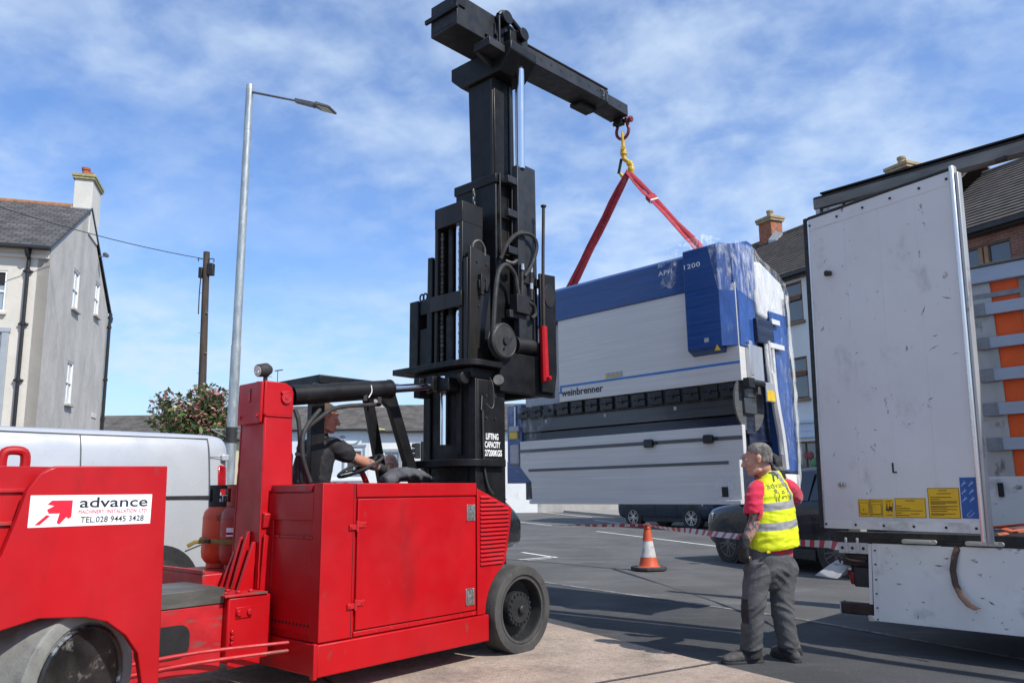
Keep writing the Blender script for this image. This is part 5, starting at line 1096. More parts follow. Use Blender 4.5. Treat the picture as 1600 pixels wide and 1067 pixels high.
# ---- rendered house on the left
HLF = ((-15.4493,25.0000,-0.8500),0.32270,False)
hl = thing('gabled_house', 'tall cream roughcast house with grey gable, slate roof and white chimney on the left', 'house', HLF)
FW = [(-2.35,-1.19,7.28,8.66), (-5.6,-4.4,7.28,8.66)]
GW = [(3.55,4.60,8.22,9.74), (7.65,8.65,8.75,10.20), (3.65,4.70,4.62,6.22)]
b = MB(); wallq(b, -9, -.001, -.5, 9.5, 0, .35, FW); b.build('front_wall', 'render_cream', hl)
b = MB(); wallq(b, .0, 10.95, -.5, 9.3, -.35, 0, [(w[0],w[1],w[2],min(9.3,w[3])) for w in GW], 'x')
def zr_(y): return 9.50+3.12*y/5.5 if y < 5.5 else 12.62-3.30*(y-5.5)/5.45
ys_ = sorted({0,5.5,10.95,*[w[0] for w in GW[:2]],*[w[1] for w in GW[:2]]})
for ya, yb in zip(ys_, ys_[1:]):
    z0 = next((w[3] for w in GW[:2] if w[0] <= ya < w[1]), 9.301); b.prism([(ya,z0),(yb,z0),(yb,zr_(yb)),(ya,zr_(ya))], 'x', -.35, .0)
bmesh.ops.remove_doubles(b.b, verts=b.b.verts, dist=1e-4)
gw_ = b.build('gable_wall', 'render_grey', hl)
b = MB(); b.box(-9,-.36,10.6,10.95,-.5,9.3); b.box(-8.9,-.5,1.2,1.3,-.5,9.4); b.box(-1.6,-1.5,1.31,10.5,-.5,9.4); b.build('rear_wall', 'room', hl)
for w in FW:
    wn = sash(hl, *w, 0, style='sash', glass='glass_pale', sill='stone_sill', sillout=.12)
    b = MB(); b.box(w[0]+.06,w[1]-.06,.065,.074,w[3]-.48,w[3]-.06); b.build('blind', 'room', wn)
for w in GW: sash(hl, *w, 0, style='sash', glass='glass_pale', sill='render_grey', sillout=.12, axis='x')
b = MB(); b.box(-9,-.02,-.10,-.0005,9.12,9.24); b.box(-9,-.02,-.06,-.0005,9.2405,9.42); b.build('eaves_board', 'render_cream', hl, .01)
b = MB(); b.box(-9,-.95,-.10,-.0005,6.60,6.75); b.box(-9,-1.18,-.02,-.0005,.0,6.58); b.box(-1.179,-.98,-.085,-.0005,.0,6.598); b.build('door_surround', 'pub_trim', hl, .01)
b = MB(); b.box(-9,-1.25,-.04,-.0205,.0,6.5); b.build('surround_panel', 'render_cream', hl, .01)
rl_ = roof(hl, -9, .06, -.30, 9.50, 5.5, 12.75, 11.3, 'slate', 0)
b = MB(); b.prism(arc(5.5,12.72,.13,-20,200,8), 'x', -9, -.62); b.build('ridge', 'ridge_orange', rl_)
b = MB(); b.box(-9,.05,-.42,-.30,9.38,9.50); b.build('gutter', 'gutter', rl_, .02)
b = MB(); b.box(-.36,.05,11.2,11.34,9.18,9.30); b.build('gutter', 'gutter', rl_, .02)
b = MB(); b.hexa([(.0605,-.3,9.40),(.075,-.3,9.40),(.075,5.5,12.66),(.0605,5.5,12.66),(.0605,-.3,9.46),(.075,-.3,9.46),(.075,5.5,12.73),(.0605,5.5,12.73)]); b.hexa([(.0605,5.501,12.62),(.09,5.501,12.62),(.09,11.3,9.36),(.0605,11.3,9.36),(.0605,5.501,12.73),(.09,5.501,12.73),(.09,11.3,9.48),(.0605,11.3,9.48)]); b.build('bargeboard', 'gutter', rl_)
ch_ = chimney(rl_, -.62, .05, 5.35, 7.1, 11.6, 13.88, 'stack_render', 'terracotta', 'lichen', [(-.32,5.75),(-.30,6.3)], .16, .40)
b = MB(); b.box(-.68,-.621,5.25,7.1,12.55,12.66); b.box(-.66,.06,5.22,5.345,12.45,12.62); b.build('flashing', 'lead', ch_)
b = MB(); b.tube([(-.62,-.36,9.36),(-.62,-.30,9.22),(-.60,-.10,9.05),(-.60,-.09,8.9),(-.60,-.09,.2)], .058, 10, 2)
for z in (8.62,6.85,5.0): b.cyl((-.60,-.09,z),(-.60,-.09,z+.10),.082,n=12); b.box(-.74,-.46,-.10,-.0,z+.02,z+.07)
b.build('downpipe', 'gutter', hl)
b = MB(); b.tube([(.12,11.1,9.2),(.13,10.95,8.95),(.10,10.85,8.75),(.10,10.85,.2)], .075, 10, 2)
for z in (8.65,6.2,4.4): b.cyl((.10,10.85,z),(.10,10.85,z+.10),.10,n=12)
b.build('downpipe', 'gutter', hl)
b = MB(); b.box(.001,.03,8.75,9.75,4.40,4.60); b.build('street_sign', 'stone_sill', hl, .01)
b = MB(); b.cyl((.05,7.6,11.25),(.26,7.7,11.30),.02,n=8); b.lathe([(.0,0),(.13,.03),(.14,.05),(.0,.02)], (.28,7.7,11.33), (.4,-.6,.4), 16); b.build('satellite_dish', 'grey_steel', hl)
# ---- far terrace behind the forklift
def far_house(name, label, x0, x1, mat, ze, zr, wins, Yf=50., roofm='slate_far', chim=None):
    z0 = gz(0, Yf); f = ((0,Yf,z0), 0.0, False); h = thing(name, label, 'house', f, None)
    ze -= z0; zr -= z0
    b = MB(); wallq(b, x0, x1, -.2, ze, 0, .3, [(w[0],w[1],w[2]-z0,w[3]-z0) for w in wins]); b.build('wall', mat, h)
    b = MB(); b.box(x0,x1,7.6,7.9,-.2,ze); b.box(x0+.1,x1-.1,.8,.9,-.1,ze-.1); b.prism([(.0,ze),(7.9,ze),(4.,zr-.1)], 'x', x1-.25, x1-.05); b.prism([(.0,ze),(7.9,ze),(4.,zr-.1)], 'x', x0+.05, x0+.25); b.build('rear_wall', mat, h)
    for w in wins: sash(h, w[0], w[1], w[2]-z0, w[3]-z0, 0, style='sash', glass=w[4] if len(w) > 4 else 'glass', sill='stone_sill')
    r = roof(h, x0, x1, -.25, ze, 4.0, zr, 8.1, roofm)
    b = MB(); b.box(x0,x1,-.34,-.25,ze-.12,ze+.0); b.build('gutter', 'gutter', r, .01)
    return h, r, z0
h1, r1, z1 = far_house('low_house', 'low house with dark slate roof beyond the white van', -29.0, -19.6, 'cream_wall', 3.15, 5.05, [(-24,-23,-.2,1.3)])
h2, r2, z2 = far_house('cream_house', 'pale yellow house with white sash window seen beside the street lamp column', -19.59, -15.7, 'cream_wall', 3.15, 4.85, [(-17.55,-16.7,-.1,2.5,'glass_pale')])
h3, r3, z3 = far_house('public_house', 'pale blue terraced house with grey plaster swags seen past the forklift driver', -15.69, -9.35, 'pub_wall', 3.72, 5.55, [(-10.75,-9.75,.95,2.35),(-13.6,-12.5,.95,2.35),(-10.75,-9.75,-1.2,.25),(-13.6,-12.5,-1.2,.25)])
b = MB(); b.box(-15.69,-9.35,-.06,-.0005,3.72-z3-.42,3.72-z3-.12); b.build('frieze', 'pub_wall', h3)
for x in (-14.8,-13.05,-11.7,-10.4):
    b = MB(); zz = 3.0-z3
    b.tube([(x-.55,-.05,zz+.1),(x-.3,-.06,zz-.18),(x,-.06,zz-.26),(x+.3,-.06,zz-.18),(x+.55,-.05,zz+.1)], .055, 6)
    b.cyl((x-.62,-.07,zz+.16),(x-.62,-.001,zz+.16),.17,n=14); b.build('swag', 'pub_trim', h3)
for w in ((-10.85,-9.65,.85,2.5),(-13.7,-12.4,.85,2.5)):
    b = MB(); b.box(w[0]-.12,w[0],-.05,-.0005,w[2]-z3,w[3]-z3+.1); b.box(w[1],w[1]+.12,-.05,-.0005,w[2]-z3,w[3]-z3+.1); b.box(w[0]-.2,w[1]+.2,-.08,-.0505,w[3]-z3+.1,w[3]-z3+.22); b.build('architrave', 'pub_trim', h3)
b = MB(); b.box(-15.6,-9.4,-.07,-.0005,.42-z3,.56-z3); b.build('string_course', 'white_frame', h3)
text('wall_lettering', 'ESTAB.', 'sign_black', h3, (-12.3,-.012,.12-z3), (1,0,0), (0,0,1), 1.0, .16)
chimney(r3, -9.75, -8.75, 3.6, 4.4, 5.0-z3, 6.15-z3, 'render_grey', 'buff_pot', 'stone_sill', [(-9.2,4.0)], .16, .3)
chimney(r2, -17.0, -16.2, 3.6, 4.4, 4.4-z2, 6.3-z2, 'brick_stack', 'terracotta', 'terracotta', [(-16.75,4.0),(-16.4,4.0)], .14, .35)
b = MB(); b.cyl((-17.35,3.9,4.8-z2),(-17.35,3.9,7.7-z2),.025,n=6); b.cyl((-17.35,3.9,7.65-z2),(-16.95,3.9,7.65-z2),.02,n=6); b.cyl((-16.55,3.9,6.5-z2),(-16.55,3.9,8.1-z2),.025,n=6); b.bar((-16.75,3.9,8.05-z2),(-16.2,3.9,8.12-z2),.09,.06); b.build('aerial', 'dark', r2)
h4, r4, z4 = far_house('white_house', 'bright white terraced house with white sash window seen past the forklift guard posts', -9.34, 1.5, 'white_wall', 3.55, 5.55, [(-8.35,-7.35,.45,2.25,'glass_pale'),(-5.0,-4.0,.45,2.25,'glass_pale'),(-8.35,-7.35,-1.3,.0),(-1.8,-.8,.45,2.25)])
for w in ((-8.35,-7.35,.45,2.25),(-5.0,-4.0,.45,2.25)):
    b = MB(); b.box(w[0]-.16,w[0],-.03,-.0005,w[2]-z4,w[3]-z4+.16); b.box(w[1],w[1]+.16,-.03,-.0005,w[2]-z4,w[3]-z4+.16); b.box(w[0]-.001,w[1]+.001,-.03,-.0005,w[3]-z4,w[3]-z4+.16); b.build('architrave', 'pub_trim', h4)
b = MB(); b.ell((-8.9,-.2,3.62-z4),(.7,.2,.16),10,6); b.build('moss', 'lichen', r4)
# long low shop row across the far end of the road, right of the mast
h5, r5, z5 = far_house('grey_house', 'grey house at the far end of the road between the mast and the press brake', 1.51, 9.0, 'render_grey', 3.2, 5.2, [(3,4,.4,2.0)])
# ------------------------------------------------------------------ street lamp, telegraph pole and wire
MT['galv'] = M('galvanised_column', (.36,.39,.395), .45, .55, .18, 14, .05, 40, stretch=(1,1,.25), dirt=((.52,.55,.55), .55, .7, 22, (1,1,.4)))
MT['lantern'] = M('grey_lantern', (.10,.105,.11), .5, .2, .15, 8)
MT['lantern_glass'] = M('lantern_glass', (.30,.28,.25), .3, 0, .1, 8)
MT['pole_wood'] = M('creosoted_pole', (.055,.040,.030), .9, 0, .35, 9, .4, 24, stretch=(1,1,.15))
LB = Vector((-4.42,12.1,gz(0,12.1))); LT = Vector((-4.361,12.100,7.660))
lamp = thing('street_lamp', 'tall galvanised street lamp with slim arm and flat grey lantern standing behind the white van', 'street lamp', (tuple(LB), 0.0, False))
d = LT-LB
b = MB(); b.cyl((0,0,0), d*.45, .082, .076, 24); b.cyl(d*.45, d*.90, .070, .060, 24); b.build('column', 'galv', lamp, 0)
b = MB(); b.cyl(d*.9001, d*.99, .062, .060, 24); b.cyl(d*.99, d, .060, .052, 24); b.build('column_cap', 'galv', lamp)
p0 = d*.985; A1_ = Vector((-3.511,11.900,7.262))-LB
b = MB(); b.cyl(p0, A1_, .021, .017, 12); b.build('arm', 'lantern', lamp)
A2_ = Vector((-2.868,11.750,7.023))-LB; ax = (A2_-A1_).normalized(); sd_ = Vector((.25,1,.0)); sd_ = (sd_-ax*sd_.dot(ax)).normalized(); up_ = ax.cross(sd_)*-1
if up_.z < 0: up_ = -up_
Ln = (A2_-A1_).length
def lp_(x, y, z): return A1_+ax*(x*Ln)+sd_*y+up_*z
b = MB()
b.hexa([lp_(-.02,-.05,-.03),lp_(.52,-.05,-.035),lp_(.52,.05,-.035),lp_(-.02,.05,-.03),lp_(-.02,-.05,.03),lp_(.52,-.05,.04),lp_(.52,.05,.04),lp_(-.02,.05,.03)])
b.hexa([lp_(.521,-.06,-.025),lp_(.62,-.15,-.02),lp_(.62,.15,-.02),lp_(.521,.06,-.025),lp_(.521,-.05,.04),lp_(.62,-.14,.03),lp_(.62,.14,.03),lp_(.521,.05,.04)])
b.hexa([lp_(.6205,-.15,-.02),lp_(1.0,-.15,-.02),lp_(1.0,.15,-.02),lp_(.6205,.15,-.02),lp_(.6205,-.14,.03),lp_(1.0,-.14,.015),lp_(1.0,.14,.015),lp_(.6205,.14,.03)])
hd = b.build('lantern', 'lantern', lamp, .008)
b = MB(); b.hexa([lp_(.66,-.12,-.026),lp_(.97,-.12,-.026),lp_(.97,.12,-.026),lp_(.66,.12,-.026),lp_(.66,-.12,-.0205),lp_(.97,-.12,-.0205),lp_(.97,.12,-.0205),lp_(.66,.12,-.0205)]); b.build('lens', 'lantern_glass', hd)
b = MB(); zc = d*.275; b.cyl(zc-Vector((0,0,.12)), zc+Vector((0,0,.12)), .086, .086, 20)
cl2 = b.build('banner_clamp', 'rubber', lamp)
b = MB(); b.cyl(zc+Vector((.0,0,.08)), zc+Vector((-.32,0,.09)), .010, n=8); b.cyl(zc+Vector((.0,0,-.06)), zc+Vector((-.30,0,.08)), .008, n=8); b.cyl(zc+Vector((.0,0,.06)), zc+Vector((.22,0,.06)), .010, n=8); b.cyl(zc+Vector((.0,0,-.09)), zc+Vector((.22,0,.04)), .008, n=8); b.build('bracket_arm', 'galv', cl2)
PT = Vector((-11.435,28.000,9.327)); PBt = Vector((-11.345,28.000,4.350)); dd = (PBt-PT); PBt = PT+dd*((gz(0,28)-PT.z)/dd.z)
pole = thing('telegraph_pole', 'dark wooden telegraph pole rising behind the flowering bush', 'telegraph pole', (tuple(PBt), 0.0, False))
d = PT-PBt
b = MB(); b.cyl((0,0,0), d, .17, .115, 18); b.build('pole', 'pole_wood', pole)
b = MB(); b.box(d.x+.08,d.x+.30,-.12,.12,d.z-.9,d.z-.45); b.box(d.x-.24,d.x-.10,-.1,.1,d.z-1.0,d.z-.6); b.build('terminal_box', 'dark', pole, .02)
b = MB(); b.tube([(d.x+.12,-.1,d.z-.3),(d.x+.3,-.05,d.z-.28),(d.x+.3,-.05,d.z-.4)], .02, 6); b.tube([(d.x-.1,-.1,d.z-.3),(d.x-.27,-.05,d.z-.25),(d.x-.27,-.05,d.z-.36)], .02, 6); b.tube([(d.x-.12,-.12,d.z-1.0),(d.x-.14,-.13,d.z-1.6),(d.x-.13,-.14,d.z-2.4)], .02, 6); b.build('hardware', 'dark', pole)
b = MB()
for i in range(6): z = d.z-1.6-i*.75; s_ = 1 if i % 2 else -1; b.box(d.x*z/d.z+s_*.14-.03,d.x*z/d.z+s_*.14+.03,-.14,-.09,z,z+.02)
b.build('climbing_steps', 'zinc', pole)
wire = MB(); Wa = PT+Vector((-.1,-.1,-.28)); Wb = Vector((-17.579,21.000,9.821))
wire.tube([Wa.lerp(Wb, t)-Vector((0,0,1.0*t*(1-t))) for t in [i/14 for i in range(15)]], .014, 6, 0)
wo = wire.build('telephone_wire', 'gutter'); tag(wo, 'thin black telephone wire running from the wooden pole past the gabled house', 'wire')
# ------------------------------------------------------------------ flowering bush behind the van
def foliage(name, label, base, trunk_pts, clumps, nleaf, leafs, seed, mats, trunk_r, lsize, cat='tree'):
    t = thing(name, label, cat, (base, 0.0, False)); rr = random.Random(seed)
    b = MB(); b.tube(trunk_pts, [trunk_r, trunk_r*.5], 8)
    tp = Vector(trunk_pts[-1])
    for c, r in clumps: b.tube([tp-Vector((0,0,.25)), (tp+Vector(c))/2+Vector((rr.uniform(-.05,.05),rr.uniform(-.05,.05),.0)), Vector(c)], [trunk_r*.45, .006], 6)
    b.build('trunk', 'pole_wood', t)
    b = MB(); tot = sum(r**2 for c, r in clumps)
    for c, r in clumps:
        for i in range(int(nleaf*r*r/tot)):
            v = Vector((rr.gauss(0,1), rr.gauss(0,1), rr.gauss(0,1))).normalized()*(r*rr.random()**.6*1.25); v.z *= .8
            p = Vector(c)+v; a = Vector((rr.gauss(0,1), rr.gauss(0,1), rr.gauss(0,.7))).normalized(); q = a.cross(Vector((rr.gauss(0,1), rr.gauss(0,1), rr.gauss(0,1)))).normalized()
            s_ = lsize*rr.choice((.55,.8,1.0,1.3,1.7))*rr.uniform(.8,1.2); out = v.length/r
            b.mi = 0
            if out > .55 and rr.random() < leafs[0]*(1.6 if v.z > 0 else .6): b.mi = 1; s_ *= .75
            elif rr.random() < leafs[1]: b.mi = 2
            elif rr.random() < .35: b.mi = 3
            b._face([b.b.verts.new(x) for x in (p-a*s_, p+q*s_*.45, p+a*s_, p-q*s_*.45)])
    b.build('crown', mats, t, 0, 0); return t
def leaf(name, c, tr=.25):
    m = bpy.data.materials.new(name); m.use_nodes = True; n = m.node_tree.nodes; l = m.node_tree.links; p = n['Principled BSDF']; p.inputs['Base Color'].default_value = (*c,1); p.inputs['Roughness'].default_value = .55
    tl = n.new('ShaderNodeBsdfTranslucent'); tl.inputs[0].default_value = (*[min(1,x*1.6) for x in c],1); mx = n.new('ShaderNodeMixShader'); mx.inputs[0].default_value = tr
    l.new(p.outputs[0], mx.inputs[1]); l.new(tl.outputs[0], mx.inputs[2]); l.new(mx.outputs[0], n['Material Output'].inputs[0]); return m
MT['leaf_a'] = leaf('bush_leaf', (.085,.12,.032)); MT['leaf_b'] = leaf('bush_pink_flower', (.36,.13,.12)); MT['leaf_c'] = leaf('bush_pale_flower', (.42,.38,.22)); MT['leaf_d'] = leaf('bush_dark_leaf', (.035,.06,.020))
BB = Vector((-5.774,14.000,1.662)); BB.z = gz(0,14)
def bp(px, py): return ((px-302)*14/1202, random.uniform(-.35,.35), (700-py)*14/1202+(Vector((-5.774,14.000,1.662)).z-BB.z))
cl3 = [(bp(262,632),.26),(bp(268,652),.30),(bp(290,640),.26),(bp(300,658),.36),(bp(318,628),.34),(bp(322,648),.40),(bp(340,640),.32),(bp(312,618),.22),(bp(348,660),.28),(bp(282,668),.34),(bp(330,668),.40),(bp(345,625),.22),(bp(300,680),.45)]
foliage('flowering_bush', 'leafy bush with pinkish red and pale flowers behind the white van', tuple(BB), [(-.1,0,0),(-.05,.05,.9),(.0,.0,bp(300,690)[2])], cl3, 4300, (.24,.09), 5, ['leaf_a','leaf_b','leaf_c','leaf_d'], .07, .046, 'bush')
# ------------------------------------------------------------------ traffic light
TLP = Vector((-3.660,30.000,1.883)); TLP.z = gz(0,30)
tlt = thing('traffic_light', 'small dark traffic signal on a post in front of the white terraced house', 'traffic light', (tuple(TLP), 0.0, False))
zt_ = Vector((-3.660,30.000,1.883)).z-TLP.z
b = MB(); b.cyl((.12,.1,0),(.12,.1,zt_+.35),.055,n=12); b.build('post', 'gutter', tlt)
b = MB(); b.box(-.14,.06,-.08,.12,zt_-.30,zt_+.30); b.build('signal_head', 'rubber', tlt, .02)
for i in range(3):
    b = MB(); b.cyl((-.14,.02,zt_-.19+i*.19),(-.26,.02,zt_-.16+i*.19),.085,n=12); b.build('hood', 'rubber', tlt)

# ------------------------------------------------------------------ parked vehicles
def carpaint(name, c, coat=.9, rough=.3): return M(name, c, rough, .0, .05, 2, 0, 60, coat*.45, spec=.3)
MT['suv_blue'] = carpaint('dark_teal_blue_car_paint', (.008,.022,.042)); MT['suv_navy'] = carpaint('blue_black_car_paint', (.006,.010,.018)); MT['car_black'] = carpaint('black_car_paint', (.008,.008,.010))
MT['car_glass'] = M('dark_car_glass', (.012,.016,.018), .05, 0, .1, 2, spec=.8)
MT['plastic'] = M('black_car_plastic', (.018,.018,.019), .6, 0, .2, 10)
MT['rim_silver'] = M('silver_alloy', (.55,.55,.56), .3, .8, .05, 6); MT['rim_black'] = M('dark_alloy', (.10,.10,.105), .35, .5, .1, 6)
MT['headlight'] = M('headlamp_glass', (.72,.75,.78), .08, .1, .1, 30, 0, 60, .8)
def road_wheel(parent, c, r, w, side, rim, spokes=10):
    d = Vector((0,side,0)); c = Vector(c)
    b = MB(); b.lathe([(r*.68,-w),(r*.96,-w),(r,-w*.85),(r,-w*.12),(r*.96,0),(r*.72,.004),(r*.68,-.012)], c, d, 36, True); t = b.build('wheel', 'rubber', parent, 0, 30)
    b = MB(); b.lathe([(r*.70,-.004),(r*.66,-.01),(r*.64,-.06),(r*.2,-.09),(0,-.09)], c, d, 36); b.build('rim_barrel', 'dark', t)
    b = MB(); x = Vector((1,0,0)); z = Vector((0,0,1))
    b.lathe([(r*.705,-.012),(r*.70,.004),(r*.66,.0),(r*.65,-.02)], c, d, 36); b.lathe([(r*.17,-.05),(r*.16,-.01),(r*.10,-.004),(0,-.004)], c, d, 16)
    for i in range(spokes):
        a = 2*math.pi*i/spokes+(.14 if i % 2 else -.14)*(1 if spokes == 10 else 0); k = x*math.cos(a)+z*math.sin(a); q = x*math.cos(a-.1*(1 if i%2 else -1))+z*math.sin(a-.1*(1 if i%2 else -1))
        b.bar(c+q*r*.13-d*.022, c+k*r*.67-d*.012, r*.085, .03, up=d)
    b.build('rim', rim, t, .003)
def car(name, label, fr, paint, side=1, rim='rim_silver', L=4.45, Wd=1.84, H=1.65, wb=2.68, ohf=.86, zs=1.0, lights=True, group='cars parked in the street'):
    # x forward from the front axle, y = 0 on the near side, extends to -Wd*side
    c = thing(name, label, 'car', fr, group); hw = Wd/2; yc = -hw*side
    st = [ # x from nose, half width, z bottom, z belt, z top, half width at top
        (.0,.62,.42,.66,.70,.55),(.05,.76,.34,.76,.80,.66),(.16,.86,.26,.86,.93,.74),(.45,.905,.22,.93,1.00,.78),(1.0,.92,.21,.97,1.06,.80),(1.32,.92,.21,.99,1.10,.80),(1.62,.92,.21,1.0,1.33,.70),(2.0,.92,.21,1.01,1.58,.62),(2.4,.92,.21,1.02,H,.61),(3.0,.92,.21,1.04,H+.01,.61),(3.6,.92,.21,1.06,H-.02,.60),(4.0,.91,.24,1.08,H-.08,.57),(4.22,.89,.28,1.06,1.36,.60),(4.38,.85,.34,.98,1.06,.66),(4.45,.76,.42,.86,.92,.60)]
    rings = []
    for (x, w, zb, zl, zt, wt) in st:
        X = ohf-x*L/4.45; w *= Wd/1.84; wt *= Wd/1.84
        half = [(0,zb),(w*.80,zb),(w*.95,zb+.07),(w*.985,zb+.25*(zl-zb)),(w,zb+.6*(zl-zb)),(w*.99,zl-.07),(w*.955,zl),(w*.955*.5+wt*.5,zl+.5*(zt-zl)),(wt,zt-.07*min(1,(zt-zl)*4)),(wt*.82,zt-.012),(0,zt)]
        rings.append([(X, yc+a, z*zs) for a, z in half]+[(X, yc-a, z*zs) for a, z in half[-2:0:-1]])
    b = MB(); b.loft(rings); o = b.build('body', paint, c, 0, 55); sm = o.modifiers.new('sub', 'SUBSURF'); sm.levels = 2; sm.render_levels = 2
    n = len(rings[0])
    # glass: side windows, windscreen, rear window as panels standing 5 mm proud of the shell
    def panel(name, pts, mat):
        b = MB(); b.poly(pts); bmesh.ops.subdivide_edges(b.b, edges=b.b.edges, cuts=2, use_grid_fill=True); f_ = b.build(name, mat, c)
        return f_
    def rp(i, k, t, out): # point on ring i between half point k and k+1
        a = Vector(rings[i][k]).lerp(Vector(rings[i][k+1]), t); return a
    for sgn in (1, -1):
        def q(i, t):
            x, w, zb, zl, zt, wt = st[i]; X = ohf-x*L/4.45; w *= Wd/1.84; wt *= Wd/1.84
            return Vector((X, yc+sgn*((w*.955)*(1-t)+wt*t+.012), (zl+(zt-zl)*t)*zs))
        for (i, j, ti, tj) in ((6,8,.80,.84),(8,9,.84,.85),(9,10,.85,.84),(10,11,.84,.80)):
            P = [q(i,.10)+Vector((-.03,0,0)), q(j,.10)+Vector((.03,0,0)), q(j,tj)+Vector((.03,0,0)), q(i,ti)+Vector((-.03,0,0))]
            panel('side_window', P, 'car_glass')
    def qc(i, f, dz=.0):
        x, w, zb, zl, zt, wt = st[i]; return Vector((ohf-x*L/4.45, yc+f*wt*Wd/1.84, zt*zs+dz))
    panel('windscreen', [qc(5,.85,.012)+Vector((0,0,.03)), qc(5,-.85,.012)+Vector((0,0,.03)), qc(7,-.88,.012), qc(7,.88,.012)], 'car_glass')
    panel('rear_window', [qc(11,.85,.012), qc(11,-.85,.012), qc(12,-.85,.0)+Vector((-.03,0,0)), qc(12,.85,.0)+Vector((-.03,0,0))], 'car_glass')
    for wx in (0, -wb):
        for s_ in (1, -1):
            yo = yc+s_*hw
            b = MB(); yo = yc+s_*hw*.985; b.cyl((wx,yo-s_*.25,.37),(wx,yo+s_*.006,.37),.405,n=36); b.build('wheel_arch', 'plastic', c)
            road_wheel(c, (wx,yo+s_*.016,.35), .35, .24, s_, rim)
    b = MB()
    for s_ in (1,-1): b.box(-wb+.42,-.42,yc+s_*hw*.93-.03,yc+s_*hw*.93+.045*s_+.03,.20*zs,.36*zs)
    b.build('sill_trim', 'plastic', c, .02)
    for s_ in (1,-1):
        for x in (-.62,-1.62):
            b = MB(); b.box(x,x+.006,yc+s_*(hw+.002)-.003,yc+s_*(hw+.002)+.003,.42*zs,.95*zs); b.build('door_seam', 'dark', c)
        b = MB(); b.box(-1.05,-.85,yc+s_*(hw+.01),yc+s_*(hw+.035),.86*zs,.895*zs); b.build('door_handle', paint, c, .006)
        b = MB(); b.ell((-.72,yc+s_*(hw+.12),1.06*zs),(.07,.11,.075)); b.build('mirror', paint, c)
        b = MB(); b.hexa([(ohf-.12,yc+s_*hw*.62,.72*zs),(ohf-.42,yc+s_*hw*.945,.76*zs),(ohf-.44,yc+s_*hw*.90,.74*zs),(ohf-.16,yc+s_*hw*.55,.70*zs),(ohf-.14,yc+s_*hw*.66,.82*zs),(ohf-.44,yc+s_*hw*.965,.865*zs),(ohf-.46,yc+s_*hw*.90,.87*zs),(ohf-.18,yc+s_*hw*.55,.82*zs)]); hl_o = b.build('headlight', 'headlight', c, .006); hl_o.location = (.03, s_*.035, .0)
        b = MB(); rx = ohf-L; b.hexa([(rx+.06,yc+s_*hw*.60,.82*zs),(rx+.26,yc+s_*hw*.955,.84*zs),(rx+.30,yc+s_*hw*.88,.82*zs),(rx+.12,yc+s_*hw*.55,.80*zs),(rx+.05,yc+s_*hw*.60,.95*zs),(rx+.24,yc+s_*hw*.955,.97*zs),(rx+.30,yc+s_*hw*.88,.97*zs),(rx+.12,yc+s_*hw*.55,.95*zs)]); b.build('tail_light', 'tail_red', c, .006)
        b = MB(); b.box(ohf-L+.03,ohf-L+.16,yc+s_*hw*.5-.12,yc+s_*hw*.5+.12,.36*zs,.43*zs); b.build('exhaust', 'chrome', c, .012)
    b = MB(); b.box(ohf-.10,ohf+.005,yc-.50,yc+.50,.52*zs,.70*zs); b.build('grille', 'plastic', c, .012)
    b = MB(); b.box(ohf+.0055,ohf+.012,yc-.48,yc+.48,.60*zs,.615*zs); b.box(ohf+.0055,ohf+.012,yc-.48,yc+.48,.55*zs,.56*zs); b.build('chrome_bar', 'chrome', c)
    return c
def hd(v): return math.atan2(v[1], v[0])
P1 = (3.855,14.3); car('parked_car', 'dark navy car with black alloy wheels behind the worker in the yellow vest', ((P1[0],P1[1],gz(0,P1[1])), hd((-.342,.94)), True), 'suv_navy', 1, 'rim_black')
P2 = (6.0,26.7); car('parked_car', 'dark blue car with silver alloy wheels parked across the road under the press brake', ((P2[0],P2[1],gz(0,P2[1])), hd((.61,-.79)), True), 'suv_blue', -1, 'rim_silver')
P3 = (-3.80,15.0); car('parked_car', 'black car mostly hidden behind the red forklift with its exhaust showing by the louvres', ((P3[0],P3[1],gz(0,P3[1])), hd((-.93,.36)), True), 'car_black', 1, 'rim_silver', zs=.84)
# ---- white van (x towards its rear, y into the van)
MT['van_white'] = M('white_van_paint', (.44,.455,.475), .3, .15, .03, 1.2, 0, 60, .7)
van = thing('white_van', 'white panel van parked behind the red counterweight', 'van', ((-3.1340,8.4000,-0.2856),0.84782,True)); van.location += Vector((.08,.09,-.002))
rings = []
for x, ins, zb, zt in ((-4.9,.25,.5,.9),(-4.7,.08,.38,1.1),(-4.2,.02,.33,1.25),(-3.8,.0,.32,1.55),(-3.3,.0,.32,1.90),(-2.8,.0,.32,1.955),(-1.2,.0,.32,1.96),(-.30,.0,.32,1.965),(-.12,.02,.34,1.955),(-.03,.07,.38,1.92),(.02,.16,.45,1.84)):
    h_ = zt-zb; Wv = 1.95
    half = [(.10+ins,zb),(.02+ins,zb+.06),(.0+ins,zb+.2*h_),(-.012+ins,zb+.45*h_),(.0+ins,zb+.62*h_),(.045+ins,zb+.85*h_),(.075+ins,zb+.93*h_),(.13+ins,zb+.98*h_),(.24+ins,zt)]
    rings.append([(x,a,z) for a, z in half]+[(x,Wv-a,z) for a, z in half[::-1]])
b = MB(); b.loft(rings); vb = b.build('body', 'van_white', van, 0, 40); sm = vb.modifiers.new('sub','SUBSURF'); sm.levels = 2; sm.render_levels = 2
def vs(z): # side skin depth at height z
    pts = [(.32,.10),(.42,.02),(.65,.0),(1.06,-.012),(1.34,.0),(1.71,.045),(1.84,.075),(1.93,.13)]
    for (a, b_), (c_, d_) in zip(pts, pts[1:]):
        if a <= z <= c_: return b_+(d_-b_)*(z-a)/(c_-a)
    return .1
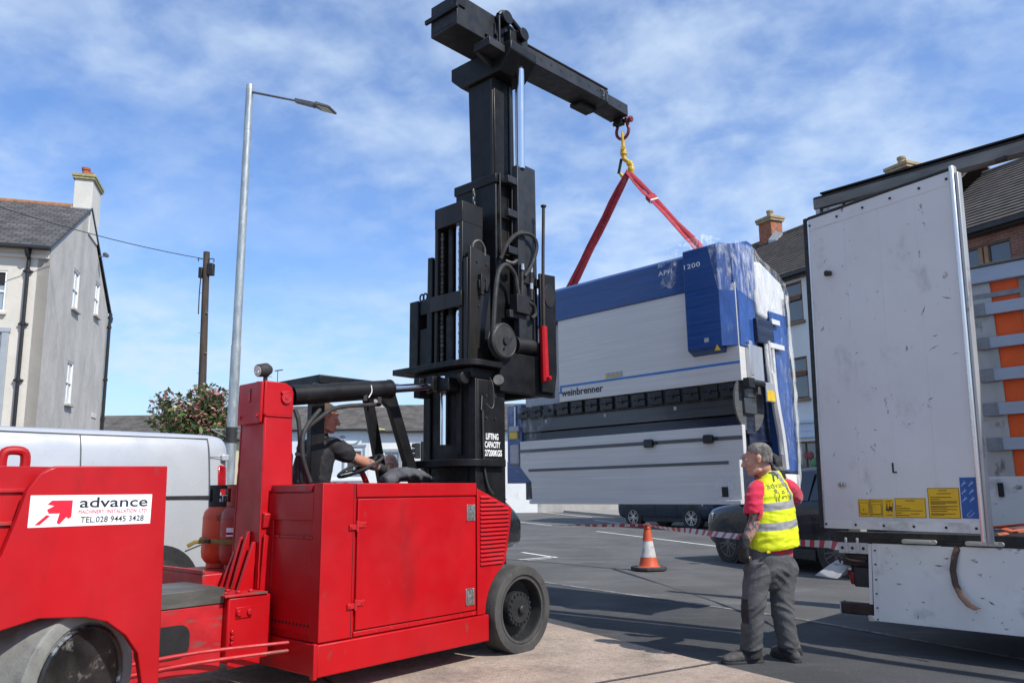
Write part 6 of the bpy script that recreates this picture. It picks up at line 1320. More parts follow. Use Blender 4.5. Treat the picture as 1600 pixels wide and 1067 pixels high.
def vline(b, p, q, w=.006, n=10):
    pts = []
    for i in range(n+1):
        t = i/n; x = p[0]+(q[0]-p[0])*t; z = p[1]+(q[1]-p[1])*t; pts.append((x, vs(z)-.003, z))
    b.tube(pts, w, 6, 0)
b = MB(); vline(b, (-.285,1.90), (-.27,.95)); vline(b, (-1.57,1.885), (-1.55,.5)); vline(b, (-2.9,1.885), (-1.57,1.885)); vline(b, (-1.57,1.885), (-.285,1.895)); vline(b, (-.285,1.70), (-.10,1.70), .004); vline(b, (-.27,.95), (-.33,.80)); vline(b, (-.33,.80), (-.50,.74)); vline(b, (-.285,.735), (-.12,.74), .004)
b.build('panel_gap', 'slot', van)
b = MB(); b.box(-2.6,-.27,-.016,.02,1.262,1.292); b.build('door_rail', 'plastic', van, .003)
b = MB(); b.hexa([(-.19,.0,1.05),(-.06,.03,1.05),(-.02,.10,1.05),(-.15,.06,1.05),(-.185,.03,1.62),(-.075,.06,1.62),(-.035,.12,1.60),(-.14,.09,1.62)]); b.build('tail_light', 'tail_red', van, .025)
b = MB(); b.box(-.14,-.06,.03,.12,1.66,1.73); b.build('hinge', 'van_white', van, .01)
b = MB(); b.box(-.30,.05,.02,1.9,.33,.52); b.build('bumper', 'van_white', van, .03)
b = MB(); b.hexa([(-.10,.06,1.05),(-.02,.16,1.05),(-.01,.20,1.05),(-.09,.12,1.05),(-.11,.10,1.80),(-.05,.20,1.80),(-.04,.24,1.80),(-.10,.16,1.80)]); b.build('rear_door_edge', 'car_glass', van, .006)
for x in (-.78,-3.85):
    for y, s_ in ((-.004,-1),(1.954,1)):
        b = MB(); b.cyl((x,y-s_*.2,.36),(x,y+s_*.004,.36),.45,n=40); b.build('wheel_arch', 'plastic', van)
        road_wheel(van, (x,y+s_*.010,.34), .34, .22, s_, 'rim_silver', 6)
b = MB(); b.box(-4.4,.0,.15,1.8,.25,.40); b.build('underbody', 'dark', van)
# ------------------------------------------------------------------ gas cylinders on the forklift
MT['gas_orange'] = M('scuffed_orange_cylinder', (.62,.075,.022), .5, 0, .12, 5, .04, 30, dirt=((.20,.035,.02), .58, .72, 6, (1,1,1)))
MT['gas_red'] = M('worn_red_cylinder', (.34,.035,.022), .55, 0, .15, 5, .05, 30, dirt=((.12,.05,.035), .55, .7, 6, (1,1,1)))
b = MB(); b.box(-2.22,-1.66,1.02,1.68,.60,.742); b.box(-2.22,-2.20,1.02,1.68,.7425,.775); b.build('cylinder_tray', 'red_worn', fk, .006)
def gas(name, label, x, y, mat, collar, band):
    g_ = thing(name, label, 'gas cylinder', FKF, 'gas cylinders on the forklift')
    b = MB(); b.lathe([(0,.745),(.095,.745),(.095,.785),(.105,.795),(.130,.835),(.137,.89),(.137,1.20),(.130,1.25),(.105,1.29),(.07,1.325),(0,1.33)], (x,y,0), (0,0,1), 32); bo_ = b.build('shell', mat, g_, 0, 40)
    b = MB(); b.lathe([(.1385,.985),(.1395,.988),(.1395,.994),(.1385,.997)], (x,y,0), (0,0,1), 32); b.lathe([(.1375,1.19),(.1395,1.195),(.1375,1.20)], (x,y,0), (0,0,1), 32); b.build('weld_seam', mat, bo_)
    b = MB(); n = 28
    def seg(a0, a1, z0, z1):
        k = 8; P = []
        for r_ in (.092,.100):
            for z in (z0, z1): P.append([(x+r_*math.cos(R(a0+(a1-a0)*i/k)), y+r_*math.sin(R(a0+(a1-a0)*i/k)), z) for i in range(k+1)])
        b.loft([[P[0][i],P[1][i],P[3][i],P[2][i]] for i in range(k+1)])
    for a in range(0, 360, 90): seg(a+14, a+50, 1.34, 1.47)
    seg(0,120,1.301,1.345); seg(120,240,1.301,1.345); seg(240,360,1.301,1.345); seg(0,120,1.465,1.50); seg(120,240,1.465,1.50); seg(240,360,1.465,1.50)
    b.build('collar', collar, g_, .003)
    b = MB(); b.cyl((x,y,1.33),(x,y,1.40),.025,n=12); b.cyl((x-.05,y,1.39),(x+.04,y,1.39),.018,n=10); b.build('valve', 'zinc', g_)
    if band:
        b = MB(); k = 10; b.loft([[(x+.1382*math.cos(R(a)),y+.1382*math.sin(R(a)),z) for z in (1.04,1.115)] for a in [band[0]+(band[1]-band[0])*i/k for i in range(k+1)]], closed=False); lb_ = b.build('label_band', 'white', g_)
        b = MB(); b.loft([[(x+.1392*math.cos(R(a)),y+.1392*math.sin(R(a)),z) for z in (1.055,1.075)] for a in [band[0]+(band[1]-band[0])*i/k for i in range(k+1)]], closed=False); b.build('label_stripe', 'tail_red', lb_)
    for q in g_.children_recursive:
        for v in q.data.vertices: v.co.z = .745+(v.co.z-.745)*.83
    return g_
gas('gas_cylinder', 'orange gas cylinder with a black collar on the forklift tray', -1.845, 1.505, 'gas_orange', 'rubber', None)
gas('gas_cylinder', 'darker red gas cylinder with a red collar against the forklift tower', -1.845, 1.225, 'gas_red', 'gas_red', (200,330))
rs_ = thing('ratchet_strap', 'olive ratchet strap tied round the two gas cylinders', 'strap', FKF)
MT['olive'] = M('olive_strap', (.20,.15,.03), .8, 0, .2, 12, .2, 90)
strap('webbing', [(-1.75,1.65,.957),(-1.90,1.65,.957),(-1.985,1.56,.955),(-2.0,1.46,.953),(-1.992,1.30,.948),(-1.985,1.17,.948),(-1.92,1.085,.948),(-1.80,1.06,.948)], .035, .008, 'olive', rs_, [(0,0,1)])
strap('loose_end', [(-2.0,1.44,.948),(-2.07,1.47,.944),(-2.11,1.50,.915)], .03, .01, 'olive', rs_, [(0,0,1)])
b = MB(); b.box(-2.015,-1.996,1.36,1.43,.936,.967); b.build('buckle', 'dark_rust', rs_, .008)
# ------------------------------------------------------------------ traffic cone and barrier tape
MT['cone_orange'] = M('faded_orange_cone', (.50,.072,.022), .6, 0, .12, 5, .03, 20, dirt=((.35,.06,.03), .58, .75, 6, (1,1,1)))
MT['cone_band'] = M('dirty_reflective_band', (.50,.49,.47), .4, .1, .15, 8, dirt=((.25,.20,.17), .55, .7, 9, (1,1,1)))
MT['cone_base'] = M('black_cone_base', (.030,.030,.030), .8, 0, .2, 10)
CP = Vector((2.204,13.079,-0.445)); cone = thing('traffic_cone', 'orange and white traffic cone on the road holding up the barrier tape', 'cone', (tuple(CP), .3, True))
b = MB(); s_ = .255; b.prism([(-s_,-s_*.6),(-s_*.6,-s_),(s_*.6,-s_),(s_,-s_*.6),(s_,s_*.6),(s_*.6,s_),(-s_*.6,s_),(-s_,s_*.6)], 'z', .012, .065); b.build('base', 'cone_base', cone, .012)
b = MB(); b.lathe([(.20,.062),(.165,.075),(.155,.09),(.128,.215),(0,.215)], (0,0,0), (0,0,1), 28); b.build('lower_cone', 'cone_orange', cone)
b = MB(); b.lathe([(.1285,.216),(.083,.475),(0,.475)], (0,0,0), (0,0,1), 28); b.build('sleeve', 'cone_band', cone)
b = MB(); b.lathe([(.086,.476),(.052,.665),(.062,.668),(.062,.685),(.045,.69),(.040,.75),(.02,.752),(0,.74)], (0,0,0), (0,0,1), 28); b.build('upper_cone', 'cone_orange', cone)
MT['tape_red'] = M('barrier_tape_red', (.55,.045,.075), .45, 0, .08, 10); MT['tape_white'] = M('barrier_tape_white', (.72,.70,.71), .45, 0, .05, 10)
tp_ = [Vector((-0.107,15.600,0.153)), Vector((1.127,14.400,0.197)), Vector((CP.x-.02,CP.y-.02,CP.z+.735)), Vector((2.508,11.200,0.341)), Vector((2.884,9.000,0.432)), Vector((3.021,7.600,0.505)), Vector((3.016,7.100,0.543))]
b = MB(); Q = []
for i in range(len(tp_)-1):
    for k in range(28): Q.append(tp_[i].lerp(tp_[i+1], k/28))
Q.append(tp_[-1]); acc = 0; prev = None
for i, p in enumerate(Q):
    d = (Q[min(i+1,len(Q)-1)]-Q[max(0,i-1)]).normalized(); tw_ = .35*math.sin(i*.11)+(1.15 if i < 50 else (1.15*(84-i)/34 if i < 84 else 0)); up = (Vector((0,0,1))*math.cos(tw_)+d.cross(Vector((0,0,1))).normalized()*math.sin(tw_)); 
    sg_ = -.012*abs(math.sin(math.pi*(i%28)/28)); a = [p+up*.036+Vector((0,0,sg_)), p-up*.036+Vector((0,0,sg_))]
    if prev is not None:
        acc += (p-Q[i-1]).length; b.mi = int(acc/.11) % 2; sk = d*.03
        b._face([b.b.verts.new(x) for x in (prev[0]+psk, a[0]+sk, a[1]-sk, prev[1]-psk)])
    prev = a; psk = d*.03
o = b.build('barrier_tape', ['tape_red','tape_white'], None, 0, 0); tag(o, 'red and white barrier tape stretched from behind the forklift over the cone to the trailer', 'tape')

# ------------------------------------------------------------------ people
def skin_mat(name, c, tattoo=None):
    m = M(name, c, .5, 0, .14, 14, .08, 120, spec=.4, dirt=((c[0]*.85,c[1]*.55,c[2]*.5), .55, .8, 9, (1,1,1)), dirt2=tattoo)
    m.node_tree.nodes['Principled BSDF'].inputs['Subsurface Weight'].default_value = .08; m.node_tree.nodes['Principled BSDF'].inputs['Subsurface Radius'].default_value = (.02,.008,.004); return m
SK = (.42,.22,.155)
MT['skin'] = skin_mat('weathered_skin', SK); MT['skin_tan'] = skin_mat('tanned_skin', (.40,.19,.12))
MT['skin_tattoo'] = skin_mat('tattooed_skin', (.36,.20,.15), ((.07,.075,.08), .50, .56, 24, (1,1,.8)))
MT['eye'] = M('eye_white', (.5,.47,.44), .2, 0, .05); MT['iris'] = M('dark_iris', (.03,.025,.02), .2); MT['lip'] = M('lip', (.30,.12,.10), .5, 0, .1)
MT['hair_grey'] = M('cropped_grey_hair', (.115,.103,.092), .9, 0, .4, 60, .8, 260, stretch=(1,1,.35), dirt=((.30,.285,.265), .46, .70, 22, (1,1,.6)))
MT['hair_white'] = M('short_white_hair', (.45,.43,.41), .9, 0, .2, 60, .6, 200)
MT['hair_brown'] = M('cropped_brown_hair', (.09,.065,.05), .9, 0, .3, 60, .6, 200)
MT['shirt_red'] = M('red_polo_cotton', (.50,.008,.045), .8, 0, .10, 8, .25, 22, sheen=.2, dirt=((.34,.005,.03), .55, .8, 5, (1,1,.5)))
MT['tee_black'] = M('black_cotton', (.012,.012,.014), .85, 0, .25, 8, .3, 20)
MT['shirt_white'] = M('white_lilac_cotton', (.62,.62,.68), .8, 0, .06, 8, .25, 18)
MT['trouser'] = M('charcoal_work_cloth', (.070,.071,.074), .9, 0, .22, 7, .35, 26, dirt=((.10,.10,.10), .56, .76, 6, (1,1,.6)))
MT['trouser_dark'] = M('black_knee_patch', (.018,.018,.019), .85, 0, .2, 9, .3, 40)
MT['boot'] = M('grey_suede_boot', (.060,.057,.054), .85, 0, .25, 14, .3, 60); MT['sole'] = M('dark_sole', (.02,.02,.02), .8)
MT['glove'] = M('black_work_glove', (.014,.014,.015), .75, 0, .3, 20, .4, 60); MT['glove_grey'] = M('grey_glove_cuff', (.09,.09,.09), .8)
MT['jacket'] = M('dark_grey_fleece', (.075,.077,.085), .9, 0, .2, 7, .4, 30)
def cell(b, pts, radii, side, n=18, caps=True):
    # tapered limb or trunk: elliptical rings (a along 'side', c across), rounded ends
    P = [Vector(p) for p in pts]; S_ = Vector(side); rings = []
    rr = [(r, r) if isinstance(r, (int, float)) else r for r in radii]
    def ringat(p, d, a, c):
        s_ = (S_-d*S_.dot(d)); s_ = s_.normalized() if s_.length > 1e-3 else Vector((1,0,0)); t_ = d.cross(s_)
        return [p+s_*a*math.cos(2*math.pi*k/n)+t_*c*math.sin(2*math.pi*k/n) for k in range(n)]
    m = len(P)
    for i in range(m):
        d = (P[min(i+1,m-1)]-P[max(i-1,0)]).normalized(); a, c = rr[i]
        if i == 0 and caps:
            d0 = (P[1]-P[0]).normalized()
            for f in (.35,.72): rings.append(ringat(P[0]-d0*min(a,c)*math.sqrt(1-f*f)*.9, d0, a*f, c*f))
        rings.append(ringat(P[i], d, a, c))
        if i == m-1 and caps:
            for f in (.72,.35): rings.append(ringat(P[i]+d*min(a,c)*math.sqrt(1-f*f)*.9, d, a*f, c*f))
    b.loft(rings)
def smoothpts(pts, k=4):
    P = [Vector(p) for p in pts]; Q = []
    for i in range(len(P)-1):
        p0 = P[max(0,i-1)]; p1 = P[i]; p2 = P[i+1]; p3 = P[min(len(P)-1,i+2)]
        for j in range(k):
            t = j/k; Q.append(.5*((2*p1)+(p2-p0)*t+(2*p0-5*p1+4*p2-p3)*t*t+(3*p1-p0-3*p2+p3)*t**3))
    return Q+[P[-1]]
def fuse(b, name, voxel=.009, smooth=3, wrinkle=0., wf=9., wst=(1,1,2.2), fact=.5, cut=None, keep=None):
    me = b.mesh(name); o = bpy.data.objects.new('tmp', me); COL.objects.link(o)
    r = o.modifiers.new('r', 'REMESH'); r.mode = 'VOXEL'; r.voxel_size = voxel
    s_ = o.modifiers.new('s', 'SMOOTH'); s_.iterations = smooth; s_.factor = fact
    dg = bpy.context.evaluated_depsgraph_get(); m2 = bpy.data.meshes.new_from_object(o.evaluated_get(dg)); bpy.data.objects.remove(o); bpy.data.meshes.remove(me); m2.name = name
    if wrinkle:
        nrm = [v.normal.copy() for v in m2.vertices]; cos = [v.co.copy() for v in m2.vertices]; new = []
        for p, vn in zip(cos, nrm):
            q = Vector((p.x*wf*wst[0], p.y*wf*wst[1], p.z*wf*wst[2]))
            w = noise.noise(q+Vector((noise.noise(q*.5), 3, 1))*1.2); w = 1-abs(w)*2.2; w2 = noise.noise(q*2.3+Vector((5,1,2)))
            new += (p+vn*(wrinkle*(.75*w+.35*w2)))[:]
        m2.vertices.foreach_set('co', new); m2.update()
    if keep:
        bm2 = bmesh.new(); bm2.from_mesh(m2); dead = [f for f in bm2.faces if not keep(f.calc_center_median())]; bmesh.ops.delete(bm2, geom=dead, context='FACES'); bm2.to_mesh(m2); bm2.free()
    return m2
def put(name, me, mats, parent, paint=None):
    for m_ in mats: me.materials.append(MT[m_] if isinstance(m_, str) else m_)
    if paint:
        for p in me.polygons: p.material_index = paint(p.center)
    return link(name, me, parent, 0, 180)
def head_parts(b, c, f, up=Vector((0,0,1)), s=1.0):
    # head centred at c, looking along f
    F = Vector(f).normalized(); U = (up-F*up.dot(F)).normalized(); X = F.cross(U)
    T = lambda x, y, z: Vector(c)+(X*x+F*y+U*z)*s
    rot = Matrix((X, F, U)).transposed()
    e = lambda p, r: b.ell(T(*p), tuple(q*s for q in r), 20, 14, rot)
    e((0,-.018,.035), (.076,.098,.088)); e((0,.022,-.02), (.066,.075,.095)); e((0,.045,-.062), (.050,.050,.052)); e((0,.074,-.100), (.026,.022,.021))
    e((0,.078,.036), (.052,.020,.016)); e((.036,.060,-.030), (.026,.026,.024)); e((-.036,.060,-.030), (.026,.026,.024))
    cell(b, [T(0,.092,.016), T(0,.106,-.010), T(0,.118,-.034)], [.008*s,.011*s,.016*s], X, 10); e((.012,.098,-.038), (.010,.012,.009)); e((-.012,.098,-.038), (.010,.012,.009))
    e((0,.092,-.066), (.024,.010,.007)); e((0,.090,-.079), (.021,.010,.007))
    for k in (1,-1):
        e((k*.030,.082,.012), (.014,.010,.010)); rr_ = rot @ Matrix.Rotation(k*R(-22), 3, 'Z')
        b.ell(T(k*.079,-.012,-.002), (.009*s,.021*s,.034*s), 12, 8, rr_); b.ell(T(k*.083,-.020,.010), (.010*s,.014*s,.018*s), 10, 8, rr_)
        cell(b, [T(k*.052,.0,-.085), T(k*.045,.04,-.095), T(k*.022,.068,-.108)], [.018*s,.017*s,.015*s], U, 10)
    return T, X, F, U
def head_paint(T0, X, F, U, s, tattoo=None):
    def f(p):
        d = (p-T0)/s; x, y, z = d.dot(X), d.dot(F), d.dot(U)
        for k in (1,-1):
            ex, ez = x-k*.031, z-.012
            if y > .06 and ex*ex/.00018+ez*ez/.00005 < 1: return 2 if ex*ex+ez*ez < .00004 else 1
        if y > .07 and abs(x) < .023 and -.083 < z < -.066: return 3
        return 0
    return f
def hair(name, T, X, F, U, s, mat, parent, line, out=1.05, low=-.045):
    rot = Matrix((X, F, U)).transposed(); b = MB(); b.ell(T(0,-.018,.035), (.076*s*out,.098*s*out,.088*s*out), 44, 30, rot); b.ell(T(0,-.042,-.012), (.068*s*out,.066*s*out,.075*s*out), 30, 20, rot)
    C0 = T(0,0,0)
    def keep(p):
        d = (p-C0)/s; return line(d.dot(X), d.dot(F), d.dot(U))
    me = fuse(b, name, .006, 2, .0016, 90, (1,1,1), keep=keep); return put(name, me, [mat], parent)
def hand_parts(b, wrist, d, palm_n, thumb_side, curl, s=1.0, spread=.0):
    # palm from the wrist along d; palm_n points out of the palm; thumb on thumb_side
    D = Vector(d).normalized(); Np = Vector(palm_n); Np = (Np-D*Np.dot(D)).normalized(); S_ = Vector(thumb_side); S_ = (S_-D*S_.dot(D)-Np*S_.dot(Np)).normalized(); w = Vector(wrist)
    cell(b, [w-D*.01, w+D*.03*s, w+D*.065*s, w+D*.088*s], [(.026*s,.019*s),(.034*s,.018*s),(.040*s,.016*s),(.039*s,.014*s)], S_, 14)
    for i, (off, ln) in enumerate(((.029,.072),(.010,.080),(-.010,.074),(-.029,.058))):
        base = w+D*.084*s+S_*off*s; ang = curl*(.8+.12*i); p = base; pts = [base-D*.012*s]; dirv = D.copy()
        for k, fl in enumerate((.45,.32,.23)):
            a = ang*(.55 if k == 0 else .9 if k == 1 else .6); ax_ = D.cross(Np).normalized(); dirv = Matrix.Rotation(a, 3, ax_) @ dirv if dirv.dot(Np) >= -2 else dirv
            p = p+dirv*ln*fl*s; pts.append(p.copy())
        cell(b, pts, [.0095*s,.0093*s,.0085*s,.0072*s], S_, 10)
    tb = w+D*.022*s+S_*.024*s; t1 = tb+(S_*.7+D*.7+Np*.25).normalized()*.036*s; t2 = t1+(S_*.15+D*.9+Np*(.25+.5*curl*.5)).normalized()*.030*s; t3 = t2+(D*.8+Np*(.4+.4*curl*.5)-S_*.25).normalized()*.024*s
    cell(b, [tb,t1,t2,t3], [.014*s,.012*s,.0105*s,.008*s], Np, 10)
# ---- the worker in the yellow vest
WK = (1.915, 6.16, gz(0,6.16)+.002)
wk = None
def P(px, py, y=0.):
    k = (6.16+y)/6.16; return Vector((((px-1200)*.00513+1.915)*k-1.915, y, ((1035-py)*.00513-1.5)*k+1.5))
SD = Vector((.866,.5,0)); BK = Vector((.5,-.866,0))        # across the shoulders, out of the back
b = MB()
hc = Vector((0.0090,-0.0200,1.5215)); hf = Vector((-.93,.34,-.14)); T, X_, F_, U_ = head_parts(b, hc, hf, s=1.02)
neck = Vector((0.0824,0.0000,1.3464))
cell(b, [T(0,-.03,-.06), Vector((0.0584,-0.0100,1.4163)), neck], [.056,.058,.066], SD, 16)
cell(b, [Vector((0.0699,0.0000,0.7700)), Vector((0.0891,0.0000,0.9876)), Vector((0.1019,0.0000,1.1831)), Vector((0.0999,0.0000,1.3065))], [(.15,.10),(.145,.10),(.165,.11),(.12,.08)], SD, 20)
Ls, Le, Lw = Vector((-0.0639,-0.1000,1.2723)), Vector((-0.0702,-0.1100,1.0604)), Vector((-0.1651,-0.1300,0.8869))
cell(b, smoothpts([Ls, Le, Lw]), [.043,.042,.042,.043,.043,.045,.042,.036,.030], SD, 14)
Rs, Re, Rw = Vector((0.2891,0.1000,1.2714)), Vector((0.4134,0.3600,1.1989)), Vector((0.2997,0.3300,1.3998))
cell(b, smoothpts([Rs, Re, Rw]), [.042,.042,.042,.042,.042,.044,.042,.036,.030], SD, 14)
hand_parts(b, Lw, (-.12,.05,-1), (.75,.62,0), (-.5,.8,0), 1.0)
hand_parts(b, Rw, (-.10,.0,1), (-.6,.8,0), (-.8,-.5,0), .5)
for hip, kn, an in ((Vector((-0.0304,-0.0500,0.7674)),Vector((-0.1069,-0.0700,0.4267)),Vector((-0.1313,-0.0200,0.0965))), (Vector((0.1787,0.0600,0.7522)),Vector((0.1351,0.0200,0.3847)),Vector((0.1958,0.0300,0.0722)))):
    cell(b, smoothpts([hip, kn, an]), [.085,.082,.075,.066,.058,.056,.050,.042,.036], SD, 14)
me = fuse(b, 'person', .0062, 4)
hp = head_paint(hc, X_, F_, U_, 1.02)
def wpaint(p):
    if p.z > 1.34 and abs((p-hc).length) < .2: return hp(p)
    if p.z < 1.17 and p.x < -.05: return 4
    return 0
wk = put('person', me, ['skin','eye','iris','lip','skin_tattoo'], None, wpaint)
wk.location = WK; tag(wk, 'worker in yellow reflective vest, red polo and grey trousers with one gloved hand raised', 'person')
hair('hair', T, X_, F_, U_, 1.02, 'hair_grey', wk, lambda x, y, z: z > .062+.25*max(0,y-.03)*2 if y > .035 else (z > (.052 if y > .012 else .02 if y > -.005 else -.028-.25*max(0,-.06-y)) and not (abs(x) > .066 and -.035 < y < .014 and z < .036)), 1.045)
# trousers
b = MB()
cell(b, [Vector((0.0703,0.0000,0.8520)), Vector((0.0705,0.0000,0.7797)), Vector((0.0643,0.0000,0.6837)), Vector((0.0599,0.0000,0.6168))], [(.182,.128),(.19,.135),(.185,.135),(.15,.11)], SD, 26)
cell(b, smoothpts([Vector((-0.0393,-0.0500,0.7056)), Vector((-0.1084,-0.0750,0.4276)), Vector((-0.1287,-0.0200,0.0595))]), [.108,.104,.096,.089,.083,.080,.078,.077,.078], SD, 20)
cell(b, smoothpts([Vector((0.1845,0.0600,0.6891)), Vector((0.1401,0.0200,0.3847)), Vector((0.1932,0.0300,0.0349))]), [.108,.102,.094,.088,.082,.079,.077,.076,.077], SD, 20)
def tk(p): return p.z > .050
me = fuse(b, 'trousers', .0065, 4, .0035, 6, (1,1,1.2), keep=tk)
if True:
    nr_ = [v.normal.copy() for v in me.vertices]; co_ = []
    for v, vn in zip(me.vertices, nr_):
        p = v.co; z = p.z; w = .25+.95*math.exp(-((z-.40)/.10)**2)+.8*math.exp(-((z-.68)/.09)**2)+1.0*math.exp(-((z-.10)/.06)**2)
        q = Vector((p.x*5, p.y*5, (z+.55*abs(p.x-.06)+.25*p.y)*15)); k = 1-abs(noise.noise(q))*2.4; co_ += (p+vn*(.0085*w*k))[:]
    me.vertices.foreach_set('co', co_); me.update()
def tpaint(p):
    if p.x < -.165 and .30 < p.z < .48 and p.y < .0: return 1
    if p.z < .105: return 1
    return 0
tro = put('trousers', me, ['trouser','trouser_dark'], wk, tpaint)
b = MB(); q = Vector((-0.0018,-0.1550,0.8262)); b.obox(q+BK*.015, SD, (0,0,1), BK, .022, .008, .004); b.build('pocket_tag', 'yellow', tro, .002)
b = MB(); q = Vector((-0.0429,-0.1300,0.7392)); b.obox(q+BK*.02, SD*1+Vector((0,0,.05)), (0,0,1), BK, .07, .003, .003); b.build('pocket_seam', 'trouser_dark', tro)
# boots
def boot(heel, toe_dir, name='boot'):
    D = Vector(toe_dir).normalized(); S_ = D.cross(Vector((0,0,1))); h = Vector(heel)
    b = MB(); cell(b, [h+Vector((0,0,.15)), h+Vector((0,0,.085)), h+D*.01+Vector((0,0,.05))], [(.050,.056),(.050,.058),(.048,.06)], S_, 16)
    cell(b, [h-D*.035+Vector((0,0,.045)), h+D*.04+Vector((0,0,.058)), h+D*.11+Vector((0,0,.052)), h+D*.185+Vector((0,0,.042)), h+D*.225+Vector((0,0,.036))], [(.042,.042),(.044,.052),(.050,.046),(.052,.036),(.040,.030)], S_, 16)
    me = fuse(b, name, .007, 3, .002, 30, (1,1,1), keep=lambda p: p.z > .018); o = put(name, me, ['boot'], wk)
    b = MB(); pr = []
    for t, w_ in ((-.072,.030),(-.05,.042),(.02,.045),(.07,.043),(.13,.052),(.19,.054),(.235,.042),(.255,.02)): pr.append((t, w_))
    pts = [h+D*t+S_*w_ for t, w_ in pr]+[h+D*t-S_*w_ for t, w_ in pr[::-1]]
    b.prism([(p.x,p.y) for p in pts], 'z', .0, .024); b.build('sole', 'sole', o, .006)
def fl(v): return Vector((v.x, v.y, 0))
boot(fl(Vector((-0.1130,-0.0200,-0.0006))), (-.97,-.16,0)); boot(fl(Vector((0.1892,0.0000,-0.0089))), (-.25,.9,0))
# polo shirt: sleeves, collar and the hem showing below the vest
b = MB()
cell(b, [Vector((0.0761,0.0000,0.7892)), Vector((0.0812,0.0000,0.8664)), Vector((0.0957,0.0000,1.0119)), Vector((0.1019,0.0000,1.1831)), Vector((0.0983,0.0000,1.2818)), Vector((0.0925,0.0000,1.3462))], [(.186,.132),(.182,.130),(.172,.125),(.182,.128),(.155,.105),(.085,.075)], SD, 26)
cell(b, smoothpts([Vector((-0.0181,-0.0700,1.3000)), Vector((-0.0641,-0.1050,1.2143)), Vector((-0.0768,-0.1100,1.1133))], 3), [.064,.068,.070,.071,.071,.072,.073], SD, 18)
cell(b, smoothpts([Vector((0.2535,0.0800,1.3025)), Vector((0.3365,0.1800,1.2479)), Vector((0.3803,0.2800,1.2129))], 3), [.068,.07,.072,.072,.071,.07,.07], SD, 18)
hem_l = Vector((-0.0768,-0.1100,1.1133)).z
me = fuse(b, 'polo_shirt', .0065, 4, .007, 11, (1,1,1.3), keep=lambda p: not (p.dot(SD) < -.135 and p.z < hem_l+.10*(p.dot(SD)+.2))); ps = put('polo_shirt', me, ['shirt_red'], wk)
b = MB()
cu = (T(0,-.03,-.06)-neck).normalized(); sx_ = (SD-cu*SD.dot(cu)).normalized(); sy_ = cu.cross(sx_); c0 = neck+cu*.0
for k in range(24):
    a = 2*math.pi*k/24
rings = []
for (h_, ra, rc_) in ((-.015,.078,.082),(.035,.066,.070),(.062,.066,.069),(.060,.071,.075),(.030,.075,.079),(-.015,.088,.092)):
    rings.append([c0+cu*h_+sx_*ra*math.cos(2*math.pi*k/28)+sy_*rc_*math.sin(2*math.pi*k/28) for k in range(28)])
b.loft(rings, caps=False); b.build('collar', 'shirt_red', ps, 0, 60)
# vest: bands are set by height and distance along the shoulder line
def vest_mat():
    m = bpy.data.materials.new('hi_vis_cloth'); m.use_nodes = True; n = m.node_tree.nodes; l = m.node_tree.links; p = n['Principled BSDF']; p.inputs['Roughness'].default_value = .75
    t = n.new('ShaderNodeTexCoord')
    def dot(v):
        d = n.new('ShaderNodeVectorMath'); d.operation = 'DOT_PRODUCT'; l.new(t.outputs['Object'], d.inputs[0]); d.inputs[1].default_value = v; return d.outputs['Value']
    def mt(op, a, b_):
        x = n.new('ShaderNodeMath'); x.operation = op
        for i, v in enumerate((a, b_)):
            if isinstance(v, (int,float)): x.inputs[i].default_value = v
            else: l.new(v, x.inputs[i])
        return x.outputs[0]
    u = dot((SD.x,SD.y,0)); z = dot((0,0,1)); zz = mt('SUBTRACT', z, mt('MULTIPLY', u, .09))
    def within(v, c, h_): return mt('LESS_THAN', mt('ABSOLUTE', mt('SUBTRACT', v, c), 0), h_)
    band = mt('MAXIMUM', within(zz, 1.163, .029), within(zz, 1.015, .029))
    curve = mt('MULTIPLY', mt('POWER', mt('MAXIMUM', mt('SUBTRACT', z, 1.16), 0), 2), 1.4)
    au = mt('ADD', mt('ABSOLUTE', mt('SUBTRACT', u, .022), 0), curve)
    vert = mt('MULTIPLY', within(au, .148, .026), mt('GREATER_THAN', zz, 1.16))
    f = mt('MAXIMUM', band, vert)
    nz = n.new('ShaderNodeTexNoise'); nz.inputs['Scale'].default_value = 7; nz.inputs['Detail'].default_value = 6; l.new(t.outputs['Object'], nz.inputs['Vector'])
    c1 = n.new('ShaderNodeMix'); c1.data_type = 'RGBA'; l.new(nz.outputs['Fac'], c1.inputs['Factor']); c1.inputs['A'].default_value = (.56,.62,.0,1); c1.inputs['B'].default_value = (.70,.76,.012,1)
    c2 = n.new('ShaderNodeMix'); c2.data_type = 'RGBA'; l.new(nz.outputs['Fac'], c2.inputs['Factor']); c2.inputs['A'].default_value = (.20,.20,.205,1); c2.inputs['B'].default_value = (.31,.31,.315,1)
    c3 = n.new('ShaderNodeMix'); c3.data_type = 'RGBA'; l.new(f, c3.inputs['Factor']); l.new(c1.outputs['Result'], c3.inputs['A']); l.new(c2.outputs['Result'], c3.inputs['B']); l.new(c3.outputs['Result'], p.inputs['Base Color'])
    bm_ = n.new('ShaderNodeBump'); bm_.inputs['Strength'].default_value = .3; bm_.inputs['Distance'].default_value = .02; n2 = n.new('ShaderNodeTexNoise'); n2.inputs['Scale'].default_value = 18; n2.inputs['Detail'].default_value = 5; l.new(t.outputs['Object'], n2.inputs['Vector']); l.new(n2.outputs['Fac'], bm_.inputs['Height']); l.new(bm_.outputs[0], p.inputs['Normal']); return m
MT['vest'] = vest_mat()
b = MB()
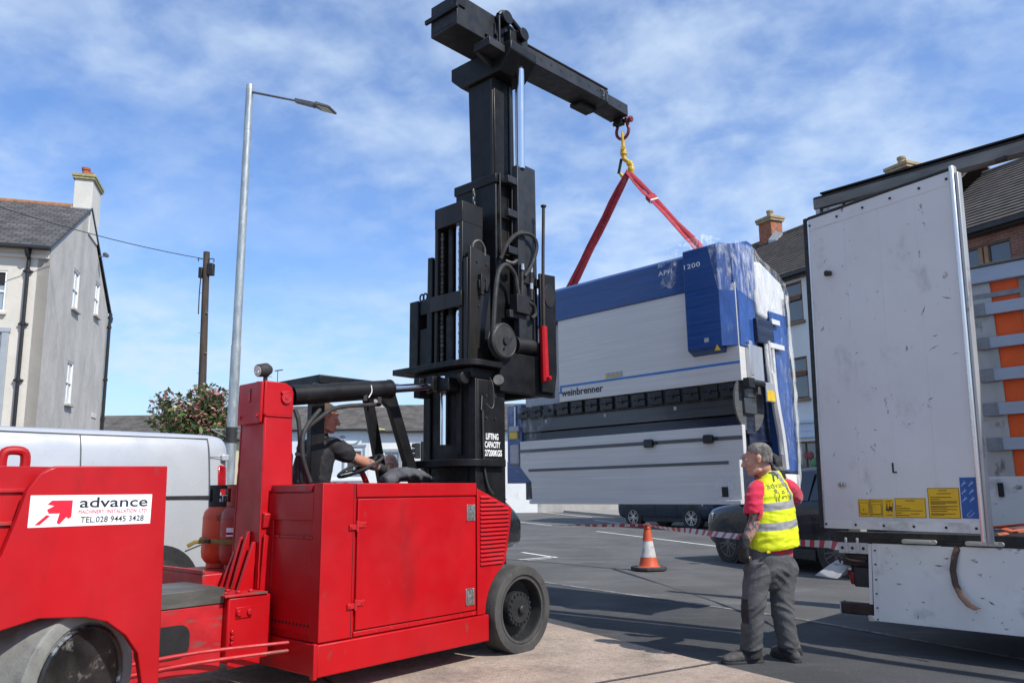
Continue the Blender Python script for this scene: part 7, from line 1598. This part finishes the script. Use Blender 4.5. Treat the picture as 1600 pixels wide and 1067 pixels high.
cell(b, [Vector((0.1004,0.0000,0.8565)), Vector((0.0993,0.0000,0.9146)), Vector((0.1023,0.0000,1.0362)), Vector((0.1053,0.0000,1.1585)), Vector((0.1068,0.0000,1.2570)), Vector((0.1056,0.0000,1.3164)), Vector((0.1038,0.0000,1.3660))], [(.208,.160),(.208,.160),(.197,.152),(.192,.146),(.180,.130),(.150,.100),(.100,.088)], SD, 30, True)
arm_l = Vector(Vector((-0.0907,-0.1000,1.2386))); arm_r = Vector(Vector((0.3326,0.1400,1.2494)))
def vk(p):
    u = p.dot(SD); z = p.z
    if z < .838+.10*u: return False
    if z > 1.425: return False
    lim = .178-.9*max(0, z-1.30)**1.15*0
    if z > 1.10 and abs(u-.035) > .172-.16*max(0,z-1.13)**1.2: return False
    return True
me = fuse(b, 'vest', .0065, 3, .008, 9, (1,1,1.6), keep=vk); ve = put('vest', me, ['vest'], wk)
sol = ve.modifiers.new('solid', 'SOLIDIFY'); sol.thickness = .006; sol.offset = 1
bvh = BVHTree.FromObject(ve, bpy.context.evaluated_depsgraph_get())
def back_print(name, me, uc, zc, w, mat):
    xs = [v.co.x for v in me.vertices]; ys = [v.co.y for v in me.vertices]; x0, x1, y0, y1 = min(xs), max(xs), min(ys), max(ys); s_ = w/(x1-x0)
    bm2 = bmesh.new(); bm2.from_mesh(me); bmesh.ops.triangulate(bm2, faces=bm2.faces); 
    for v in bm2.verts:
        u = uc+(v.co.x-(x0+x1)/2)*s_; z = zc+(v.co.y-(y0+y1)/2)*s_+.09*u; o = SD*u+Vector((0,0,z))+BK*.6
        hit = bvh.ray_cast(o, -BK)[0]; v.co = (hit if hit else SD*u+Vector((0,0,z))+BK*.13)+BK*.004
    m3 = bpy.data.meshes.new(name); bm2.to_mesh(m3); bm2.free(); m3.materials.append(MT[mat]); return link(name, m3, ve, 0, 0)
MT['vest_ink'] = M('dark_vest_print', (.03,.035,.012), .7, 0, .1); MT['vest_ink2'] = M('faint_vest_print', (.16,.17,.02), .7, 0, .1)
back_print('back_lettering', text_mesh('advance', 1, space=1.05), .062, 1.318, .195, 'vest_ink2')
b = MB()
b.poly([(.0,.85,0),(.12,1.0,0),(.55,1.0,0),(.80,.70,0),(1.0,.62,0),(.82,.55,0),(.86,.30,0),(.60,.22,0),(.66,.42,0),(.50,.62,0),(.30,.45,0),(.26,.0,0),(.10,.0,0),(.14,.55,0),(.22,.80,0)])
back_print('back_emblem', b.mesh('emblem'), .058, 1.382, .075, 'vest_ink')
b = MB()
for r_, (y, w_) in enumerate(((1.0,.5),(.78,.62),(.30,.7),(.10,.95))): b.poly([(-w_/2,y,0),(w_/2,y,0),(w_/2,y+.12,0),(-w_/2,y+.12,0)])
back_print('back_print', b.mesh('print_lines'), .075, 1.243, .055, 'vest_ink')
for k in (-1, 1):
    b = MB()
    b.poly([(p[0],p[1],0) for p in arc(0,1.35,.22,0,360,12)[:-1]]); 
    for q in ([(-.35,1.1),(.0,1.15),(.0,1.05),(-.28,1.0)],[(-.35,1.1),(-.28,1.0),(-.30,.4),(-.42,.4)],[(.0,1.15),(.30,1.02),(.24,.94),(.0,1.05)],[(.30,1.02),(.36,.5),(.26,.5),(.24,.94)],[(-.2,.5),(-.1,.5),(-.12,-.1),(-.24,-.1)],[(.1,.5),(.2,.5),(.24,-.1),(.12,-.1)]): b.poly([(x*k,y,0) for x, y in q])
    back_print('back_pictogram', b.mesh('pictogram'), .075+k*.062, 1.245, .045, 'vest_ink2')
b = MB(); q = neck+BK*.078+Vector((0,0,.012)); b.obox(q+Vector((.01,0,.0)), SD, (0,0,1), BK, .02, .011, .003); b.build('neck_label', 'white', ve, .002)
# gloves
b = MB(); hand_parts(b, Lw, (-.12,.05,-1), (.75,.62,0), (-.5,.8,0), 1.0, 1.16); cell(b, [Lw+Vector((.006,0,.04)), Lw, Lw-Vector((.003,0,.03))], [.041,.040,.040], SD, 14)
put('glove', fuse(b, 'glove', .005, 2, .0015, 40, (1,1,1)), ['glove'], wk)
b = MB(); hand_parts(b, Rw, (-.10,.0,1), (-.6,.8,0), (-.8,-.5,0), .5, 1.2); cell(b, [Rw-Vector((-.004,0,.035)), Rw, Rw+Vector((-.003,0,.03))], [.042,.041,.041], SD, 14)
put('glove', fuse(b, 'glove', .005, 2, .0015, 40, (1,1,1)), ['glove','glove_grey'], wk, lambda p: 1 if Rw.z+.03 < p.z < Rw.z+.06 and p.y < Rw.y+.0 else 0)
# ---- the forklift driver, seated (forklift coordinates)
DRM = frame_matrix(*FKF)
b = MB(); hc = Vector((-1.165,1.12,1.925)); T, X_, F_, U_ = head_parts(b, hc, (.93,-.36,-.16), s=1.02)
ny = Vector((0,1,0)); nk = Vector((-1.20,1.15,1.765))
cell(b, [T(0,-.03,-.06), nk], [.056,.066], ny, 16)
cell(b, [(-1.30,1.17,1.16),(-1.27,1.17,1.40),(-1.22,1.16,1.62),(-1.205,1.155,1.72)], [(.155,.11),(.15,.11),(.17,.115),(.12,.08)], ny, 20)
rs2, re2, rw2 = Vector((-1.15,1.02,1.675)), Vector((-0.948,0.980,1.579)), Vector((-0.670,1.000,1.509))
ls2, le2, lw2 = Vector((-1.17,1.345,1.665)), Vector((-1.02,1.45,1.38)), Vector((-.90,1.30,1.36))
for a_, e_, w_ in ((rs2,re2,rw2),(ls2,le2,lw2)): cell(b, smoothpts([a_,e_,w_]), [.056,.054,.051,.049,.046,.050,.046,.039,.031], ny, 14)
hand_parts(b, rw2, (.90,.15,-.28), (-.2,.3,-.9), (.2,.8,.1), .6); hand_parts(b, lw2, (.5,-.5,.2), (.3,-.2,-.9), (.0,-1,.2), 1.3)
for y in (1.06,1.28): cell(b, smoothpts([(-1.28,y,1.18),(-.84,y,1.20),(-.74,y,.80)]), [.088,.085,.08,.07,.06,.058,.052,.045,.04], ny, 14); cell(b, [(-.76,y,.775),(-.60,y,.765)], [.042,.036], ny, 12)
me = fuse(b, 'person', .0065, 4); hp2 = head_paint(hc, X_, F_, U_, 1.02)
dv = put('person', me, ['skin_tan','eye','iris','lip','skin_tattoo'], None, lambda p: hp2(p) if (p-hc).length < .2 else (4 if p.y < 1.0 and p.x > -1.02 and p.z > 1.4 and noise.noise(p*9) > .02 else 0))
dv.matrix_world = DRM; tag(dv, 'forklift driver in black t-shirt stretching a tattooed gloved arm towards the steering wheel', 'person')
hair('hair', T, X_, F_, U_, 1.02, 'hair_brown', dv, lambda x, y, z: z > .05 if y > .02 else z > -.03 and not (abs(x) > .066 and -.035 < y < .014 and z < .036), 1.03)
b = MB(); cell(b, [(-1.305,1.17,1.14),(-1.27,1.17,1.40),(-1.22,1.16,1.62),(-1.205,1.155,1.71),(-1.20,1.152,1.755)], [(.185,.15),(.185,.15),(.195,.135),(.155,.105),(.085,.078)], ny, 24)
for a_, e_ in ((rs2,re2),(ls2,le2)): cell(b, [a_+Vector((-.02,0,.01)), a_.lerp(e_,.35), a_.lerp(e_,.62)], [.074,.078,.076], ny, 16)
put('t_shirt', fuse(b, 't_shirt', .0085, 3, .008, 9, (1,1,1.2)), ['tee_black'], dv)
b = MB()
for y in (1.06,1.28): cell(b, smoothpts([(-1.30,y,1.17),(-.84,y,1.19),(-.745,y,.86)]), [.11,.105,.10,.095,.09,.085,.08,.075,.075], ny, 16)
put('trousers', fuse(b, 'trousers', .01, 3, .01, 8), ['trouser'], dv)
b = MB(); hand_parts(b, rw2, (.90,.15,-.28), (-.2,.3,-.9), (.2,.8,.1), .6, 1.18); cell(b, [rw2-Vector((.02,0,-.01)), rw2+Vector((.03,0,-.01))], [.040,.040], ny, 14); put('glove', fuse(b, 'glove', .005, 2), ['glove'], dv)
# ---- grey jacket thrown on the cowl
b = MB(); rj = random.Random(5)
cell(b, [(-0.637,0.950,1.415), (-0.534,0.920,1.453), (-0.364,0.920,1.449), (-0.218,0.920,1.416)], [(.12,.035),(.16,.055),(.16,.050),(.13,.030)], (0,1,0), 20)
cell(b, [(-0.746,0.800,1.401), (-0.627,0.860,1.424), (-0.479,0.950,1.449)], [.04,.05,.04], (0,1,0), 12); cell(b, [(-0.530,0.960,1.477), (-0.420,0.900,1.482), (-0.395,0.800,1.435)], [.03,.032,.04], (0,1,0), 12)
me = fuse(b, 'jacket', .008, 2, .014, 11, (1,1,1)); jk = put('jacket', me, ['jacket'], None); jk.matrix_world = DRM; tag(jk, 'dark grey jacket lying crumpled on the forklift cowl by the mast', 'jacket')
# ---- bald man walking behind the forklift
BM = (-1.33, 8.4, gz(0,8.4))
b = MB(); hc = Vector((0,0,1.655)); T, X_, F_, U_ = head_parts(b, hc, (.12,-.98,-.12), s=1.02); sx1 = Vector((1,0,0))
cell(b, [T(0,-.03,-.06), (0,.03,1.47)], [.058,.068], sx1, 16); cell(b, [(0,.02,.90),(0,.02,1.15),(0,.03,1.32),(0,.03,1.42)], [(.16,.11),(.16,.12),(.18,.12),(.12,.08)], sx1, 20)
for k in (-1,1):
    cell(b, smoothpts([(k*.2,.03,1.38),(k*.25,.03,1.10),(k*.24,-.05,.86)]), [.055,.053,.05,.047,.044,.044,.042,.036,.030], sx1, 14); hand_parts(b, (k*.24,-.05,.86), (0,-.15,-1), (-k,0,0), (0,-1,0), .5)
    cell(b, smoothpts([(k*.09,.02,.9),(k*.10,.0,.48),(k*.11,.03,.07)]), [.09,.085,.08,.07,.06,.058,.05,.042,.036], sx1, 14); cell(b, [(k*.11,.05,.04),(k*.12,-.16,.035)], [.04,.035], sx1, 12)
me = fuse(b, 'person', .0075, 4); hp3 = head_paint(hc, X_, F_, U_, 1.02)
bm_p = put('person', me, ['skin','eye','iris','lip'], None, lambda p: hp3(p) if (p-hc).length < .2 else 0); bm_p.location = BM; bm_p.scale = (.96,.96,.96)
tag(bm_p, 'bald man in a pale shirt standing beyond the forklift, seen between the guard posts', 'person')
hair('hair', T, X_, F_, U_, 1.02, 'hair_white', bm_p, lambda x, y, z: y < .012 and -.045 < z < .045 and (abs(x) > .05 or y < -.05) and not (abs(x) > .066 and -.035 < y < .014 and z < .036), 1.03)
b = MB(); cell(b, [(0,.02,.92),(0,.02,1.15),(0,.03,1.32),(0,.03,1.42),(0,.03,1.465)], [(.20,.15),(.195,.155),(.205,.14),(.15,.10),(.085,.08)], sx1, 24)
for k in (-1,1): cell(b, [(k*.18,.03,1.39),(k*.23,.03,1.22),(k*.25,.03,1.13)], [.072,.074,.072], sx1, 16)
put('shirt', fuse(b, 'shirt', .009, 3, .008, 9), ['shirt_white'], bm_p)
b = MB(); cell(b, [(0,.02,.95),(0,.02,.84)], [(.18,.13),(.18,.13)], sx1, 20)
for k in (-1,1): cell(b, smoothpts([(k*.09,.02,.86),(k*.10,.0,.48),(k*.11,.03,.09)]), [.11,.108,.10,.095,.088,.085,.08,.078,.078], sx1, 16)
put('trousers', fuse(b, 'trousers', .01, 3, .01, 8, keep=lambda p: p.z > .04), ['trouser'], bm_p)
